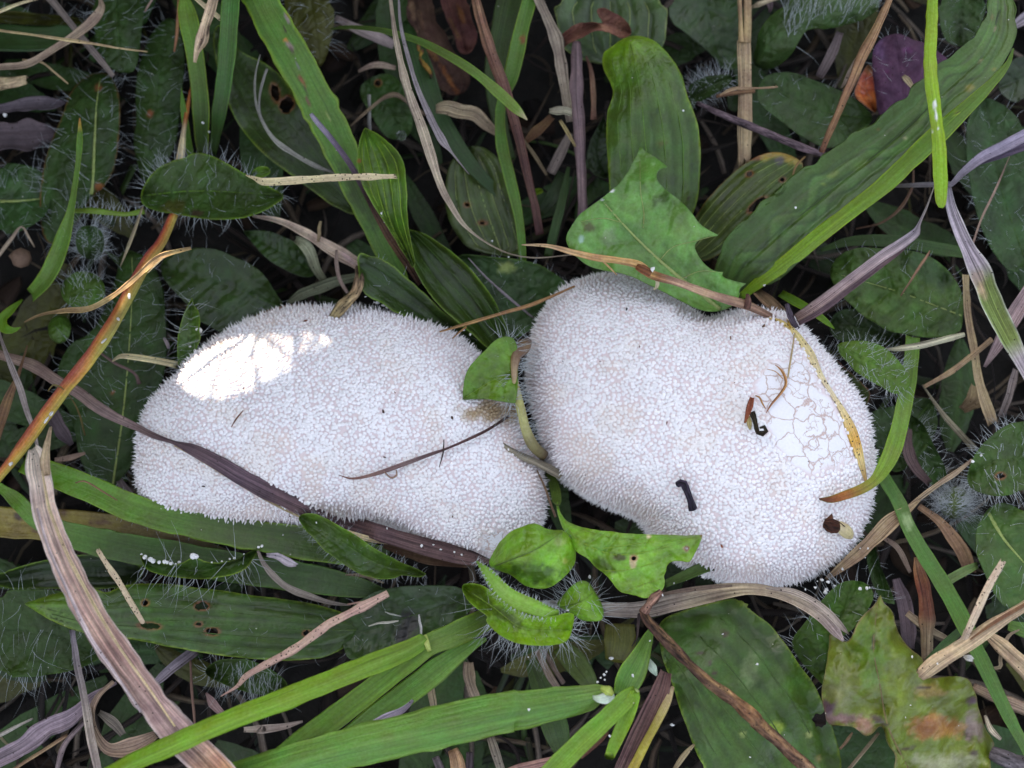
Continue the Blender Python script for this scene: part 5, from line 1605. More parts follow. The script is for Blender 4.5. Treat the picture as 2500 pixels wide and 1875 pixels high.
ribbon(GB, 'grass stem', 'slanting stem striped orange, red and green with white flecks',
       ['A', (1080, 1330, 30, 60), (1000, 1500, 34, 70), 'E', (930, 60, 37, 74), (820, 250, 40, 84), (700, 470, 42, 90), (560, 680, 43, 90), (400, 880, 43, 86), (250, 1080, 42, 84), (100, 1290, 40, 76), (0, 1420, 38, 62)],
       mat='grass', base='orange', sec='flat', depth=-.5, m=15, th=.8, grad=[(0, (178, 92, 70)), (.2, (150, 96, 60)), (.45, (160, 110, 60)), (.6, (182, 128, 60)), (.85, (196, 138, 52)), (1, (176, 120, 50))],
       across=[(-1, (118, 150, 70)), (-.5, (176, 160, 62)), (.1, (206, 128, 58)), (.8, (176, 78, 84))],
       extra=[('white_fleck', ['E', (x - dx, y - dy, z, w), (x, y, z + .3, w * 1.2), (x + dx, y + dy, z, w * .6)], 'dry', dict(base='white', sec='tube', depth=.5, m=4))
              for x, y, z, w, dx, dy in [(805, 315, 44, 16, 0, 16), (737, 458, 45, 14, 6, 8), (648, 592, 46, 12, 16, -14), (320, 1045, 46, 18, 8, -12), (290, 1085, 46, 12, 14, -20), (68, 1358, 43, 20, 8, -10)]])
ribbon(GB, 'grass blade', 'little curled green hook near the foot of the orange-tipped shoot', ['E', (140, 335, 14, 10), (60, 410, 18, 58), (15, 465, 20, 62), (30, 515, 21, 62), (85, 528, 22, 36), (126, 508, 23, 5)], base=(104, 156, 48), depth=.3, rim='lime')
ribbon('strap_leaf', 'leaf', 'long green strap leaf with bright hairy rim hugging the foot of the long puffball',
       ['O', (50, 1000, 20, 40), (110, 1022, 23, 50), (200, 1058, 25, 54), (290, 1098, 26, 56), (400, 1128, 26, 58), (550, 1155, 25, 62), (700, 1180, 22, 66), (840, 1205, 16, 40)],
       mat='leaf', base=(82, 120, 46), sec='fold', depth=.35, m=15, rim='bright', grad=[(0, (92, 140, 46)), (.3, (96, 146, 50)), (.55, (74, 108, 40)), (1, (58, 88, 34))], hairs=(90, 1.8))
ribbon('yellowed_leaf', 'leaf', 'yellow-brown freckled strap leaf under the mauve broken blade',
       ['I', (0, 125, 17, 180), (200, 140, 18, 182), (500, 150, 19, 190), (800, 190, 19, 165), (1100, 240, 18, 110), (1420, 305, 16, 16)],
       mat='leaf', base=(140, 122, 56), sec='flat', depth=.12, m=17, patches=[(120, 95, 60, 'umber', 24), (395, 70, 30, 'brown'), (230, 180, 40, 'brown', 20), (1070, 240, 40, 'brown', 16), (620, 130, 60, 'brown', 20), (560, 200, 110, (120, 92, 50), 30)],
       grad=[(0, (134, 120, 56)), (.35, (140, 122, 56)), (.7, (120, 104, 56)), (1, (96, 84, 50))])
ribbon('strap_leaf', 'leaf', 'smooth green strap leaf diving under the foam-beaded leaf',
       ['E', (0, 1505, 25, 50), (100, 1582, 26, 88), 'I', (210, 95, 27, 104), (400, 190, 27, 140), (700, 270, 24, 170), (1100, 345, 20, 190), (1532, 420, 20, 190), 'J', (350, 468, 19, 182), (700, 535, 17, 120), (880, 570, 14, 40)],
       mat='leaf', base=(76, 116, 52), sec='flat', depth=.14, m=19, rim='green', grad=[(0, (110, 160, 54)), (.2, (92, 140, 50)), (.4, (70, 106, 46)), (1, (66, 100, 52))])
ribbon(GB, 'grass blade', 'wide two-toned blade ending in a torn white sheath, broadest of the crossing blades',
       ['K', (770, 1180, 44, 40), (700, 1200, 49, 110), (600, 1232, 52, 160), (400, 1270, 54, 200), (200, 1310, 55, 226), 'J', (1700, 1310, 56, 232), (1500, 1350, 57, 240), (1200, 1420, 57, 246), (900, 1490, 56, 240), (600, 1560, 55, 232), (350, 1625, 54, 220), (200, 1670, 53, 212), (60, 1710, 50, 200)],
       base=(98, 150, 70), sec='roof', depth=.7, m=19, rim=(140, 188, 96), grad=[(0, (120, 160, 84)), (.1, (92, 142, 66)), (.6, (100, 152, 72)), (1, (96, 148, 64))],
       extra=[('torn_sheath', ['K', (625, 1215, 51, 16), (670, 1230, 53, 50), (720, 1222, 53, 66), (765, 1200, 51, 40)], 'grass', dict(base=(206, 218, 200), sec='flat', depth=-.3, rim='white')),
              ('sheath_tip', ['K', (680, 1160, 53, 30), (725, 1180, 54, 60), (758, 1205, 53, 30)], 'grass', dict(base=(170, 200, 110), sec='flat', depth=-.5))])
ribbon(GB, 'grass blade', 'blade bending at a pale node and running down beside the wide two-toned one',
       ['J', (1560, 700, 36, 130), (1400, 780, 42, 148), (1270, 840, 46, 140), (1140, 895, 48, 128), (1020, 985, 48, 128), (880, 1095, 48, 130), (700, 1235, 47, 136), (450, 1425, 46, 150), (250, 1590, 44, 160), (80, 1720, 42, 160)],
       base=(100, 148, 50), sec='fold', depth=.35, m=15, rim='bright', grad=[(0, (78, 112, 40)), (.2, (100, 142, 56)), (.3, (104, 150, 52)), (1, (98, 146, 44))],
       extra=[('node', ['J', (1118, 830, 48.5, 20), (1128, 880, 50, 34), (1145, 930, 49.5, 24)], 'grass', dict(base=(176, 206, 130), sec='tube', depth=.5, m=6))])
ribbon(GB, 'grass blade', 'long two-toned blade crossing the mauve broken blade',
       ['J', (1130, 855, 50, 90), (1010, 925, 53, 118), (800, 1010, 56, 126), (500, 1130, 58, 126), (200, 1250, 60, 126), (0, 1325, 61, 124), 'I', (1400, 1375, 62, 122), (1200, 1462, 62, 120), (1000, 1552, 62, 116), (800, 1640, 61, 110), (700, 1690, 60, 100)],
       base=(118, 166, 48), sec='roof', depth=.9, m=15, rim=(140, 188, 60), grad=[(0, (110, 156, 60)), (.4, (124, 172, 50)), (1, (116, 166, 46))])
ribbon(GB, 'grass blade', 'broad blade in the shade between the node blade and the dry mauve scrap',
       ['J', (1500, 855, 38, 20), (1400, 900, 41, 70), (1280, 980, 43, 116), (1140, 1090, 43, 146), (980, 1210, 42, 150), (800, 1345, 40, 138), (650, 1450, 38, 110), (520, 1530, 34, 90)],
       base=(100, 150, 62), sec='fold', depth=.25, m=15, rim='bright')
ribbon(GB, 'grass blade', 'pale green leaf sheath standing at the centre of the tussock base',
       ['K', (1000, 790, 36, 30), (970, 860, 39, 76), (930, 960, 42, 120), (880, 1060, 43, 160), (840, 1140, 44, 150), (815, 1210, 44, 110)],
       base=(92, 142, 58), sec='fold', depth=.5, m=15, rim='bright', extra=[('white_sheath', ['K', (975, 975, 37, 20), (990, 1010, 38, 46), (1012, 1050, 38, 52), (1030, 1085, 36, 12)], 'grass', dict(base=(196, 210, 190), sec='flat', depth=-.4)),
                                                                             ('sheath_lip', ['K', (905, 1165, 45, 40), (895, 1205, 46, 50), (900, 1260, 45, 20)], 'grass', dict(base=(176, 206, 160), sec='flat', depth=-.4))])
ribbon(GB, 'grass blade', 'bright folded blade running down from the pale green sheath', ['K', (895, 1175, 46, 60), (830, 1235, 49, 110), (700, 1360, 51, 118), (560, 1490, 51, 124), (420, 1630, 50, 128), (370, 1680, 49, 120)],
       base=(112, 162, 52), sec='vee', depth=.4, m=15, rim='bright')
ribbon(GB, 'grass blade', 'short bright blade with a ragged end below the pale sheath', ['K', (895, 1190, 47, 70), (860, 1290, 49, 88), (810, 1410, 49, 82), (765, 1510, 48, 72), (738, 1580, 47, 60)],
       base=(118, 172, 46), sec='flat', depth=.3, rim='lime', frayed=True, m=13)
ribbon(GB, 'grass blade', 'stub of green blade touching the lower rim of the kidney-shaped puffball', ['K', (1080, 512, 24, 40), (1200, 462, 26, 66), (1330, 405, 27, 72), (1365, 400, 27, 56)], base=(82, 120, 46), sec='vee', depth=.3, frayed=True)
ribbon(GB, 'grass blade', 'curving blade whose rusty tip rests on the kidney-shaped puffball',
       ['H', (1090, 570, 22, 88), (1080, 700, 24, 94), (1062, 850, 26, 98), (1035, 1000, 28, 96), (1002, 1150, 29, 100), (960, 1280, 33, 100), (905, 1390, 35, 88), (850, 1465, 36, 70), (780, 1512, 2006, 62), (680, 1552, 2003.5, 56), (580, 1582, 2002.4, 44), (512, 1578, 2001.8, 10)],
       base=(108, 152, 60), sec='vee', depth=.3, m=15, rim='bright', grad=[(0, (92, 138, 56)), (.45, (112, 158, 62)), (.68, (120, 160, 48)), (.78, (150, 136, 50)), (.88, (176, 110, 40)), (.96, (120, 62, 28)), (1, (90, 44, 24))])
ribbon(GB, 'grass blade', 'long straight blade slanting past the forked straw', ['H', (810, 1220, 20, 30), (900, 1420, 24, 78), 'L', (1005, 10, 27, 84), (1060, 150, 29, 92), (1155, 320, 31, 98), (1285, 530, 33, 102), (1400, 740, 34, 102), (1500, 950, 34, 92), (1620, 1200, 33, 84), (1720, 1400, 31, 74), (1787, 1520, 29, 62)],
       base=(84, 132, 58), sec='vee', depth=.3, m=13, rim='grass', patches=['L', (1060, 120, 50, (150, 190, 150), 40, 60)])
ribbon(GB, 'grass blade', 'dark narrow blade end behind the forked straw', ['L', (1180, 990, 30, 30), (1280, 900, 31, 54), (1390, 800, 30, 46)], base=(66, 110, 56), depth=.3)
ribbon(GB, 'grass blade', 'pale green blade tip crossing to the pale-ribbed leaf', ['L', (1310, 490, 22, 56), (1400, 440, 23, 56), (1495, 395, 22, 40)], base=(110, 146, 96), depth=.2)
ribbon(GB, 'grass blade', 'shaded green blade under the thick end of the forked straw', ['L', (1690, 770, 24, 60), (1787, 800, 24, 90)], base=(88, 134, 56), depth=.2)
ribbon(GB, 'grass blade', 'two-toned grey and green blade with a dead patch hanging from the grey fold',
       ['D', (1315, 1130, 32, 22), (1328, 1280, 34, 66), (1388, 1450, 36, 92), (1450, 1580, 37, 108), 'H', (1512, 170, 38, 146), (1590, 370, 38, 146), (1680, 550, 37, 128), (1787, 750, 35, 92)], mat='dry',
       base='mauve', sec='gutter', depth=.2, m=15, rim=(200, 196, 190), grad=[(0, (170, 160, 170)), (.35, (164, 150, 158)), (.42, (108, 134, 84)), (.68, (112, 138, 82)), (.76, (160, 146, 150)), (1, (168, 152, 150))],
       patches=['H', (1490, 210, 60, (150, 130, 120), 70, 60), (1530, 290, 40, 'tan', 50)])
ribbon(GB, 'grass blade', 'grass blade stub in the shade of the dark stem', ['K', (240, 980, 11, 60), (330, 1200, 14, 150), (400, 1420, 14, 150), (440, 1560, 10, 90)], base=(66, 98, 36), depth=.2, rim='mid')
ribbon(GB, 'grass blade', 'olive blade in the shade under the small shield-shaped leaf', ['K', (420, 900, 14, 100), (520, 1000, 16, 140), (600, 1110, 16, 110), (640, 1190, 13, 60)], base=(84, 110, 40), depth=.2)
ribbon(GB, 'grass blade', 'green stem rising between the two puffballs to the wedge leaf', ['G', (365, 1420, 16, 50), (395, 1520, 20, 60), (410, 1620, 26, 50), 'K', (412, 20, 30, 30)], base=(92, 124, 56), depth=.3)
ribbon(GB, 'grass blade', 'yellowish stem under the small shield-shaped leaf', ['K', (800, 760, 15, 170), (800, 880, 16, 190), (770, 1000, 13, 120)], base=(104, 112, 48), depth=-.2, sec='flat')

# ------------------------------------------------------------------ straws, dry blades, twigs
DB, ST_, TW = 'dry_blade', 'straw', 'twig'
ribbon('hairy_stalk', 'stem', 'thin bristly green stalk joining the bristly oval leaf to the silky tuft', ['A', (460, 1315, 19, 26), (560, 1312, 21, 40), (680, 1325, 21, 34), (790, 1335, 21, 30), (900, 1315, 20, 44)], mat='leaf', base=(104, 140, 50), sec='tube', depth=.6, hairs=(110, 4.0), part='stalk')
leaf(HL, 'leaf', 'little leaf matted with white silky hair under the narrow shoot', 'A',
     [(480, 1420), (560, 1395), (640, 1430), (655, 1540), (610, 1630), (510, 1605), (465, 1520)], [(560, 1620, 13), (560, 1510, 17), (560, 1410, 17)], base='dark', mat='hairy', vein='none', hairs=dict(n=330, edge=80, length=3.6, rad=0.085), step=3)
leaf('seedling', 'seedling', 'spoon-shaped seedling leaf beside the cut cream straw', 'A',
     [(1568, 1082), (1590, 1050), (1640, 1034), (1678, 1048), (1684, 1080), (1650, 1100), (1600, 1106)], [(1575, 1085, 24), (1630, 1070, 27), (1680, 1065, 27)], base='green', vein='none', step=2.5, rim='bright', cup=1)
crumb('E', 130, 75, 12, 62, 'round brown seed pod with a dark rim in the litter', name='seed_pod', cat='seed pod', mat='pod', lump=0.12)
ribbon(ST_, 'straw', 'fine twin straw leaning from the bristly oval leaf to the striped stem', ['A', (890, 1285, 26, 10), (840, 1430, 27, 22), (790, 1560, 26, 20), (750, 1660, 24, 6)], mat='dry', base=(150, 136, 110), sec='tube', depth=.6)
ribbon(ST_, 'straw', 'bent pale straw beside the round brown seed pod', ['A', (0, 1580, 16, 26), (70, 1490, 18, 26), (135, 1412, 18, 14), (180, 1480, 17, 14), (215, 1540, 14, 8)], mat='dry', base=(170, 150, 130), sec='tube', depth=.6)
leaf(HL, 'leaf', 'dull toothed leaf behind the pinkish cream dry blade', 'B',
     [(-20, 1440), (120, 1430), (300, 1500), (420, 1590), (470, 1680), (380, 1740), (250, 1690), (100, 1590)], [(440, 1700, 7), (200, 1560, 10), (0, 1450, 9)], base='dark', mat='leaf', vein='pinnate', midrib='mid')


def dry(name, label, path, base='tan', cat=None, mat='dry', **kw):
    kw.setdefault('sec', 'gutter')
    kw.setdefault('depth', .3)
    kw.setdefault('rough', .08)
    kw.setdefault('edge_noise', .08)
    kw.setdefault('wob', .8)
    return ribbon(name, cat or name.replace('_', ' '), label, path, mat=mat, base=base, **kw)


dry(DB, 'curled grey-tan dry blade rising to a hooked tip', ['A', (0, 420, 22, 46), (150, 405, 24, 50), (280, 345, 26, 46), (400, 270, 27, 52), (520, 190, 28, 62), (600, 120, 29, 68), (640, 50, 29, 52), (630, -5, 28, 24)], (170, 146, 126))
dry(ST_, 'thin tan straw lying across the curled dry blade', ['A', (0, 185, 28, 15), (400, 245, 31, 20), (600, 275, 31, 18), (920, 322, 28, 7)], 'straw', sec='tube', depth=.7)
dry(DB, 'grey stem slanting under the curled dry blade', ['A', (315, -10, 22, 46), (450, 160, 21, 42), (560, 300, 20, 42), (710, 470, 17, 26)], 'grey')
dry(ST_, 'bent straw sliver below the curled dry blade', ['A', (140, 375, 22, 10), (260, 388, 22, 15), (340, 450, 20, 15), (425, 522, 18, 8)], 'straw', sec='tube', depth=.6)
dry(ST_, 'pale straw end poking in above the olive leaf', ['A', (0, 75, 20, 24), (120, 25, 21, 22), (215, -4, 20, 18)], 'cream', sec='tube', depth=.6)
dry('wood_chip', 'short cream wood chip in the litter', ['A', (0, 525, 11, 78), (80, 515, 12, 76), (150, 498, 12, 56)], (168, 146, 116), cat='wood chip', mat='twig', sec='tube', depth=.5, frayed=True)
dry('dead_leaf', 'thin violet-grey dead leaf below the wood chip', ['A', (0, 680, 9, 60), (200, 650, 10, 84), (330, 645, 10, 70), (415, 635, 9, 14)], (92, 82, 88), cat='dead leaf', mat='dead')
dry('dead_leaf', 'wide folded grey dead leaf next to the pale-ribbed leaf', ['A', (0, 860, 8, 190), (150, 850, 9, 195), (270, 840, 9, 160), (350, 828, 8, 60)], (88, 76, 80), cat='dead leaf', mat='dead', m=15)
dry(DB, 'twisted tan leaf scrap hanging over the wider twin shoot', ['A', (1335, -10, 38, 62), (1310, 80, 38, 60), (1280, 170, 37, 58), (1262, 255, 37, 78), (1230, 320, 36, 40), (1215, 390, 35, 18)], (190, 164, 136), patches=['A', (1300, 180, 14, 'umber', 50, 10), (1250, 270, 10, 'umber', 40, 20)])
dry(ST_, 'yellow straw piece behind the twisted tan scrap', ['A', (1220, -10, 32, 26), (1300, 55, 31, 32), (1380, 118, 29, 26)], 'cream', sec='tube', depth=.6)
dry(ST_, 'reddish straw beside the wider twin shoot', ['A', (1112, -4, 20, 12), (1104, 200, 18, 18), (1085, 322, 15, 14)], (176, 124, 92), sec='tube', depth=.7)
dry(ST_, 'tiny pink straw end above the dull dark leaf', ['A', (948, -4, 18, 14), (925, 35, 18, 14), (905, 72, 17, 8)], (178, 150, 136), sec='tube', depth=.7)
dry(ST_, 'cut straw lying across the wide torn blade, cream and flat', ['B', (0, 1090, 37, 8), (60, 1112, 38, 26), (110, 1132, 39, 46), (300, 1125, 40, 50), (500, 1115, 40, 50), (750, 1106, 40, 42), (935, 1100, 39, 32)], 'cream', depth=.25, frayed=True, mat='spotted')
dry(DB, 'longest tan straw, curving down and thinning to a thread',
    ['B', (903, -10, 42, 22), (930, 200, 43, 34), (970, 400, 43, 44), (1030, 620, 42, 56), (1090, 780, 41, 62), (1150, 960, 40, 60), (1210, 1140, 38, 46), (1280, 1280, 36, 34), (1360, 1400, 34, 22), (1480, 1500, 32, 11), (1640, 1580, 30, 8), (1800, 1605, 29, 8), (2030, 1588, 29, 6)],
    (176, 158, 138), wob=.4)
dry(DB, 'slender grey straw beside the longest tan one, ending in a bristle', ['B', (955, -10, 38, 13), (965, 150, 38, 18), (1000, 310, 37, 28), (1060, 520, 36, 30), (1140, 710, 35, 42), (1225, 875, 34, 48), (1280, 945, 33, 15), (1330, 1010, 33, 9), (1392, 1086, 32, 4)], (160, 148, 150), wob=.4)
dry(DB, 'stout dry stem, tan above and purple-brown below', ['B', (1430, -20, 28, 62), (1480, 180, 28, 70), (1560, 400, 27, 74), (1630, 600, 25, 62), (1700, 850, 22, 60), (1745, 1050, 19, 56), (1800, 1280, 16, 54), (1830, 1460, 12, 54)], 'brown', sec='tube', depth=.7,
    grad=[(0, (150, 112, 88)), (.25, (140, 104, 80)), (.42, (112, 78, 66)), (1, (92, 62, 60))])
dry(DB, 'papery tan husk lying behind the paired straws', ['B', (1185, 680, 17, 44), (1250, 672, 18, 84), (1330, 695, 18, 100), (1430, 715, 17, 92), (1500, 780, 15, 74), (1570, 840, 12, 40)], (170, 150, 122), sec='flat', depth=.2)
dry(DB, 'pinkish cream dry blade sinking behind the dark toothed leaf', ['B', (40, 1348, 18, 10), (200, 1375, 19, 40), (350, 1440, 20, 60), (500, 1530, 20, 74), (620, 1600, 20, 80), (730, 1670, 17, 70)], (200, 176, 156), patches=['B', (640, 1610, 60, (206, 176, 170), 20, 40)])
dry(ST_, 'fine grey straw bowed into a hook over the leaf with a black hole', ['B', (92, 340, 28, 6), (66, 450, 27, 11), (60, 560, 26, 14), (70, 660, 26, 18), (105, 760, 25, 22), (180, 870, 24, 28), (300, 960, 23, 34), (430, 1035, 21, 30), (555, 1082, 18, 10)], (160, 156, 146), sec='flat', depth=.3)
dry(ST_, 'second finer strand within the bowed grey straw', ['B', (135, 430, 26, 16), (95, 540, 26, 14), (82, 660, 26, 12), (100, 750, 26, 8)], (150, 146, 140), sec='tube', depth=.7)
dry(DB, 'grey litter blade in the gap behind the arching blade', ['B', (555, 112, 10, 40), (760, 210, 12, 74), (925, 280, 9, 56)], (150, 134, 130))
dry(DB, 'buff litter blade lower in the same gap', ['B', (700, 445, 9, 20), (800, 405, 11, 46), (935, 420, 9, 36)], (160, 138, 122))
dry(ST_, 'thin curved straw over the leaf with the dew bead', ['B', (650, 790, 14, 10), (760, 690, 16, 22), (870, 605, 16, 26), (940, 592, 16, 26), (1010, 640, 14, 24), (1120, 720, 12, 20)], (130, 110, 90), sec='tube', depth=.7)
dry(ST_, 'upright grey stub beside the light green pointed leaf', ['B', (768, 590, 16, 24), (770, 700, 15, 24), (772, 820, 12, 22)], (130, 126, 122), sec='tube', depth=.7)
dry(DB, 'grey-green stub standing behind the long puffball', ['B', (310, 1490, 15, 40), (360, 1520, 18, 66), (400, 1580, 17, 70), (440, 1680, 13, 60), (490, 1760, 8, 40)], (150, 152, 124), sec='flat', depth=.3)
dry(ST_, 'short tan peg over the pinkish cream blade', ['B', (465, 1378, 24, 20), (458, 1440, 23, 24), (452, 1505, 21, 20)], (150, 130, 100), sec='tube', depth=.7)
dry('dead_leaf', 'long dead grey-green leaf along the top of the long puffball', ['F', (255, 355, 10, 20), (340, 305, 12, 60), (430, 268, 12, 74), (560, 222, 12, 66), (700, 190, 10, 50)], (120, 124, 100), cat='dead leaf', sec='flat', depth=-.2)
dry('dead_leaf', 'pale crumbling leaf edge showing behind the rim of the long puffball', ['F', (-30, 500, 12, 20), (120, 430, 14, 40), (250, 395, 14, 44), (350, 382, 14, 36), (430, 372, 13, 14)], (150, 120, 104), cat='dead leaf', mat='dead', sec='flat', depth=.2)
ribbon(TW, 'twig', 'hooked woody stub resting on the top of the long puffball', ['F', (690, 130, 24, 20), (706, 200, 29, 52), (690, 280, 31, 64), (640, 340, 33, 66), (590, 390, 33, 62), (545, 442, 31, 46)], mat='twig', base=(132, 110, 80), sec='tube', depth=.6, frayed=True,
       grad=[(0, (100, 82, 70)), (.5, (128, 104, 80)), (1, (140, 126, 90))], rough=.1, edge_noise=.12)
dry(ST_, 'thin curved straw against the hooked woody stub', ['F', (566, 28, 22, 18), (566, 110, 23, 24), (585, 210, 24, 24), (635, 295, 24, 18)], (146, 124, 116), sec='tube', depth=.7)
ribbon(ST_, 'straw', 'thin brown straw with a side branch spanning to the kidney-shaped puffball', ['F', (1208, 536, 30, 12), (1400, 480, 33, 22), (1600, 420, 34, 22), (1787, 365, 33, 24), (2050, 252, 28, 12)], mat='dry', base=(170, 130, 88), sec='tube', depth=.7, part='stalk',
       extra=[('branch', ['F', (1288, 577, 30, 8), (1330, 540, 32, 10), (1375, 505, 33.4, 12)], 'dry', dict(base=(170, 130, 88), sec='tube', depth=.7, m=5))])
dry(ST_, 'fine mauve straw lying on the flat blue-green leaf', ['F', (1383, 78, 20, 6), (1500, 200, 20, 14), (1650, 330, 20, 16), (1790, 450, 17, 12)], (156, 144, 150), sec='tube', depth=.7)
ribbon('hairy_stalk', 'stem', 'pale yellow hairy stem with a brown head between the puffballs', ['G', (235, 590, 31, 40), (195, 628, 35, 104), (152, 690, 36, 66), (143, 800, 37, 40), (160, 920, 37, 50), (190, 1050, 36, 58), (215, 1150, 34, 62), (255, 1240, 31, 76), (330, 1310, 26, 70)],
       mat='leaf', base=(170, 160, 100), sec='tube', depth=.6, part='stalk', grad=[(0, (110, 82, 56)), (.18, (122, 94, 66)), (.32, (176, 150, 116)), (.5, (172, 168, 100)), (.75, (166, 160, 104)), (1, (96, 80, 56))], hairs=(210, 5.0))
ribbon(TW, 'twig', 'wiry purple-brown stalk with two side hairs lying on the long puffball', ['F', (578, 1428, 1001.3, 3), (650, 1450, 1001.4, 12), (720, 1445, 1001.6, 17), (860, 1405, 1001.8, 26), (1000, 1355, 1002, 28), (1150, 1300, 1002, 22), (1250, 1265, 1002, 15), (1400, 1200, 1002, 18), (1520, 1140, 1002.2, 18), (1640, 1060, 1002.6, 18)],
       mat='dry', base=(110, 84, 84), sec='tube', depth=.6, part='stalk', grad=[(0, (140, 100, 90)), (.4, (120, 98, 98)), (.65, (96, 66, 66)), (1, (70, 50, 44))],
       extra=[('side_hair', ['F', (1235, 1208, 1002.4, 6), (1230, 1290, 1003, 10), (1205, 1382, 1001.6, 4)], 'dry', dict(base='umber', sec='tube', depth=.8, m=4)),
              ('side_hair', ['F', (860, 1405, 1002.2, 8), (905, 1446, 1001.8, 12), (940, 1430, 1001.8, 12), (938, 1398, 1001.8, 6)], 'dry', dict(base=(150, 120, 104), sec='tube', depth=.6, m=4))])
ribbon(DB, 'dry blade', 'dark purple-brown dried blade with a cream edge crossing the long puffball',
       ['E', (0, 680, 20, 60), (200, 745, 24, 74), (350, 840, 27, 70), (480, 910, 28, 68), (600, 1000, 29, 66), (720, 1070, 29, 56), (850, 1130, 29, 44), (950, 1180, 1002.5, 38), (1080, 1225, 1002, 24), (1200, 1272, 1002, 70), (1350, 1350, 1002.2, 92), (1500, 1440, 1002.2, 100),
        'F', (170, 1545, 1002.2, 106), (360, 1632, 1002.4, 108), 'J', (500, 86, 1002.6, 108), (650, 135, 1003, 106), (800, 182, 30, 100), (1000, 245, 28, 100), (1200, 300, 27, 104), (1400, 352, 26, 84), (1530, 372, 24, 26)],
       mat='dry', base=(96, 76, 84), sec='flat', depth=-.3, m=15, grad=[(0, (140, 114, 98)), (.3, (140, 118, 112)), (.4, (100, 80, 84)), (.55, (88, 70, 80)), (.7, (100, 76, 78)), (1, (84, 62, 60))], edge_noise=.05, part='blade',
       extra=[('cream_edge', ['E', (1085, 1245, 1001.6, 8), (1200, 1306, 1001.7, 12), (1350, 1398, 1001.8, 12), (1500, 1492, 1001.9, 12), 'F', (150, 1596, 1002, 14), (300, 1672, 1002.1, 14), 'J', (480, 142, 29, 30), (620, 190, 29, 36), (780, 235, 28, 32), (900, 262, 27, 10)], 'dry',
               dict(base=(214, 190, 150), sec='flat', depth=.1, m=7))])
ribbon('jointed_straw', 'grass stem', 'dry jointed grass stem with a brown node above the kidney-shaped puffball',
       ['C', (188, 1525, 44, 8), (350, 1532, 46, 24), (500, 1570, 47, 38), (650, 1605, 47, 48), (800, 1625, 47, 46), (920, 1652, 47, 52), 'G', (990, 175, 46.5, 56), (1150, 225, 45.5, 50), (1300, 280, 43, 50), (1450, 330, 40, 55), (1590, 370, 35, 60), (1700, 420, 31, 50), (1790, 470, 27, 40)],
       mat='dry', base=(178, 140, 102), sec='tube', depth=.6, part='stalk', grad=[(0, (206, 176, 140)), (.25, (196, 154, 104)), (.48, (190, 146, 96)), (.52, (120, 76, 46)), (.6, (170, 136, 112)), (1, (140, 110, 90))],
       extra=[('node', ['G', (905, 130, 47.5, 40), (945, 148, 48, 60), (990, 172, 47.3, 50)], 'dry', dict(base=(118, 70, 42), sec='tube', depth=.65, m=6)),
              ('branch', ['G', (690, 92, 47, 12), (740, 140, 46, 12), (782, 182, 44, 5)], 'dry', dict(base=(190, 150, 104), sec='tube', depth=.7, m=5)),
              ('upper_node', ['G', (1595, 300, 37, 20), (1600, 345, 37, 40), (1590, 390, 36, 50)], 'twig', dict(base=(84, 58, 50), sec='tube', depth=.7, m=6)),
              ('paper_curl', ['G', (990, 195, 46.5, 10), (1030, 215, 46, 24), (1030, 255, 45, 20), (1010, 275, 44, 8)], 'dry', dict(base=(206, 190, 160), sec='flat', depth=.4, m=5))])
dry(DB, 'upright purple-grey dry stem beside the big upright plantain leaf', ['C', (528, 262, 24, 56), (530, 500, 25, 76), (545, 800, 24, 76), (560, 1100, 21, 62), (566, 1350, 17, 60)], (112, 92, 94), sec='tube', depth=.6)
dry(DB, 'crumpled grey blade bending down over the purple-grey stem', ['C', (290, -10, 26, 56), (350, 120, 26, 84), (405, 260, 25, 86), (440, 450, 24, 72), (470, 620, 22, 62), (485, 760, 19, 40)], (154, 138, 122), sec='gutter', depth=.4)
dry(DB, 'short pale blade end folded against the purple-grey stem', ['C', (360, 690, 24, 26), (420, 690, 25, 56), (505, 700, 25, 50)], (160, 152, 130))
dry(ST_, 'short reddish peg between the purple-grey stem and the plantain leaf', ['C', (592, 350, 16, 12), (620, 430, 17, 26), (634, 590, 16, 34), (636, 745, 13, 34)], (150, 112, 94), sec='tube', depth=.6)
dry(ST_, 'thin straw crossing the dark gap by the stout dry stem', ['C', (190, 860, 15, 18), (270, 970, 16, 24), (345, 1090, 14, 16)], (120, 104, 80), sec='tube', depth=.6)
dry(ST_, 'little yellow straw over the purple-grey stem', ['C', (430, 750, 26, 18), (475, 830, 27, 22), (522, 915, 26, 14)], (150, 130, 90), sec='tube', depth=.6)
dry(DB, 'brown rag of leaf between the dark stems', ['C', (210, 880, 12, 30), (290, 810, 14, 64), (380, 730, 12, 50)], (112, 84, 60), mat='dead')
ribbon(DB, 'dry blade', 'flat split tan straw standing beside the silky tuft', ['C', (1575, 240, 23, 90), (1582, 500, 24, 86), (1582, 750, 24, 92), (1577, 1010, 20, 82)], mat='dry', base=(166, 142, 112), sec='flat', depth=-.25, part='stalk', frayed=True,
       extra=[('split_half', ['C', (1545, -20, 25, 26), (1552, 130, 24.5, 28), (1556, 262, 24, 34)], 'dry', dict(base=(170, 142, 104), sec='tube', depth=.6, m=5)),
              ('split_half', ['C', (1598, -20, 25, 52), (1598, 130, 24.5, 52), (1594, 262, 24, 52)], 'dry', dict(base=(166, 140, 104), sec='flat', depth=-.3))])
ribbon(TW, 'twig', 'dark purple fibrous twig slanting under the sweeping leaf', ['C', (1280, 640, 22, 26), (1450, 720, 25, 44), (1600, 780, 27, 50), (1787, 860, 29, 56), 'D', (330, 890, 30, 54), (440, 930, 30, 50), (545, 965, 29, 36)], mat='twig', base=(96, 80, 86), sec='tube', depth=.7, edge_noise=.08)
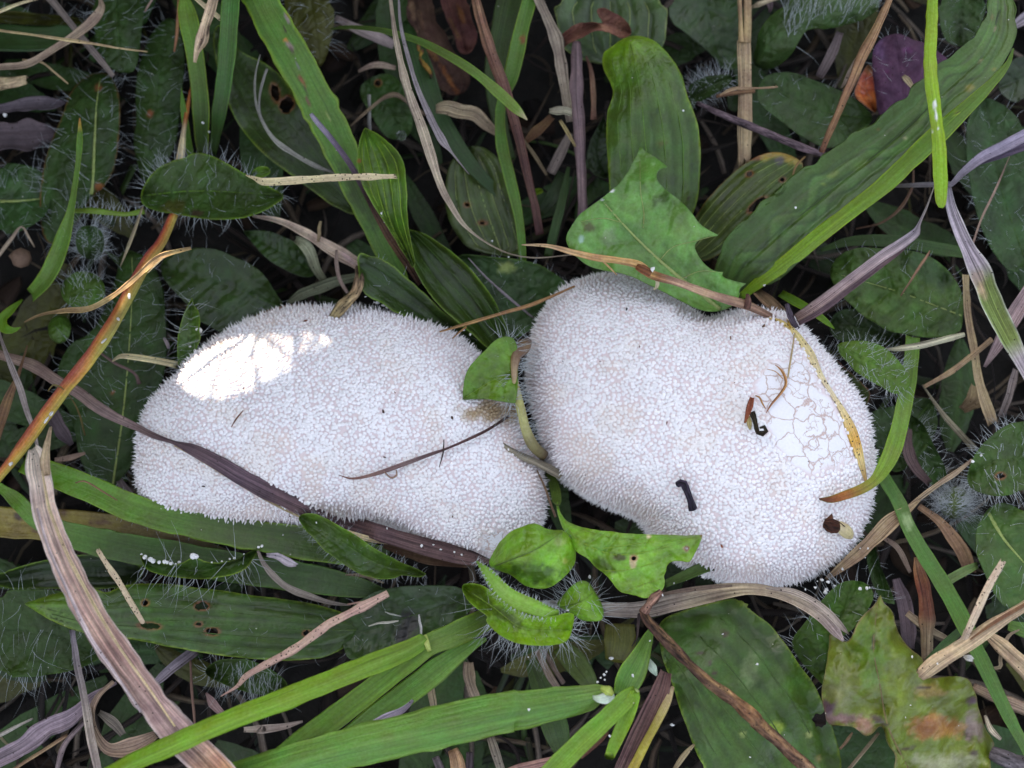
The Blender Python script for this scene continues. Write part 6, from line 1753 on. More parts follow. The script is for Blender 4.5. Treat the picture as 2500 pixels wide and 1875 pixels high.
dry(ST_, 'thin horizontal straw with brown flakes crossing the flat tan one', ['C', (1420, 590, 28, 10), (1500, 555, 29, 22), (1600, 548, 29, 14), (1787, 540, 28, 12), 'D', (240, 533, 26, 6)], (170, 140, 110), sec='tube', depth=.6)
dry(DB, 'broken brown straw below the thin horizontal one', ['C', (1400, 600, 24, 20), (1500, 580, 25, 30), (1640, 565, 24, 24)], (120, 88, 64), sec='tube', depth=.6)
dry(DB, 'leaning tan stem in front of the coral leaf', ['D', (955, -20, 46, 44), (870, 170, 45, 56), (780, 350, 43, 62), (700, 540, 40, 54), (600, 770, 36, 44), (525, 950, 32, 34)], (160, 128, 96), sec='tube', depth=.6, grad=[(0, (190, 176, 136)), (.25, (160, 128, 92)), (1, (140, 98, 76))])
dry(DB, 'side sheath peeling from the leaning tan stem', ['D', (780, 330, 42, 30), (730, 400, 40, 34), (680, 500, 37, 24), (650, 550, 34, 10)], (150, 132, 118))
dry(DB, 'grey stub in the shade beneath the leaning stem', ['D', (640, 200, 14, 50), (580, 350, 14, 64), (510, 480, 12, 50)], (110, 96, 96))
dry(DB, 'split straw chip on the purple leaf', ['D', (1032, 472, 27, 26), (1065, 510, 28, 34), (1098, 552, 28, 20)], (176, 156, 126), frayed=True)
ribbon(DB, 'dry blade', 'grey-violet folded dry blade with a forked end over the broad hairy leaf', ['D', (1787, 848, 32, 76), (1650, 920, 33, 76), (1520, 985, 34, 66), (1400, 1080, 34, 44), (1318, 1158, 33, 28), (1230, 1152, 30, 36), (1100, 1155, 28, 32), (975, 1160, 25, 20)], mat='dry', base=(150, 140, 156), sec='gutter', depth=.3, part='blade',
       grad=[(0, (150, 140, 160)), (.5, (146, 134, 150)), (1, (140, 132, 126))],
       extra=[('dark_fold', ['D', (1787, 912, 31, 60), (1650, 958, 32, 62), (1520, 1005, 33, 44), (1440, 1030, 33, 20), (1402, 1036, 33, 6)], 'dry', dict(base=(92, 78, 96), sec='flat', depth=.3))])
ribbon(DB, 'dry blade', 'pinkish grey dry blade with a bristle tip pointing up from the kidney-shaped puffball', ['D', (1226, 1164, 50, 6), (1180, 1290, 50, 13), (1128, 1405, 50, 24), (1110, 1450, 50, 56), (1020, 1520, 49, 64), (880, 1612, 47, 64), 'H', (700, 215, 43, 62), (500, 365, 37, 64), (365, 452, 32, 54)], mat='dry', base=(172, 150, 152), sec='gutter', depth=.5,
       grad=[(0, (180, 170, 156)), (.25, (160, 148, 156)), (.6, (178, 156, 156)), (.85, (168, 144, 140)), (1, (130, 106, 96))], part='blade', extra=[('under_fold', ['D', (1110, 1475, 49, 20), (1000, 1570, 48, 36), 'H', (860, 145, 45, 40), (700, 265, 41, 46), (520, 400, 36, 50), (380, 480, 30, 40)], 'dry', dict(base=(120, 96, 100), sec='flat', depth=.3))])
dry(ST_, 'thin tan straw leaning on the broad hairy leaf', ['D', (1697, 976, 26, 5), (1600, 1200, 26, 14), (1520, 1370, 24, 14), (1466, 1520, 20, 12)], (170, 140, 126), sec='tube', depth=.7)
dry(ST_, 'curved brown tendril in the dark gap under the folded edge', ['D', (1098, 1058, 18, 10), (1092, 1160, 18, 16), (1020, 1295, 17, 18), (900, 1390, 15, 14), (740, 1432, 12, 8)], (120, 92, 74), sec='tube', depth=.7)
dry(ST_, 'short curved straw at the edge of the yellowing leaf', ['D', (425, 975, 28, 12), (370, 1030, 27, 14), (338, 1135, 25, 8)], (160, 124, 86), sec='tube', depth=.7)
dry(DB, 'pale curl of dry leaf beside the split top of the flat straw', ['D', (85, 45, 18, 14), (130, 30, 20, 34), (175, 15, 20, 24)], (200, 184, 150))
dry(DB, 'dark husk by the wavy crest leaf', ['D', (185, -10, 14, 50), (210, 40, 14, 40), (205, 80, 13, 14)], (110, 92, 96))
dry(DB, 'grey dry blade behind the outer bend of the sweeping leaf', ['D', (1700, 180, 18, 40), (1787, 120, 18, 74)], (150, 138, 146))

ribbon(DB, 'dry blade', 'frayed tan strand looped over the striped stem', ['E', (1190, 14, 45, 20), (1100, 36, 47, 26), (1010, 65, 48, 40), (920, 132, 48, 42), (800, 240, 48, 32), (680, 330, 47, 28), (550, 395, 44, 28), (400, 405, 40, 26), (250, 432, 34, 20), (150, 476, 28, 6)], mat='dry', base=(170, 142, 100), sec='gutter', depth=.3, edge_noise=.15, part='strand',
       extra=[('fibre', ['E', (1020, 75, 49, 10), (960, 130, 50, 10), (920, 170, 49, 6)], 'dry', dict(base=(206, 186, 150), sec='tube', depth=.7, m=4))])
dry(ST_, 'cream straw stub pointing at the long puffball', ['E', (700, 718, 19, 10), (750, 688, 20, 26), (830, 694, 21, 36), (960, 712, 21, 40), (1095, 738, 20, 46)], (206, 190, 148), sec='tube', depth=.5, frayed=True)
dry(ST_, 'thin brown straw lying on the large hairy leaf', ['E', (610, 660, 17, 14), (720, 735, 18, 20), (840, 800, 17, 18), (870, 860, 15, 26)], (120, 96, 92), sec='tube', depth=.6)
dry(ST_, 'fine mauve straw by the small toothed leaf', ['E', (1020, 575, 16, 12), (1040, 610, 17, 22), (1050, 640, 16, 14)], (150, 136, 140), sec='tube', depth=.6)
dry(DB, 'thin grey stalk leaning below the striped stem', ['E', (5, 565, 30, 18), (60, 720, 32, 30), (120, 880, 33, 36), (170, 1040, 33, 36), (210, 1150, 31, 24), (240, 1275, 28, 18)], (160, 146, 140))
dry(DB, 'brown strand bundle beside the thin grey stalk', ['E', (168, 620, 26, 6), (110, 820, 25, 26), (60, 950, 22, 64), (0, 1120, 18, 70)], (122, 92, 64))
dry(ST_, 'fine dark tendril dropping from the striped stem', ['E', (300, 905, 44, 10), (330, 868, 46, 10), (380, 885, 45, 9), (440, 950, 34, 8), (490, 1050, 26, 12), (530, 1180, 18, 12)], (120, 104, 60), sec='tube', depth=.8)
dry(DB, 'short tan splinter by the tip of the large bristle-dotted leaf', ['E', (340, 1332, 15, 24), (440, 1320, 16, 38), (532, 1292, 15, 16)], (170, 142, 126))
dry(DB, 'dark withered leaf by the splinter', ['E', (300, 1000, 14, 70), (380, 1140, 15, 90), (450, 1240, 13, 30)], (84, 72, 76), mat='dead')
dry(DB, 'grey dry leaf standing by the foot of the long puffball', ['E', (745, 1460, 10, 40), (800, 1550, 12, 60), (860, 1640, 10, 40)], (120, 106, 108))
dry(ST_, 'reddish fibre across the hairy rim of the strap leaf', ['E', (470, 1475, 28, 6), (520, 1465, 29, 10), (620, 1520, 29, 10), (730, 1590, 27, 5)], (150, 110, 86), sec='tube', depth=.8)
ribbon('broken_blade', 'dry blade', 'thick mauve-tan broken blade with split tip, orange at its foot',
       ['E', (205, 1260, 54, 60), (225, 1320, 56, 128), (245, 1420, 58, 150), (272, 1550, 59, 150), 'I', (285, 40, 60, 150), (335, 200, 60, 156), (430, 420, 60, 166), (540, 640, 60, 180), (645, 810, 59, 182), (750, 960, 58, 182), (880, 1140, 57, 184), (1000, 1300, 56, 184), (1130, 1450, 55, 186), (1290, 1610, 54, 196), (1370, 1695, 53, 196)],
       mat='dry', base=(186, 156, 146), sec='gutter', depth=.3, m=23, seg=7, edge_noise=.04, rough=.05, part='blade', rim=(214, 198, 192), grad=[(0, (216, 200, 186)), (.2, (206, 178, 164)), (.5, (192, 156, 142)), (.75, (182, 152, 148)), (.9, (186, 136, 90)), (1, (204, 148, 70))],
       extra=[('split_tip', ['E', (316, 1128, 55, 16), (305, 1190, 57, 38), (292, 1260, 59, 56), (285, 1340, 60, 66), (295, 1430, 60.5, 44)], 'dry', dict(base=(196, 172, 140), sec='gutter', depth=.4, edge_noise=.1)),
              ('raised_edge', ['E', (262, 1400, 61.5, 12), (290, 1560, 62, 18), 'I', (312, 60, 62.5, 20), (420, 330, 62.5, 22), (540, 560, 62.5, 20), (640, 740, 62, 20), (760, 930, 61, 16), (940, 1180, 60, 14), (1090, 1400, 58, 12)], 'dry', dict(base=(216, 192, 150), sec='tube', depth=.5, m=5)),
              ('rolled_margin', ['I', (232, 40, 60.5, 16), (300, 280, 61, 18), (420, 550, 61, 20), (560, 840, 60.5, 26), (690, 1030, 60, 20), (880, 1310, 58, 16)], 'dry', dict(base=(206, 186, 186), sec='tube', depth=.5, m=5))])
dry(ST_, 'straight cream straw pointing at a hole in the riddled leaf', ['I', (608, 302, 34, 28), (640, 352, 35, 34), (740, 500, 35, 36), (820, 630, 34, 36), (892, 755, 32, 30)], (216, 192, 160), sec='tube', depth=.6, frayed=True, mat='spotted')
dry(DB, 'thin grey-purple stalk dropping from the riddled leaf', ['I', (448, 795, 20, 28), (480, 1000, 22, 40), (512, 1150, 23, 42), (540, 1320, 23, 46), (570, 1480, 22, 46), (615, 1690, 20, 56)], (154, 138, 134), grad=[(0, (140, 130, 140)), (.5, (170, 154, 140)), (1, (150, 128, 130))])
dry(DB, 'wide grey dry blade curving out of the litter under the broken blade', ['I', (0, 1600, 16, 92), (150, 1520, 19, 102), (300, 1405, 20, 112), (420, 1350, 20, 98), (490, 1300, 20, 76), (570, 1215, 20, 40), (725, 1128, 18, 16)], (140, 122, 130), sec='gutter')
dry(DB, 'tan blade curled into a hook behind the broken blade', ['I', (705, 1118, 22, 26), (610, 1215, 23, 36), (572, 1330, 22, 36), (610, 1450, 20, 42), (680, 1535, 19, 66), (800, 1530, 19, 92), (900, 1490, 18, 80), (970, 1450, 15, 40)], (166, 140, 120), sec='gutter', depth=.5)
dry(ST_, 'thin tan straw lying along the wide grey dry blade', ['I', (100, 1660, 18, 18), (250, 1560, 19, 20), (420, 1455, 18, 20)], (150, 120, 92), sec='tube', depth=.7)
dry(ST_, 'brown straw slanting under the thin grey-purple stalk', ['I', (355, 1670, 16, 28), (400, 1520, 18, 32), (530, 1365, 18, 28)], (130, 112, 112), sec='tube', depth=.7)
dry(ST_, 'pale straw sliver on the litter below the fringed leaf', ['I', (0, 1452, 18, 24), (100, 1400, 19, 24), (205, 1350, 18, 10)], (172, 162, 152), sec='tube', depth=.7)
dry(ST_, 'loose straw chip under the pale forked straw', ['I', (0, 1468, 15, 16), (70, 1536, 14, 10)], (150, 140, 110), sec='tube', depth=.7)
dry(DB, 'grey flat blade in the gap under the riddled leaf', ['I', (945, 1155, 13, 30), (1080, 1030, 15, 64), (1220, 925, 12, 60)], (140, 128, 136))
dry(ST_, 'upright reddish thread in the gap under the riddled leaf', ['I', (1186, 990, 16, 14), (1195, 1200, 17, 16), (1216, 1405, 15, 12)], (120, 92, 80), sec='tube', depth=.8)
dry(DB, 'dry seed husk in the dark hollow by the long two-toned blade', ['I', (1285, 1190, 18, 10), (1330, 1255, 20, 52), (1375, 1310, 20, 50), (1412, 1335, 19, 12)], (150, 120, 118))
dry(DB, 'withered grey scrap below the long two-toned blade', ['I', (1520, 1415, 18, 30), (1650, 1412, 20, 50), 'J', (80, 1418, 20, 48), (250, 1395, 19, 34), (356, 1372, 17, 10)], (170, 152, 140), mat='dead')
dry(DB, 'straw slivers scattered in the hollow behind the hook', ['I', (620, 1310, 14, 30), (700, 1370, 15, 60), (770, 1450, 13, 40)], (140, 128, 116))
dry(ST_, 'pinkish straw peppered with black dots', ['I', (1378, 1216, 33, 5), (1480, 1150, 35, 20), 'J', (0, 1088, 37, 32), (150, 1000, 39, 44), (300, 920, 40, 50), (480, 790, 41, 56), (510, 765, 41, 52), (600, 718, 41, 48), (750, 640, 40, 50), (885, 570, 38, 40)], (198, 162, 146), mat='spotted', sec='tube', depth=.6, frayed=False)
dry(ST_, 'thin sliver beside the black-dotted straw', ['J', (634, 636, 36, 10), (730, 625, 37, 13), (835, 598, 37, 8)], (176, 140, 124), sec='tube', depth=.7)
dry(DB, 'bowed grey straw above the black-dotted one', ['J', (76, 305, 28, 16), (110, 380, 28, 26), (165, 450, 28, 34), (260, 530, 27, 40), (400, 590, 26, 40), (520, 628, 24, 26), (655, 645, 21, 8)], (146, 134, 124), sec='flat', depth=.3)
dry(DB, 'pale frayed grass end on the dark strap leaf', ['J', (130, 330, 26, 20), (210, 350, 27, 38), (280, 382, 27, 44), (315, 392, 26, 20)], (186, 174, 182), frayed=True)
dry(DB, 'fine tan husk on the smooth green strap leaf end', ['J', (620, 455, 22, 8), (720, 462, 23, 20), (860, 505, 22, 8)], (150, 130, 104))
dry(ST_, 'white straw splinter on the black rotten patch', ['J', (1080, 703, 22, 10), (1086, 760, 22, 14), (1092, 828, 21, 12)], (206, 200, 196), sec='tube', depth=.7)
dry(ST_, 'white splinter pointing at the black rotten patch', ['J', (765, 768, 21, 8), (860, 752, 22, 14), (952, 742, 21, 10)], (206, 200, 186), sec='tube', depth=.7)
dry(ST_, 'finest white thread above the black rotten patch', ['J', (868, 684, 22, 6), (920, 700, 22, 8), (968, 716, 21, 5)], (196, 196, 186), sec='tube', depth=.7)
dry(DB, 'mauve dry scrap edging the shaded broad blade', ['J', (1075, 1195, 40, 6), (1010, 1270, 44, 26), (920, 1330, 46, 54), (800, 1392, 46, 66), (680, 1430, 45, 44), (560, 1480, 42, 20)], (176, 160, 176))
dry(DB, 'brown fibrous scrap beneath the purple-brown blade', ['J', (860, 262, 20, 40), (1000, 295, 22, 90), (1200, 345, 21, 96), (1390, 385, 18, 40)], (92, 70, 54), mat='dead')
dry(ST_, 'tan stalk in the hollow behind the broad crossing blades', ['J', (1150, 1110, 24, 30), (1160, 1220, 26, 40), (1168, 1340, 24, 38)], (160, 142, 116), sec='tube', depth=.6)
dry(DB, 'crumpled grey husk in the hollow below the fringed rosette leaf', ['J', (1390, 1000, 20, 40), (1390, 1090, 22, 66), (1420, 1180, 22, 60), (1455, 1265, 20, 44)], (150, 130, 112), edge_noise=.15)
dry(ST_, 'grey straw under the widest crossing blade, thin', ['J', (1525, 1470, 20, 46), (1560, 1570, 22, 50), (1600, 1690, 20, 48)], (146, 134, 118), sec='tube', depth=.6)
dry(DB, 'hairy tan stalk end below the widest crossing blade', ['J', (1295, 1545, 22, 70), (1315, 1610, 23, 84), (1325, 1690, 22, 80)], (166, 130, 98), sec='tube', depth=.5)
dry(ST_, 'dark stalk beside the hairy tan one', ['J', (1400, 1560, 16, 40), (1390, 1690, 16, 50)], (84, 72, 76), sec='tube', depth=.6)
dry(ST_, 'paler grey stalk beside the hairy tan one', ['J', (1180, 1590, 16, 40), (1225, 1690, 16, 50)], (110, 98, 100), sec='tube', depth=.6)
dry(ST_, 'pair of grey stalks in the dark by the stub blade', ['K', (280, 930, 18, 30), (350, 1060, 19, 40), (420, 1170, 17, 36)], (130, 112, 98), sec='tube', depth=.6)
dry(ST_, 'second grey stalk in the dark by the stub blade', ['K', (320, 920, 16, 20), (380, 1020, 17, 34), (450, 1130, 15, 30)], (110, 92, 82), sec='tube', depth=.6)
ribbon(DB, 'dry blade', 'grey-brown dry blade arching past the kidney-shaped puffball, split towards its end', ['K', (300, 625, 30, 20), (420, 642, 32, 50), (720, 672, 35, 80), (950, 668, 37, 92), (1150, 622, 38, 108), (1400, 565, 37, 96), (1550, 545, 36, 74), 'L', (120, 545, 36, 66), (250, 570, 36, 66), (400, 630, 37, 72), (530, 715, 38, 78), (610, 805, 38, 62), (662, 868, 38, 12)],
       mat='dry', base=(150, 134, 118), sec='gutter', depth=.3, m=17, part='blade', grad=[(0, (150, 146, 140)), (.3, (140, 128, 120)), (.6, (156, 138, 112)), (.8, (170, 152, 132)), (1, (160, 142, 140))],
       extra=[('split_strand', ['L', (180, 538, 38, 10), (330, 556, 39, 36), (460, 612, 40, 40), (570, 695, 40, 42), (650, 780, 39, 34), (698, 828, 38, 6)], 'dry', dict(base=(168, 152, 140), sec='flat', depth=.3)),
              ('dark_fold', ['K', (1020, 585, 39, 10), (1150, 560, 40, 24), (1350, 532, 40, 26), (1500, 522, 39, 14)], 'dry', dict(base=(110, 92, 80), sec='flat', depth=.3))])
ribbon(TW, 'twig', 'knobbly dark stem bleaching to tan, with a forked brown head', ['K', (935, 670, 42, 36), (965, 730, 43, 58), (1050, 825, 44, 64), (1200, 980, 45, 66), (1350, 1120, 46, 70), (1500, 1225, 46, 70), (1650, 1350, 46, 70), 'L', (120, 1365, 45, 70), (280, 1510, 44, 68), (430, 1650, 42, 68), (480, 1700, 40, 66)], mat='twig', base=(92, 66, 50), sec='tube', depth=.75, m=9, part='stalk',
       grad=[(0, (70, 48, 42)), (.2, (54, 38, 34)), (.42, (76, 54, 40)), (.5, (140, 102, 62)), (.6, (84, 60, 46)), (.75, (120, 92, 72)), (.85, (176, 150, 120)), (1, (120, 96, 82))], edge_noise=.14, rough=.08, across=[(-1, (44, 30, 28)), (-.2, (130, 98, 66)), (.3, (60, 42, 36)), (1, (90, 66, 52))],
       extra=[('fork', ['K', (950, 690, 43, 44), (1000, 620, 44, 56), (1060, 560, 43, 40)], 'twig', dict(base=(112, 82, 72), sec='tube', depth=.6, edge_noise=.15)),
              ('fork', ['K', (925, 700, 42, 30), (915, 760, 40, 20), (905, 850, 34, 12), (875, 900, 30, 6)], 'twig', dict(base=(60, 48, 48), sec='tube', depth=.7, m=5))])
ribbon(DB, 'dry blade', 'purple-brown dried sheath with a yellow margin below the pale green sheath', ['K', (1085, 1060, 34, 70), (1050, 1180, 37, 110), (1000, 1300, 38, 130), (930, 1450, 38, 132), (850, 1620, 37, 126), (820, 1690, 36, 120)], mat='dry', base=(112, 82, 78), sec='gutter', depth=.3, m=15, part='sheath',
       extra=[('yellow_margin', ['K', (1132, 1150, 36, 20), (1100, 1240, 38.5, 44), (1040, 1360, 40, 50), (970, 1490, 40, 50), (890, 1650, 39, 60), (870, 1690, 38, 60)], 'grass', dict(base=(190, 170, 80), sec='flat', depth=-.3, grad=[(0, (200, 176, 140)), (.3, (180, 166, 70)), (.7, (190, 168, 56)), (1, (196, 140, 60))]))])
dry(ST_, 'grey straw wedged between the two puffballs', ['G', (0, 1200, 32, 22), (150, 1290, 31, 38), (300, 1360, 28, 46), (440, 1432, 24, 50)], (140, 130, 112), sec='flat', depth=-.3)
dry(ST_, 'brown thread hanging beside the corner of the long puffball', ['G', (285, 1400, 26, 8), (340, 1530, 24, 16), (400, 1690, 22, 12)], (130, 104, 84), sec='tube', depth=.8)
dry(ST_, 'twin tan straws behind the jointed stem, near the notch', ['G', (1630, 290, 24, 10), (1700, 360, 25, 16), (1790, 440, 22, 12)], (150, 120, 90), sec='tube', depth=.7)
dry(DB, 'brown blade behind the jointed stem end', ['H', (130, 280, 22, 40), (220, 370, 24, 70), (300, 450, 22, 60)], (112, 88, 66))
dry(ST_, 'small dark upright peg at the rim of the kidney-shaped puffball', ['H', (312, 362, 32, 30), (330, 440, 32, 40), (400, 560, 28, 34)], (84, 72, 84), sec='tube', depth=.6)
ribbon(DB, 'dry blade', 'golden dried blade wrapped along the shoulder of the kidney-shaped puffball', ['H', (190, 450, 2001, 8), (260, 466, 2001.2, 24), (340, 520, 2001.6, 36), (400, 592, 2001.8, 50), (460, 682, 2001.8, 56), (510, 790, 2001.6, 40), (590, 920, 2001.4, 28), (660, 1035, 2001.6, 46), (712, 1150, 2001.8, 70), (752, 1270, 2001.8, 64), (782, 1380, 2001.8, 40), (806, 1482, 2001.8, 16)],
       mat='spotted', base=(206, 172, 96), sec='flat', depth=-.2, grad=[(0, (190, 160, 90)), (.25, (216, 196, 146)), (.5, (222, 206, 170)), (.65, (212, 186, 130)), (.78, (216, 170, 76)), (.88, (212, 186, 130)), (1, (180, 140, 84))], part='blade',
       extra=[('side_strand', ['H', (358, 545, 2002, 8), (336, 690, 2001.8, 12), (315, 822, 2001.4, 12)], 'dry', dict(base=(196, 170, 130), sec='tube', depth=.6, m=5)),
              ('curl_tip', ['H', (330, 512, 2002, 16), (316, 470, 2002.5, 14), (310, 440, 2002, 6)], 'dry', dict(base=(190, 150, 70), sec='flat', depth=.4, m=5))])
dry(ST_, 'pale grey stem crossing over the curved grass blade', ['H', (930, 640, 28, 16), (1000, 640, 32, 30), (1120, 628, 34, 42), (1250, 592, 34, 40), (1412, 550, 31, 34)], (166, 160, 136), sec='tube', depth=.7)
dry(DB, 'tall tan blade behind the grey and green blade', ['H', (1420, 180, 24, 40), (1430, 400, 26, 50), (1470, 620, 27, 52), (1505, 850, 26, 62), (1590, 1110, 22, 72)], (166, 144, 112))
dry(ST_, 'straight tan straw crossing the tall tan blade', ['H', (1165, 878, 28, 22), (1350, 772, 30, 36), (1470, 680, 31, 36), (1590, 580, 29, 40)], (156, 130, 100), sec='flat', depth=-.3)
dry(ST_, 'olive-grey stalk sloping to the bloom-edged leaf', ['H', (1155, 865, 20, 10), (1280, 1050, 21, 30), (1380, 1160, 21, 36), (1475, 1270, 18, 38)], (120, 112, 92), sec='tube', depth=.6)
dry(DB, 'mauve-brown stem entering behind the grey and green blade', ['H', (1787, 330, 27, 100), (1700, 470, 28, 110), (1620, 620, 27, 64), (1540, 755, 23, 18)], (150, 126, 126), sec='gutter')
dry(ST_, 'thin straw running from the fuzzy bud to the bloom-edged leaf', ['H', (1050, 1640, 24, 20), (1250, 1490, 27, 30), (1370, 1410, 28, 28), (1465, 1338, 27, 18)], (166, 144, 118), sec='tube', depth=.7)
dry(DB, 'grey dry blade behind the foot of the tall tan one', ['H', (1735, 770, 18, 44), (1700, 920, 19, 50), (1640, 1065, 16, 40)], (130, 116, 112))
dry(DB, 'dark brown dead blade hanging beside the curved grass blade', ['H', (1070, 1140, 18, 30), (1065, 1280, 19, 64), (1120, 1390, 18, 60), (1200, 1480, 15, 40)], (100, 80, 78))
dry('dead_leaf', 'brown crumpled leaf in the gap above the olive-grey stalk', ['H', (1400, 1020, 10, 40), (1480, 960, 14, 110), (1500, 880, 13, 80)], (130, 110, 84), cat='dead leaf', mat='dead', edge_noise=.2)
dry(ST_, 'pinkish straw standing on the crinkled oval leaf', ['H', (1018, 312, 26, 8), (1090, 200, 31, 14), (1185, 60, 33, 16), (1200, 30, 33, 8)], (150, 112, 92), sec='tube', depth=.7)
ribbon('forked_straw', 'straw', 'bleached forked straw leaning on the mottled leaf', ['L', (1160, 1070, 44, 84), (1230, 1010, 46, 100), (1340, 940, 48, 92), (1440, 878, 49, 92), (1600, 768, 49, 78), (1787, 655, 47, 62)], mat='dry', base=(190, 164, 132), sec='tube', depth=.55, part='stalk', rough=.06, edge_noise=.08, frayed=True,
       extra=[('branch', ['L', (1412, 868, 49, 34), (1440, 800, 51, 40), (1490, 690, 53, 46), (1560, 540, 54, 46), (1655, 372, 54, 40)], 'spotted', dict(base=(196, 174, 150), sec='tube', depth=.6, frayed=True)),
              ('peeled_strip', ['L', (1345, 890, 50, 10), (1400, 850, 51, 16), (1418, 800, 52, 10)], 'dry', dict(base=(206, 184, 150), sec='flat', depth=.3, m=5)),
              ('dark_groove', ['L', (1452, 858, 51.5, 10), (1600, 752, 51.5, 20), (1790, 640, 49.5, 22)], 'dry', dict(base=(130, 92, 64), sec='flat', depth=.3, m=5))])
dry(DB, 'frayed white fibre end under the forked straw', ['L', (1410, 965, 40, 10), (1440, 972, 41, 34), (1470, 985, 40, 20)], (220, 214, 206), frayed=True)
dry(DB, 'mahogany-brown stem standing in the dark gap', ['L', (1108, 348, 27, 16), (1130, 430, 28, 62), (1160, 540, 28, 88), (1182, 700, 28, 86), (1183, 850, 26, 72), (1180, 985, 23, 60)], (120, 82, 62), sec='tube', depth=.6, grad=[(0, (150, 112, 84)), (.2, (112, 66, 46)), (.55, (100, 60, 44)), (.75, (140, 118, 96)), (1, (160, 138, 112))])
dry(DB, 'flat tan blade slanting away from the kidney-shaped puffball', ['L', (1140, -10, 26, 10), (1060, 50, 27, 50), (960, 120, 28, 88), (860, 222, 28, 90), (750, 325, 27, 80), (650, 405, 25, 54), (550, 480, 21, 16)], (166, 140, 110), sec='gutter')
dry(ST_, 'narrow straw in the gap under the flat tan blade', ['L', (895, 215, 18, 22), (1000, 290, 19, 32), (1080, 440, 17, 22)], (150, 128, 112), sec='flat', depth=.3)
dry('dead_leaf', 'brown withered stem curving past the fuzzy bud', ['L', (1130, 30, 18, 36), (1260, 120, 19, 56), (1350, 230, 19, 84), (1410, 330, 18, 100), (1450, 450, 15, 60)], (132, 104, 82), cat='dead leaf', mat='dead')
dry(DB, 'thick tan stalk passing under the long straight blade', ['L', (1560, 825, 28, 50), (1650, 900, 29, 92), (1787, 1035, 29, 104)], (170, 146, 116), sec='tube', depth=.5)
dry(DB, 'lower tan stalk passing under the straight blade', ['L', (1470, 1150, 22, 50), (1640, 1225, 24, 64), (1787, 1290, 24, 74)], (146, 122, 104), sec='tube', depth=.5)
dry(ST_, 'short broken straw beside the orange-spotted lobe of the mottled leaf', ['L', (1545, 1330, 26, 16), (1580, 1420, 27, 34), (1640, 1480, 26, 20)], (176, 160, 140), sec='tube', depth=.6)
dry(DB, 'curled straw ringlet under the forked straw', ['L', (1580, 1040, 26, 12), (1640, 1030, 27, 24), (1640, 970, 27, 24), (1690, 840, 26, 20), (1760, 800, 25, 8)], (176, 156, 128), sec='flat', depth=.3)
ribbon(TW, 'twig', 'dark grey woody twig end under the mottled leaf', ['L', (1585, 1565, 24, 60), (1660, 1600, 26, 88), (1760, 1640, 26, 104), (1787, 1652, 26, 106)], mat='twig', base=(82, 76, 80), sec='tube', depth=.8, edge_noise=.12)
dry(DB, 'dark purple withered stalk in the gap beside the mahogany stem', ['L', (990, 480, 16, 50), (1040, 640, 17, 90), (1060, 800, 17, 90), (1080, 920, 14, 50)], (96, 82, 88))
dry(ST_, 'thin tan straw crossing the dark gap by the mottled leaf', ['L', (1060, 690, 20, 40), (1150, 760, 21, 44), (1310, 860, 20, 30)], (150, 130, 108), sec='flat', depth=.3)
dry(ST_, 'tan sliver beneath the mottled leaf edge', ['L', (640, 1540, 20, 14), (690, 1480, 21, 20), (720, 1440, 21, 10)], (150, 120, 92), sec='tube', depth=.6)
dry(ST_, 'long thin straw running out under the mottled leaf', ['L', (690, 1670, 20, 18), (800, 1540, 22, 22), (880, 1440, 22, 16)], (140, 124, 98), sec='tube', depth=.6)
dry(ST_, 'tan splinter standing below the purple-brown sheath', ['K', (1130, 1680, 20, 24), (1200, 1580, 22, 34), (1265, 1510, 22, 14)], (160, 142, 108), sec='tube', depth=.5)
dry(ST_, 'pinkish stem running under the bright sheath blade', ['J', (1600, 1700, 34, 40), (1700, 1660, 36, 44), 'K', (260, 1640, 38, 46), (390, 1610, 40, 40)], (176, 134, 124), sec='tube', depth=.5)
dry(DB, 'thin dark blade edge beneath the bright sheath blade', ['K', (560, 1600, 44, 8), (620, 1540, 46, 26), (690, 1470, 46, 30), (725, 1430, 45, 8)], (130, 88, 76))

# ------------------------------------------------------------------ bits lying on the puffballs
ribbon('twig_crumb', 'debris', 'black crooked crumb of twig lying on the kidney-shaped puffball', ['G', (1155, 1490, 2002, 30), (1190, 1478, 2002.6, 40), (1212, 1520, 2002.6, 38), (1235, 1570, 2002.4, 32), (1256, 1645, 2002.2, 34)], mat='twig', base=(46, 38, 52), sec='tube', depth=.8, edge_noise=.2)
ribbon('curled_shred', 'debris', 'black curled shred with a rusty splinter beside the bald patch', ['G', (1622, 1035, 2002, 34), (1640, 1085, 2002.4, 40), (1652, 1140, 2002.6, 36), (1662, 1165, 2002.8, 26), (1690, 1168, 2003.2, 30), (1710, 1150, 2003.6, 26), (1695, 1128, 2004, 26), (1672, 1135, 2004, 14)], mat='twig', base=(44, 36, 26), sec='flat', depth=.5, edge_noise=.2,
       part='shred', extra=[('splinter', ['G', (1622, 945, 2002, 26), (1606, 1010, 2002.6, 34), (1592, 1060, 2002.4, 22), (1578, 1105, 2001.8, 8)], 'dry', dict(base=(150, 84, 56), sec='flat', depth=.3, edge_noise=.15)),
                            ('pale_fibre', ['G', (1600, 1060, 2001.8, 26), (1606, 1110, 2001.8, 30), (1612, 1145, 2001.6, 14)], 'dry', dict(base=(190, 172, 120), sec='flat', depth=.2))])
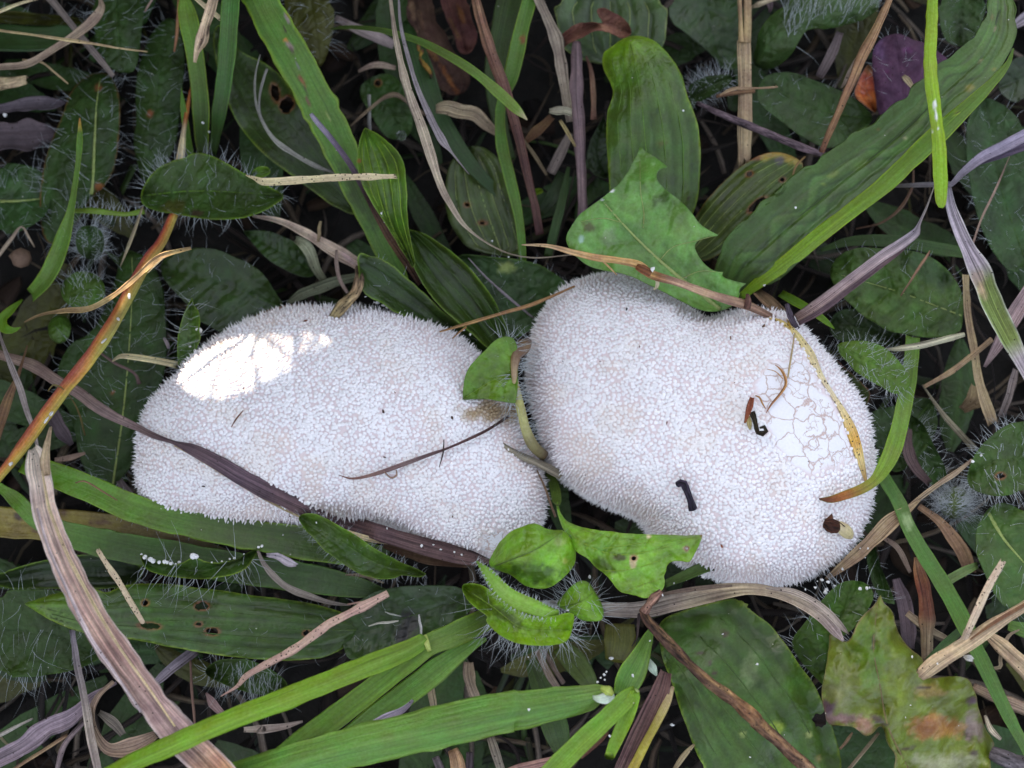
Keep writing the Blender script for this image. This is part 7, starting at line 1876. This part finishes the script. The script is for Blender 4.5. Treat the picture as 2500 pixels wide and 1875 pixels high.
ribbon('fibre', 'fibre', 'brown curved fibre on the smooth cracked patch', ['H', (235, 742, 2001, 4), (272, 772, 2001.3, 13), (298, 820, 2001.6, 19), (302, 868, 2001.6, 18), (262, 930, 2001.4, 15), (215, 985, 2001.2, 13), (180, 1042, 2001, 4)], mat='dry', base=(176, 122, 76), sec='tube', depth=.5, part='strand',
       extra=[('branch', ['H', (185, 768, 2001, 4), (240, 785, 2001.2, 6), (285, 830, 2001.5, 8)], 'dry', dict(base=(186, 140, 100), sec='tube', depth=.6, m=4))])
ribbon('fibre', 'fibre', 'short bent orange fibre next to the rusty splinter', ['H', (112, 934, 2001.4, 8), (138, 945, 2001.6, 11), (158, 985, 2001.4, 10), (176, 1015, 2001.2, 5)], mat='dry', base=(176, 122, 66), sec='tube', depth=.6)
ribbon('fibre', 'fibre', 'short brown thread on the long puffball above the dark blade', ['E', (1442, 1130, 1001.6, 5), (1470, 1082, 1002, 10), (1516, 1026, 1001.6, 6)], mat='dry', base=(110, 70, 54), sec='tube', depth=.7)
ribbon('seed', 'seed', 'cream bristly seed with a dark brown tufted end on the kidney-shaped puffball', ['L', (612, 140, 2002, 40), (640, 155, 2002.6, 72), (672, 180, 2002.6, 82), (702, 206, 2002.2, 60), (714, 222, 2002, 24)], mat='leaf', base=(212, 196, 150), sec='tube', depth=.7, m=8, part='husk',
       extra=[('tuft', ['L', (540, 128, 2002, 30), (565, 138, 2002.6, 62), (600, 152, 2002.8, 74), (626, 160, 2002.6, 50)], 'twig', dict(base=(70, 40, 28), sec='tube', depth=.6, edge_noise=.3)),
              ('bristle', ['L', (545, 118, 2003.5, 8), (600, 112, 2005, 8), (650, 138, 2005, 7), (702, 188, 2003, 4)], 'twig', dict(base=(60, 34, 24), sec='tube', depth=.8, m=4)),
              ('bristle', ['L', (540, 132, 2003.5, 8), (580, 128, 2004.6, 8), (630, 150, 2004.6, 5)], 'twig', dict(base=(60, 34, 24), sec='tube', depth=.8, m=4)),
              ('bristle', ['L', (548, 152, 2002.6, 8), (580, 180, 2002.6, 6), (598, 192, 2002.2, 3)], 'twig', dict(base=(60, 34, 24), sec='tube', depth=.8, m=4))])
ribbon('insect_scrap', 'debris', 'dark insect-like scrap caught on the blunt end of the long puffball', ['E', (885, 1208, 19, 12), (905, 1212, 20.5, 20), (918, 1232, 21, 22), (932, 1258, 20.5, 16)], mat='twig', base=(40, 30, 24), sec='tube', depth=.7, part='body',
       extra=[('rusty_end', ['E', (885, 1245, 19, 14), (898, 1258, 19.5, 22), (905, 1280, 19, 10)], 'twig', dict(base=(110, 64, 46), sec='tube', depth=.7, m=5))])
SPECKS = [('F', 930, 915, 8, 1), ('F', 858, 1035, 15, 1), ('F', 865, 1318, 10, 1), ('F', 1287, 1073, 13, 1), ('F', 372, 468, 15, 1), ('F', 1716, 1405, 6, 1), ('E', 1520, 892, 9, 1), ('E', 1515, 955, 7, 1), ('E', 1268, 1500, 11, 1), ('E', 1243, 1262, 9, 1),
          ('J', 1288, 94, 9, 1), ('J', 282, 92, 12, 1), ('J', 208, 24, 8, 1), ('E', 1200, 1555, 5, 1), ('G', 843, 396, 12, 2), ('G', 922, 630, 9, 2), ('G', 677, 722, 6, 2), ('G', 445, 722, 6, 2), ('G', 1092, 1106, 12, 2), ('G', 1490, 576, 14, 2), ('G', 1695, 500, 14, 2),
          ('G', 993, 292, 8, 2), ('K', 1435, 278, 15, 2), ('G', 1515, 853, 6, 2), ('H', 445, 1345, 6, 2), ('G', 585, 1432, 5, 2)]
for t, x, y, q, w in SPECKS:
    px, py = tile_px(t, x, y)
    z = float(on_dome(np.array([px]), np.array([py]), w, 1.0)[0])
    a = random.uniform(0, PI)
    L_ = q * TS * 0.9
    pth = ['X', (px - math.cos(a) * L_, py - math.sin(a) * L_, z, q * TS * .5), (px, py, z + .25, q * TS * .9), (px + math.cos(a) * L_, py + math.sin(a) * L_ * .7, z, q * TS * .4)]
    ribbon('dirt_speck', 'speck', 'tiny brown dirt speck stuck on the %s white puffball' % ('long' if w == 1 else 'kidney-shaped'), pth, mat='twig', base=random.choice([(60, 36, 26), (120, 66, 40), (44, 32, 40), (110, 82, 60)]), sec='tube', depth=.7, m=5,
           group='dirt specks on the %s puffball' % ('long' if w == 1 else 'kidney-shaped'), edge_noise=.2)

# white crumbs fallen off the puffballs
CR = [('L', 530, 487, 27, 15, 'a'), ('L', 566, 500, 27, 11, 'a'), ('L', 486, 534, 27, 15, 'a'), ('L', 556, 546, 25, 13, 'a'), ('L', 550, 567, 25, 16, 'a'), ('L', 606, 522, 25, 9, 'a'), ('L', 500, 495, 27, 7, 'a'), ('L', 425, 545, 27, 7, 'a'), ('L', 655, 420, 26, 8, 'a'),
      ('L', 815, 290, 29, 10, 'a'), ('L', 766, 290, 28, 7, 'a'), ('L', 798, 348, 27, 5, 'a'), ('L', 764, 540, 25, 12, 'a'), ('L', 808, 540, 25, 14, 'a'), ('L', 825, 535, 25, 8, 'a'),
      ('K', 610, 466, 30, 13, 'b'), ('K', 745, 975, 20, 15, 'b'), ('K', 1066, 580, 45, 9, 'b'), ('K', 1136, 508, 26, 8, 'b'), ('K', 1215, 490, 26, 6, 'b'), ('K', 880, 1084, 46, 10, 'b'), ('K', 1125, 1390, 24, 12, 'b'), ('K', 736, 1460, 51, 12, 'b'), ('K', 234, 1295, 57, 9, 'b'),
      ('K', 1318, 466, 28, 15, 'b'), ('K', 988, 866, 42, 10, 'b'), ('K', 475, 677, 45, 10, 'b'), ('K', 700, 1078, 45, 10, 'b'), ('K', 680, 1098, 45, 9, 'b'), ('K', 716, 1060, 45, 7, 'b'), ('K', 660, 1124, 45, 12, 'b'), ('K', 706, 1110, 45, 6, 'b'), ('K', 230, 968, 25, 7, 'b'),
      ('J', 590, 75, 1003, 14, 'c'), ('J', 565, 62, 1003, 11, 'c'), ('J', 610, 85, 1003, 9, 'c'), ('J', 385, 6, 1003.5, 14, 'c'), ('J', 730, 104, 1003, 8, 'c'), ('J', 1095, 274, 30, 10, 'c'), ('J', 1215, 296, 29, 8, 'c'), ('J', 1170, 268, 29, 8, 'c'), ('J', 1300, 312, 28, 8, 'c'), ('J', 1345, 330, 28, 9, 'c'),
      ('J', 880, 164, 31, 7, 'c'), ('J', 440, 130, 33, 6, 'c'), ('J', 600, 152, 33, 6, 'c'), ('F', 820, 356, 25, 14, 'd'), ('F', 860, 370, 25, 18, 'd'), ('F', 880, 385, 25, 14, 'd'), ('F', 920, 402, 24, 10, 'd'), ('F', 945, 412, 24, 12, 'd'), ('F', 745, 318, 27, 8, 'd'), ('F', 990, 432, 23, 7, 'd'), ('F', 800, 352, 26, 8, 'd'),
      ('F', 1357, 525, 31, 9, 'e'), ('F', 1400, 552, 30, 9, 'e'), ('F', 1638, 70, 20, 8, 'e'), ('F', 1535, -30, 22, 12, 'e'), ('G', 1004, 146, 48.5, 14, 'e'), ('G', 1700, 246, 32, 10, 'e'), ('C', 500, 1430, 31, 8, 'e'), ('I', 1680, 158, 22, 7, 'f'), ('J', 95, 190, 24, 6, 'f'), ('J', 150, 158, 22, 8, 'f'), ('J', 232, 206, 24, 6, 'f'), ('J', 296, 256, 23, 6, 'f'),
      ('A', 30, 716, 13, 15, 'g'), ('A', 1265, 766, 18, 10, 'g'), ('A', 1303, 822, 15, 7, 'g'), ('B', 843, 1330, 33, 11, 'h'), ('B', 847, 1350, 33, 9, 'h'), ('B', 866, 1384, 32, 8, 'h'), ('L', 1090, 965, 39, 8, 'i'), ('L', 1247, 1008, 50, 8, 'i'), ('L', 1080, 1268, 38, 6, 'i'), ('L', 1048, 1345, 38, 6, 'i'), ('H', 1465, 1345, 28, 11, 'i'), ('H', 1518, 1305, 28, 8, 'i'), ('D', 363, 1294, 38, 8, 'j'), ('D', 1690, 122, 48, 5, 'j')]
WHERE = {'a': 'around the bristly leaf behind the mottled leaf', 'b': 'among the leaves of the central rosette', 'c': 'along the purple-brown dry blade', 'd': 'on the edge of the dark toothed leaf', 'e': 'on the leaves and stem between and above the puffballs',
         'f': 'on the strap leaf below the long puffball', 'g': 'near the twin upright shoots', 'h': 'on the light green pointed leaf', 'i': 'on the mottled leaf and bloom-edged leaf', 'j': 'on the sweeping plantain leaf'}
for t, x, y, z, q, k in CR:
    crumb(t, x, y, z, q, 'small white crumb ' + WHERE[k], group='white crumbs ' + WHERE[k])

# ------------------------------------------------------------------ litter and turf beneath and around (uncountable)
def scatter(name, label, cat, n, xr, yr, zr, lr, wr, cols, mat, seed, lift=0.2, curve=0.5, avoid=None, depth=.25, zoff=-9.0):
    rng = np.random.default_rng(seed)
    Vs, Fs, Cs, Us = [], [], [], []
    off = 0
    S = 9
    made = 0
    while made < n:
        x, y = rng.uniform(*xr), rng.uniform(*yr)
        if avoid is not None and avoid(x, y):
            continue
        made += 1
        L_, W = rng.uniform(*lr), rng.uniform(*wr)
        a = rng.uniform(0, 2 * PI)
        z0 = rng.uniform(*zr)
        t = np.linspace(0, 1, S)
        ang = a + rng.normal(0, curve) * (t - .5) * 2
        st = L_ / (S - 1)
        cx = x + np.r_[0, np.cumsum(np.cos(ang[:-1]) * st)]
        cy = y + np.r_[0, np.cumsum(np.sin(ang[:-1]) * st)]
        if avoid is not None and any(avoid(cx[q], cy[q]) for q in (2, 4, 6, 8)):
            made -= 1
            continue
        lf = rng.uniform(0, lift) * L_
        cz = np.maximum(zoff + z0 + lf * np.sin(t * PI * rng.uniform(.5, 1.1)) + rng.normal(0, .4) * t, -10.5)
        w = W / 2 * (np.sin(np.clip(t * rng.uniform(.8, 1.0) + .08, 0, 1) * PI) ** .5) * (1 + rng.normal(0, .06, S))
        sx, sy = -np.sin(ang), np.cos(ang)
        dz = depth * w
        ctr = np.stack([cx, cy, cz], 1)
        l = ctr + np.stack([sx * w, sy * w, dz + rng.normal(0, .1) * w], 1)
        r = ctr - np.stack([sx * w, sy * w, -dz + rng.normal(0, .1) * w], 1)
        b = ctr - np.array([0, 0, .25])
        V = np.stack([l, ctr, r, b], 1).reshape(-1, 3)
        V[:, 2] = np.maximum(V[:, 2], -11.5)
        i = np.arange(S * 4).reshape(S, 4) + off
        Fs.append(np.stack([i[:-1], np.roll(i[:-1], -1, 1), np.roll(i[1:], -1, 1), i[1:]], -1).reshape(-1, 4))
        Vs.append(V)
        c = np.array(col(cols[rng.integers(len(cols))])) * rng.uniform(.4, .95)  # tones lowered so the gaps between leaves look deeply shaded
        Cs.append(np.tile(c, (S * 4, 1)))
        Us.append(np.stack([np.repeat(t * L_, 4), np.tile([-1, 0, 1, 0.3], S) + rng.uniform(0, 30)], 1))
        off += S * 4
    o = mesh_object(name, np.vstack(Vs), np.vstack(Fs), M[mat], np.vstack(Cs), np.vstack(Us))
    o['kind'] = 'stuff'
    tag(o, label, cat)
    return o


BX, BY = (-230, 230), (-190, 210)


def under_puff(x, y):
    a, b = DOME1.phi(np.array([x]), np.array([y]))[0], DOME2.phi(np.array([x]), np.array([y]))[0]
    return a > .02 or b > .02


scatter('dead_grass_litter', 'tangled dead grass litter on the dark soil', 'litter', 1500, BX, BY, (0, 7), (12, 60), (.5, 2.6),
        [(100, 84, 68), (76, 64, 58), (120, 104, 84), (64, 52, 48), (52, 40, 36), (130, 116, 104), (44, 36, 34)], 'dry', 3, lift=.10, curve=.7)  # dark palette: shade of the gaps is put into the litter colour
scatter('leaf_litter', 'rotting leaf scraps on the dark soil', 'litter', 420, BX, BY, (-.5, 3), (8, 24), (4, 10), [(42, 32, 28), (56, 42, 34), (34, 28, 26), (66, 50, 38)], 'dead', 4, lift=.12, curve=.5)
scatter('understory_grass', 'thin green grass growing low between the leaves', 'grass', 230, BX, BY, (0, 3), (18, 46), (1.0, 3.2), ['deep', 'dark', 'mid', 'olive', (58, 92, 50)], 'grass', 5, lift=.12, curve=.5)


def out_frame(x, y):
    return abs(x) < 172 and -135 < y < 150


scatter('surrounding_turf', 'rank turf of grass and weeds around the puffballs', 'grass', 4200, (-480, 480), (-420, 430), (0, 14), (30, 110), (2.5, 9.0), ['deep', 'dark', 'mid', 'green', 'grass', 'olive', 'tan'], 'grass', 6, lift=.4, curve=.6, avoid=out_frame)
scatter('surrounding_litter', 'dead grass litter around the puffballs', 'litter', 2600, (-480, 480), (-420, 430), (0, 8), (15, 80), (.8, 3.5), [(120, 100, 80), (150, 128, 100), (96, 82, 74)], 'dry', 7, lift=.15, curve=.7,
        avoid=lambda x, y: abs(x) < 225 and -185 < y < 205)


def low_leaves(seed, n, xr, yr, lr, avoid=None):
    """dim rosette leaves low in the turf, too many and too hidden to count"""
    rng = np.random.default_rng(seed)
    Vs, Fs, Cs, Us, off = [], [], [], [], 0
    A, B = 18, 9
    u = np.linspace(0, 1, A)
    v = np.linspace(-1, 1, B)
    made = 0
    while made < n:
        x, y = rng.uniform(*xr), rng.uniform(*yr)
        if avoid is not None and avoid(x, y):
            continue
        made += 1
        L_ = rng.uniform(*lr); W = L_ * rng.uniform(.16, .34)
        a = rng.uniform(0, 2 * PI); bend = rng.normal(0, .5)
        ang = a + bend * (u - .5)
        cx = x + np.r_[0, np.cumsum(np.cos(ang[:-1]))] * L_ / (A - 1)
        cy = y + np.r_[0, np.cumsum(np.sin(ang[:-1]))] * L_ / (A - 1)
        cz = rng.uniform(-7, 2) + rng.uniform(0, 5) * np.sin(u * PI * .8)
        w = W / 2 * np.sin(np.clip(u, .02, .985) * PI) ** .6 * (1 + rng.normal(0, .04, A))
        U, Vv = np.meshgrid(u, v, indexing='ij')
        X = cx[:, None] - np.sin(ang)[:, None] * w[:, None] * v
        Y = cy[:, None] + np.cos(ang)[:, None] * w[:, None] * v
        Z = cz[:, None] + rng.uniform(-.25, .25) * w[:, None] * v ** 2 + noise2(X, Y, 6, made) * .5 - .35 * np.exp(-(Vv / .1) ** 2)
        V = np.stack([X, Y, np.maximum(Z, -10.5)], -1).reshape(-1, 3)
        i = np.arange(A * B).reshape(A, B) + off
        Fs.append(np.stack([i[:-1, :-1], i[1:, :-1], i[1:, 1:], i[:-1, 1:]], -1).reshape(-1, 4))
        c = np.array(col(['deep', 'dark', 'dark', 'blue', 'olive'][rng.integers(5)])) * rng.uniform(.75, 1.05)
        C = np.tile(c, (A * B, 1)).reshape(A, B, 3)
        C += (np.exp(-(Vv / .07) ** 2) * .35)[..., None] * c
        Vs.append(V); Cs.append(C.reshape(-1, 3)); Us.append(np.stack([U * L_, Vv], -1).reshape(-1, 2))
        off += A * B
    return np.vstack(Vs), np.vstack(Fs), np.vstack(Cs), np.vstack(Us)


for nm, lb, args in (('low_foliage', 'dim rosette leaves low in the turf under everything else', (8, 64, (-190, 190), (-150, 165), (28, 60), under_puff)),
                     ('outer_foliage', 'rosette leaves in the surrounding turf', (9, 420, (-480, 480), (-420, 430), (35, 90), out_frame))):
    V, F, C, U = low_leaves(*args)
    o = mesh_object(nm, V, F, M['hairy'], C, U)
    o['kind'] = 'stuff'
    tag(o, lb, 'foliage')

# ------------------------------------------------------------------ unseen tall grass, added to block the low sun,
# its blades cut short to shape the beam on the long puffball's shoulder
BEAM = [(438, 928), (470, 952), (505, 966), (560, 940), (620, 905), (690, 874), (760, 846), (800, 826), (760, 820), (700, 822), (640, 822), (590, 826), (540, 840), (495, 872), (452, 905)]
bx = np.array(BEAM, float)
bz = on_dome(bx[:, 0], bx[:, 1], 1, 0.5)
bw = P(bx[:, 0], bx[:, 1], bz)
e1 = np.cross(SUN_DIR, [0, 0, 1.0]); e1 /= np.linalg.norm(e1)
e2 = np.cross(e1, SUN_DIR)
beam2 = np.stack([bw @ e1, bw @ e2], 1)
b_lo, b_hi = beam2.min(0) - 8, beam2.max(0) + 8
tail_a = float(beam2[7][0])


def in_beam(c, margin):
    """how far along a blade it first enters the beam (0..1), or None"""
    n_ = len(c)
    f = np.linspace(0, n_ - 1, n_ * 8)
    a = np.interp(f, np.arange(n_), c @ e1)
    b = np.interp(f, np.arange(n_), c @ e2)
    near_ = (a > b_lo[0]) & (a < b_hi[0]) & (b > b_lo[1]) & (b < b_hi[1])
    if not near_.any():
        return None
    k_ = np.nonzero(near_)[0]
    q_ = poly_sdf(a[k_], b[k_], beam2)
    h_ = np.nonzero(q_ > -margin)[0]
    return None if not len(h_) else f[k_[h_[0]]]


hd = np.array([math.cos(SUN_AZ), math.sin(SUN_AZ)])
sdv = np.array([-hd[1], hd[0]])
bc = bw.mean(0)[:2]
rng = np.random.default_rng(77)
Vs, Fs, Cs, Us, off = [], [], [], [], 0
S = 26
beam_across = float(bc @ sdv)
for k in range(7600):
    fine = k >= 3000
    along = rng.uniform(235, 330)
    across = beam_across + rng.normal(0, 75) if fine else rng.uniform(-330, 420)
    H = rng.uniform(240, 430)
    lean = rng.normal(0, .6 if fine else .42)
    W = rng.uniform(1.0, 2.6) if fine else rng.uniform(5.0, 9.5)
    if k % 2 and fine or k % 5 == 0:
        lean = rng.choice([-1, 1]) * rng.uniform(.35, 1.3)
        H = rng.uniform(280, 430)
        zc = 30 + (along - float(bc @ hd)) * math.tan(SUN_EL) + rng.exponential(34) + 1
        across = beam_across + rng.normal(0, 18) - lean * H * min(zc * 1.05 / H, 1) ** 1.5
    fwd = rng.uniform(-.05, .35)
    t = np.linspace(0, 1, S)
    b0 = np.array([*(hd * along + sdv * across), -11.0])
    if abs(b0[0]) < 172 and abs(b0[1]) < 150:
        continue
    c = b0 + np.stack([hd[0] * fwd * H * t ** 2 + sdv[0] * lean * H * t ** 1.5, hd[1] * fwd * H * t ** 2 + sdv[1] * lean * H * t ** 1.5, H * t * (1 - .12 * t)], 1)
    hit = in_beam(c, W / 2 + .1)
    if hit is not None and fine and W < 2.0 and rng.random() < .05:
        a_ = float(c[int(hit)] @ e1)
        if abs(a_ - tail_a) < 0.36 * (b_hi[0] - b_lo[0] - 16):
            hit = None
    m = S
    if hit is not None:
        if hit < 4:
            continue
        m = int(hit)
        tip = c[m] * (1 - (hit - m)) + c[min(m + 1, S - 1)] * (hit - m)
        c = np.vstack([c[:m], tip])
        m += 1
    tt = t[:m] / t[m - 1]
    w = W / 2 * (1 - tt ** 4) ** .5
    dirn = sdv * math.cos(rng.normal(0, .5)) + hd * math.sin(rng.normal(0, .5))
    s3 = np.array([*dirn, 0])
    V = np.stack([c + s3 * w[:, None], c + np.array([*hd, 0]) * (w * .25)[:, None], c - s3 * w[:, None]], 1).reshape(-1, 3)
    i = np.arange(m * 3).reshape(m, 3) + off
    Fs.append(np.stack([i[:-1, :-1], i[1:, :-1], i[1:, 1:], i[:-1, 1:]], -1).reshape(-1, 4))
    Vs.append(V)
    cc = np.array(col(['mid', 'green', 'grass', 'dark', 'tan'][rng.integers(5)]))
    Cs.append(np.tile(cc, (m * 3, 1)))
    Us.append(np.stack([np.repeat(tt * H, 3), np.tile([-1, 0, 1], m) + rng.uniform(0, 30)], 1))
    off += m * 3
for k in range(1300):  # arched blades added to cut off sunlight above the beam
    along = rng.uniform(225, 320)
    zb = 24 + (along - float(bc @ hd)) * math.tan(SUN_EL)
    zc = zb + rng.exponential(26) + rng.uniform(0, 14)
    half = rng.uniform(110, 170)
    cen = beam_across + rng.normal(0, 26)
    W = rng.uniform(1.6, 5.0)
    sx = rng.choice([-1, 1])
    m = 34
    x = np.linspace(-half, half * rng.uniform(.3, .8), m)
    zz = zc * (1 - (x / half) ** 2) * 1.0 - 11 * (np.abs(x) / half) ** 2
    c = np.stack([hd[0] * along + sdv[0] * (cen + sx * x), hd[1] * along + sdv[1] * (cen + sx * x), zz], 1)
    c[:, :2] += hd * (rng.normal(0, 6) * (x / half))[:, None]
    if in_beam(c, W / 2 + .2) is not None or (np.abs(c[:, 0]).min() < 165 and (np.abs(c[:, 1])[np.abs(c[:, 0]) < 170].min() < 140)):
        continue
    tt = np.linspace(0, 1, m)
    w = W / 2 * (1 - tt ** 4) ** .5
    upv = np.array([0, 0, 1.0]) * .8 + np.array([*hd, 0]) * rng.normal(0, .5)
    V = np.stack([c + upv * w[:, None], c + np.array([*hd, 0]) * (w * .25)[:, None], c - upv * w[:, None]], 1).reshape(-1, 3)
    i = np.arange(m * 3).reshape(m, 3) + off
    Fs.append(np.stack([i[:-1, :-1], i[1:, :-1], i[1:, 1:], i[:-1, 1:]], -1).reshape(-1, 4))
    Vs.append(V)
    Cs.append(np.tile(np.array(col(['mid', 'green', 'grass', 'dark'][rng.integers(4)])), (m * 3, 1)))
    Us.append(np.stack([np.repeat(tt * half * 2, 3), np.tile([-1, 0, 1], m) + rng.uniform(0, 30)], 1))
    off += m * 3
o = mesh_object('sun_blocker_grass', np.vstack(Vs), np.vstack(Fs), M['grass'], np.vstack(Cs), np.vstack(Us))
o['kind'] = 'stuff'
tag(o, 'tall grass screen added out of view to block the sun', 'grass')

for o in bpy.data.objects:
    if '_b' in o:
        del o['_b']
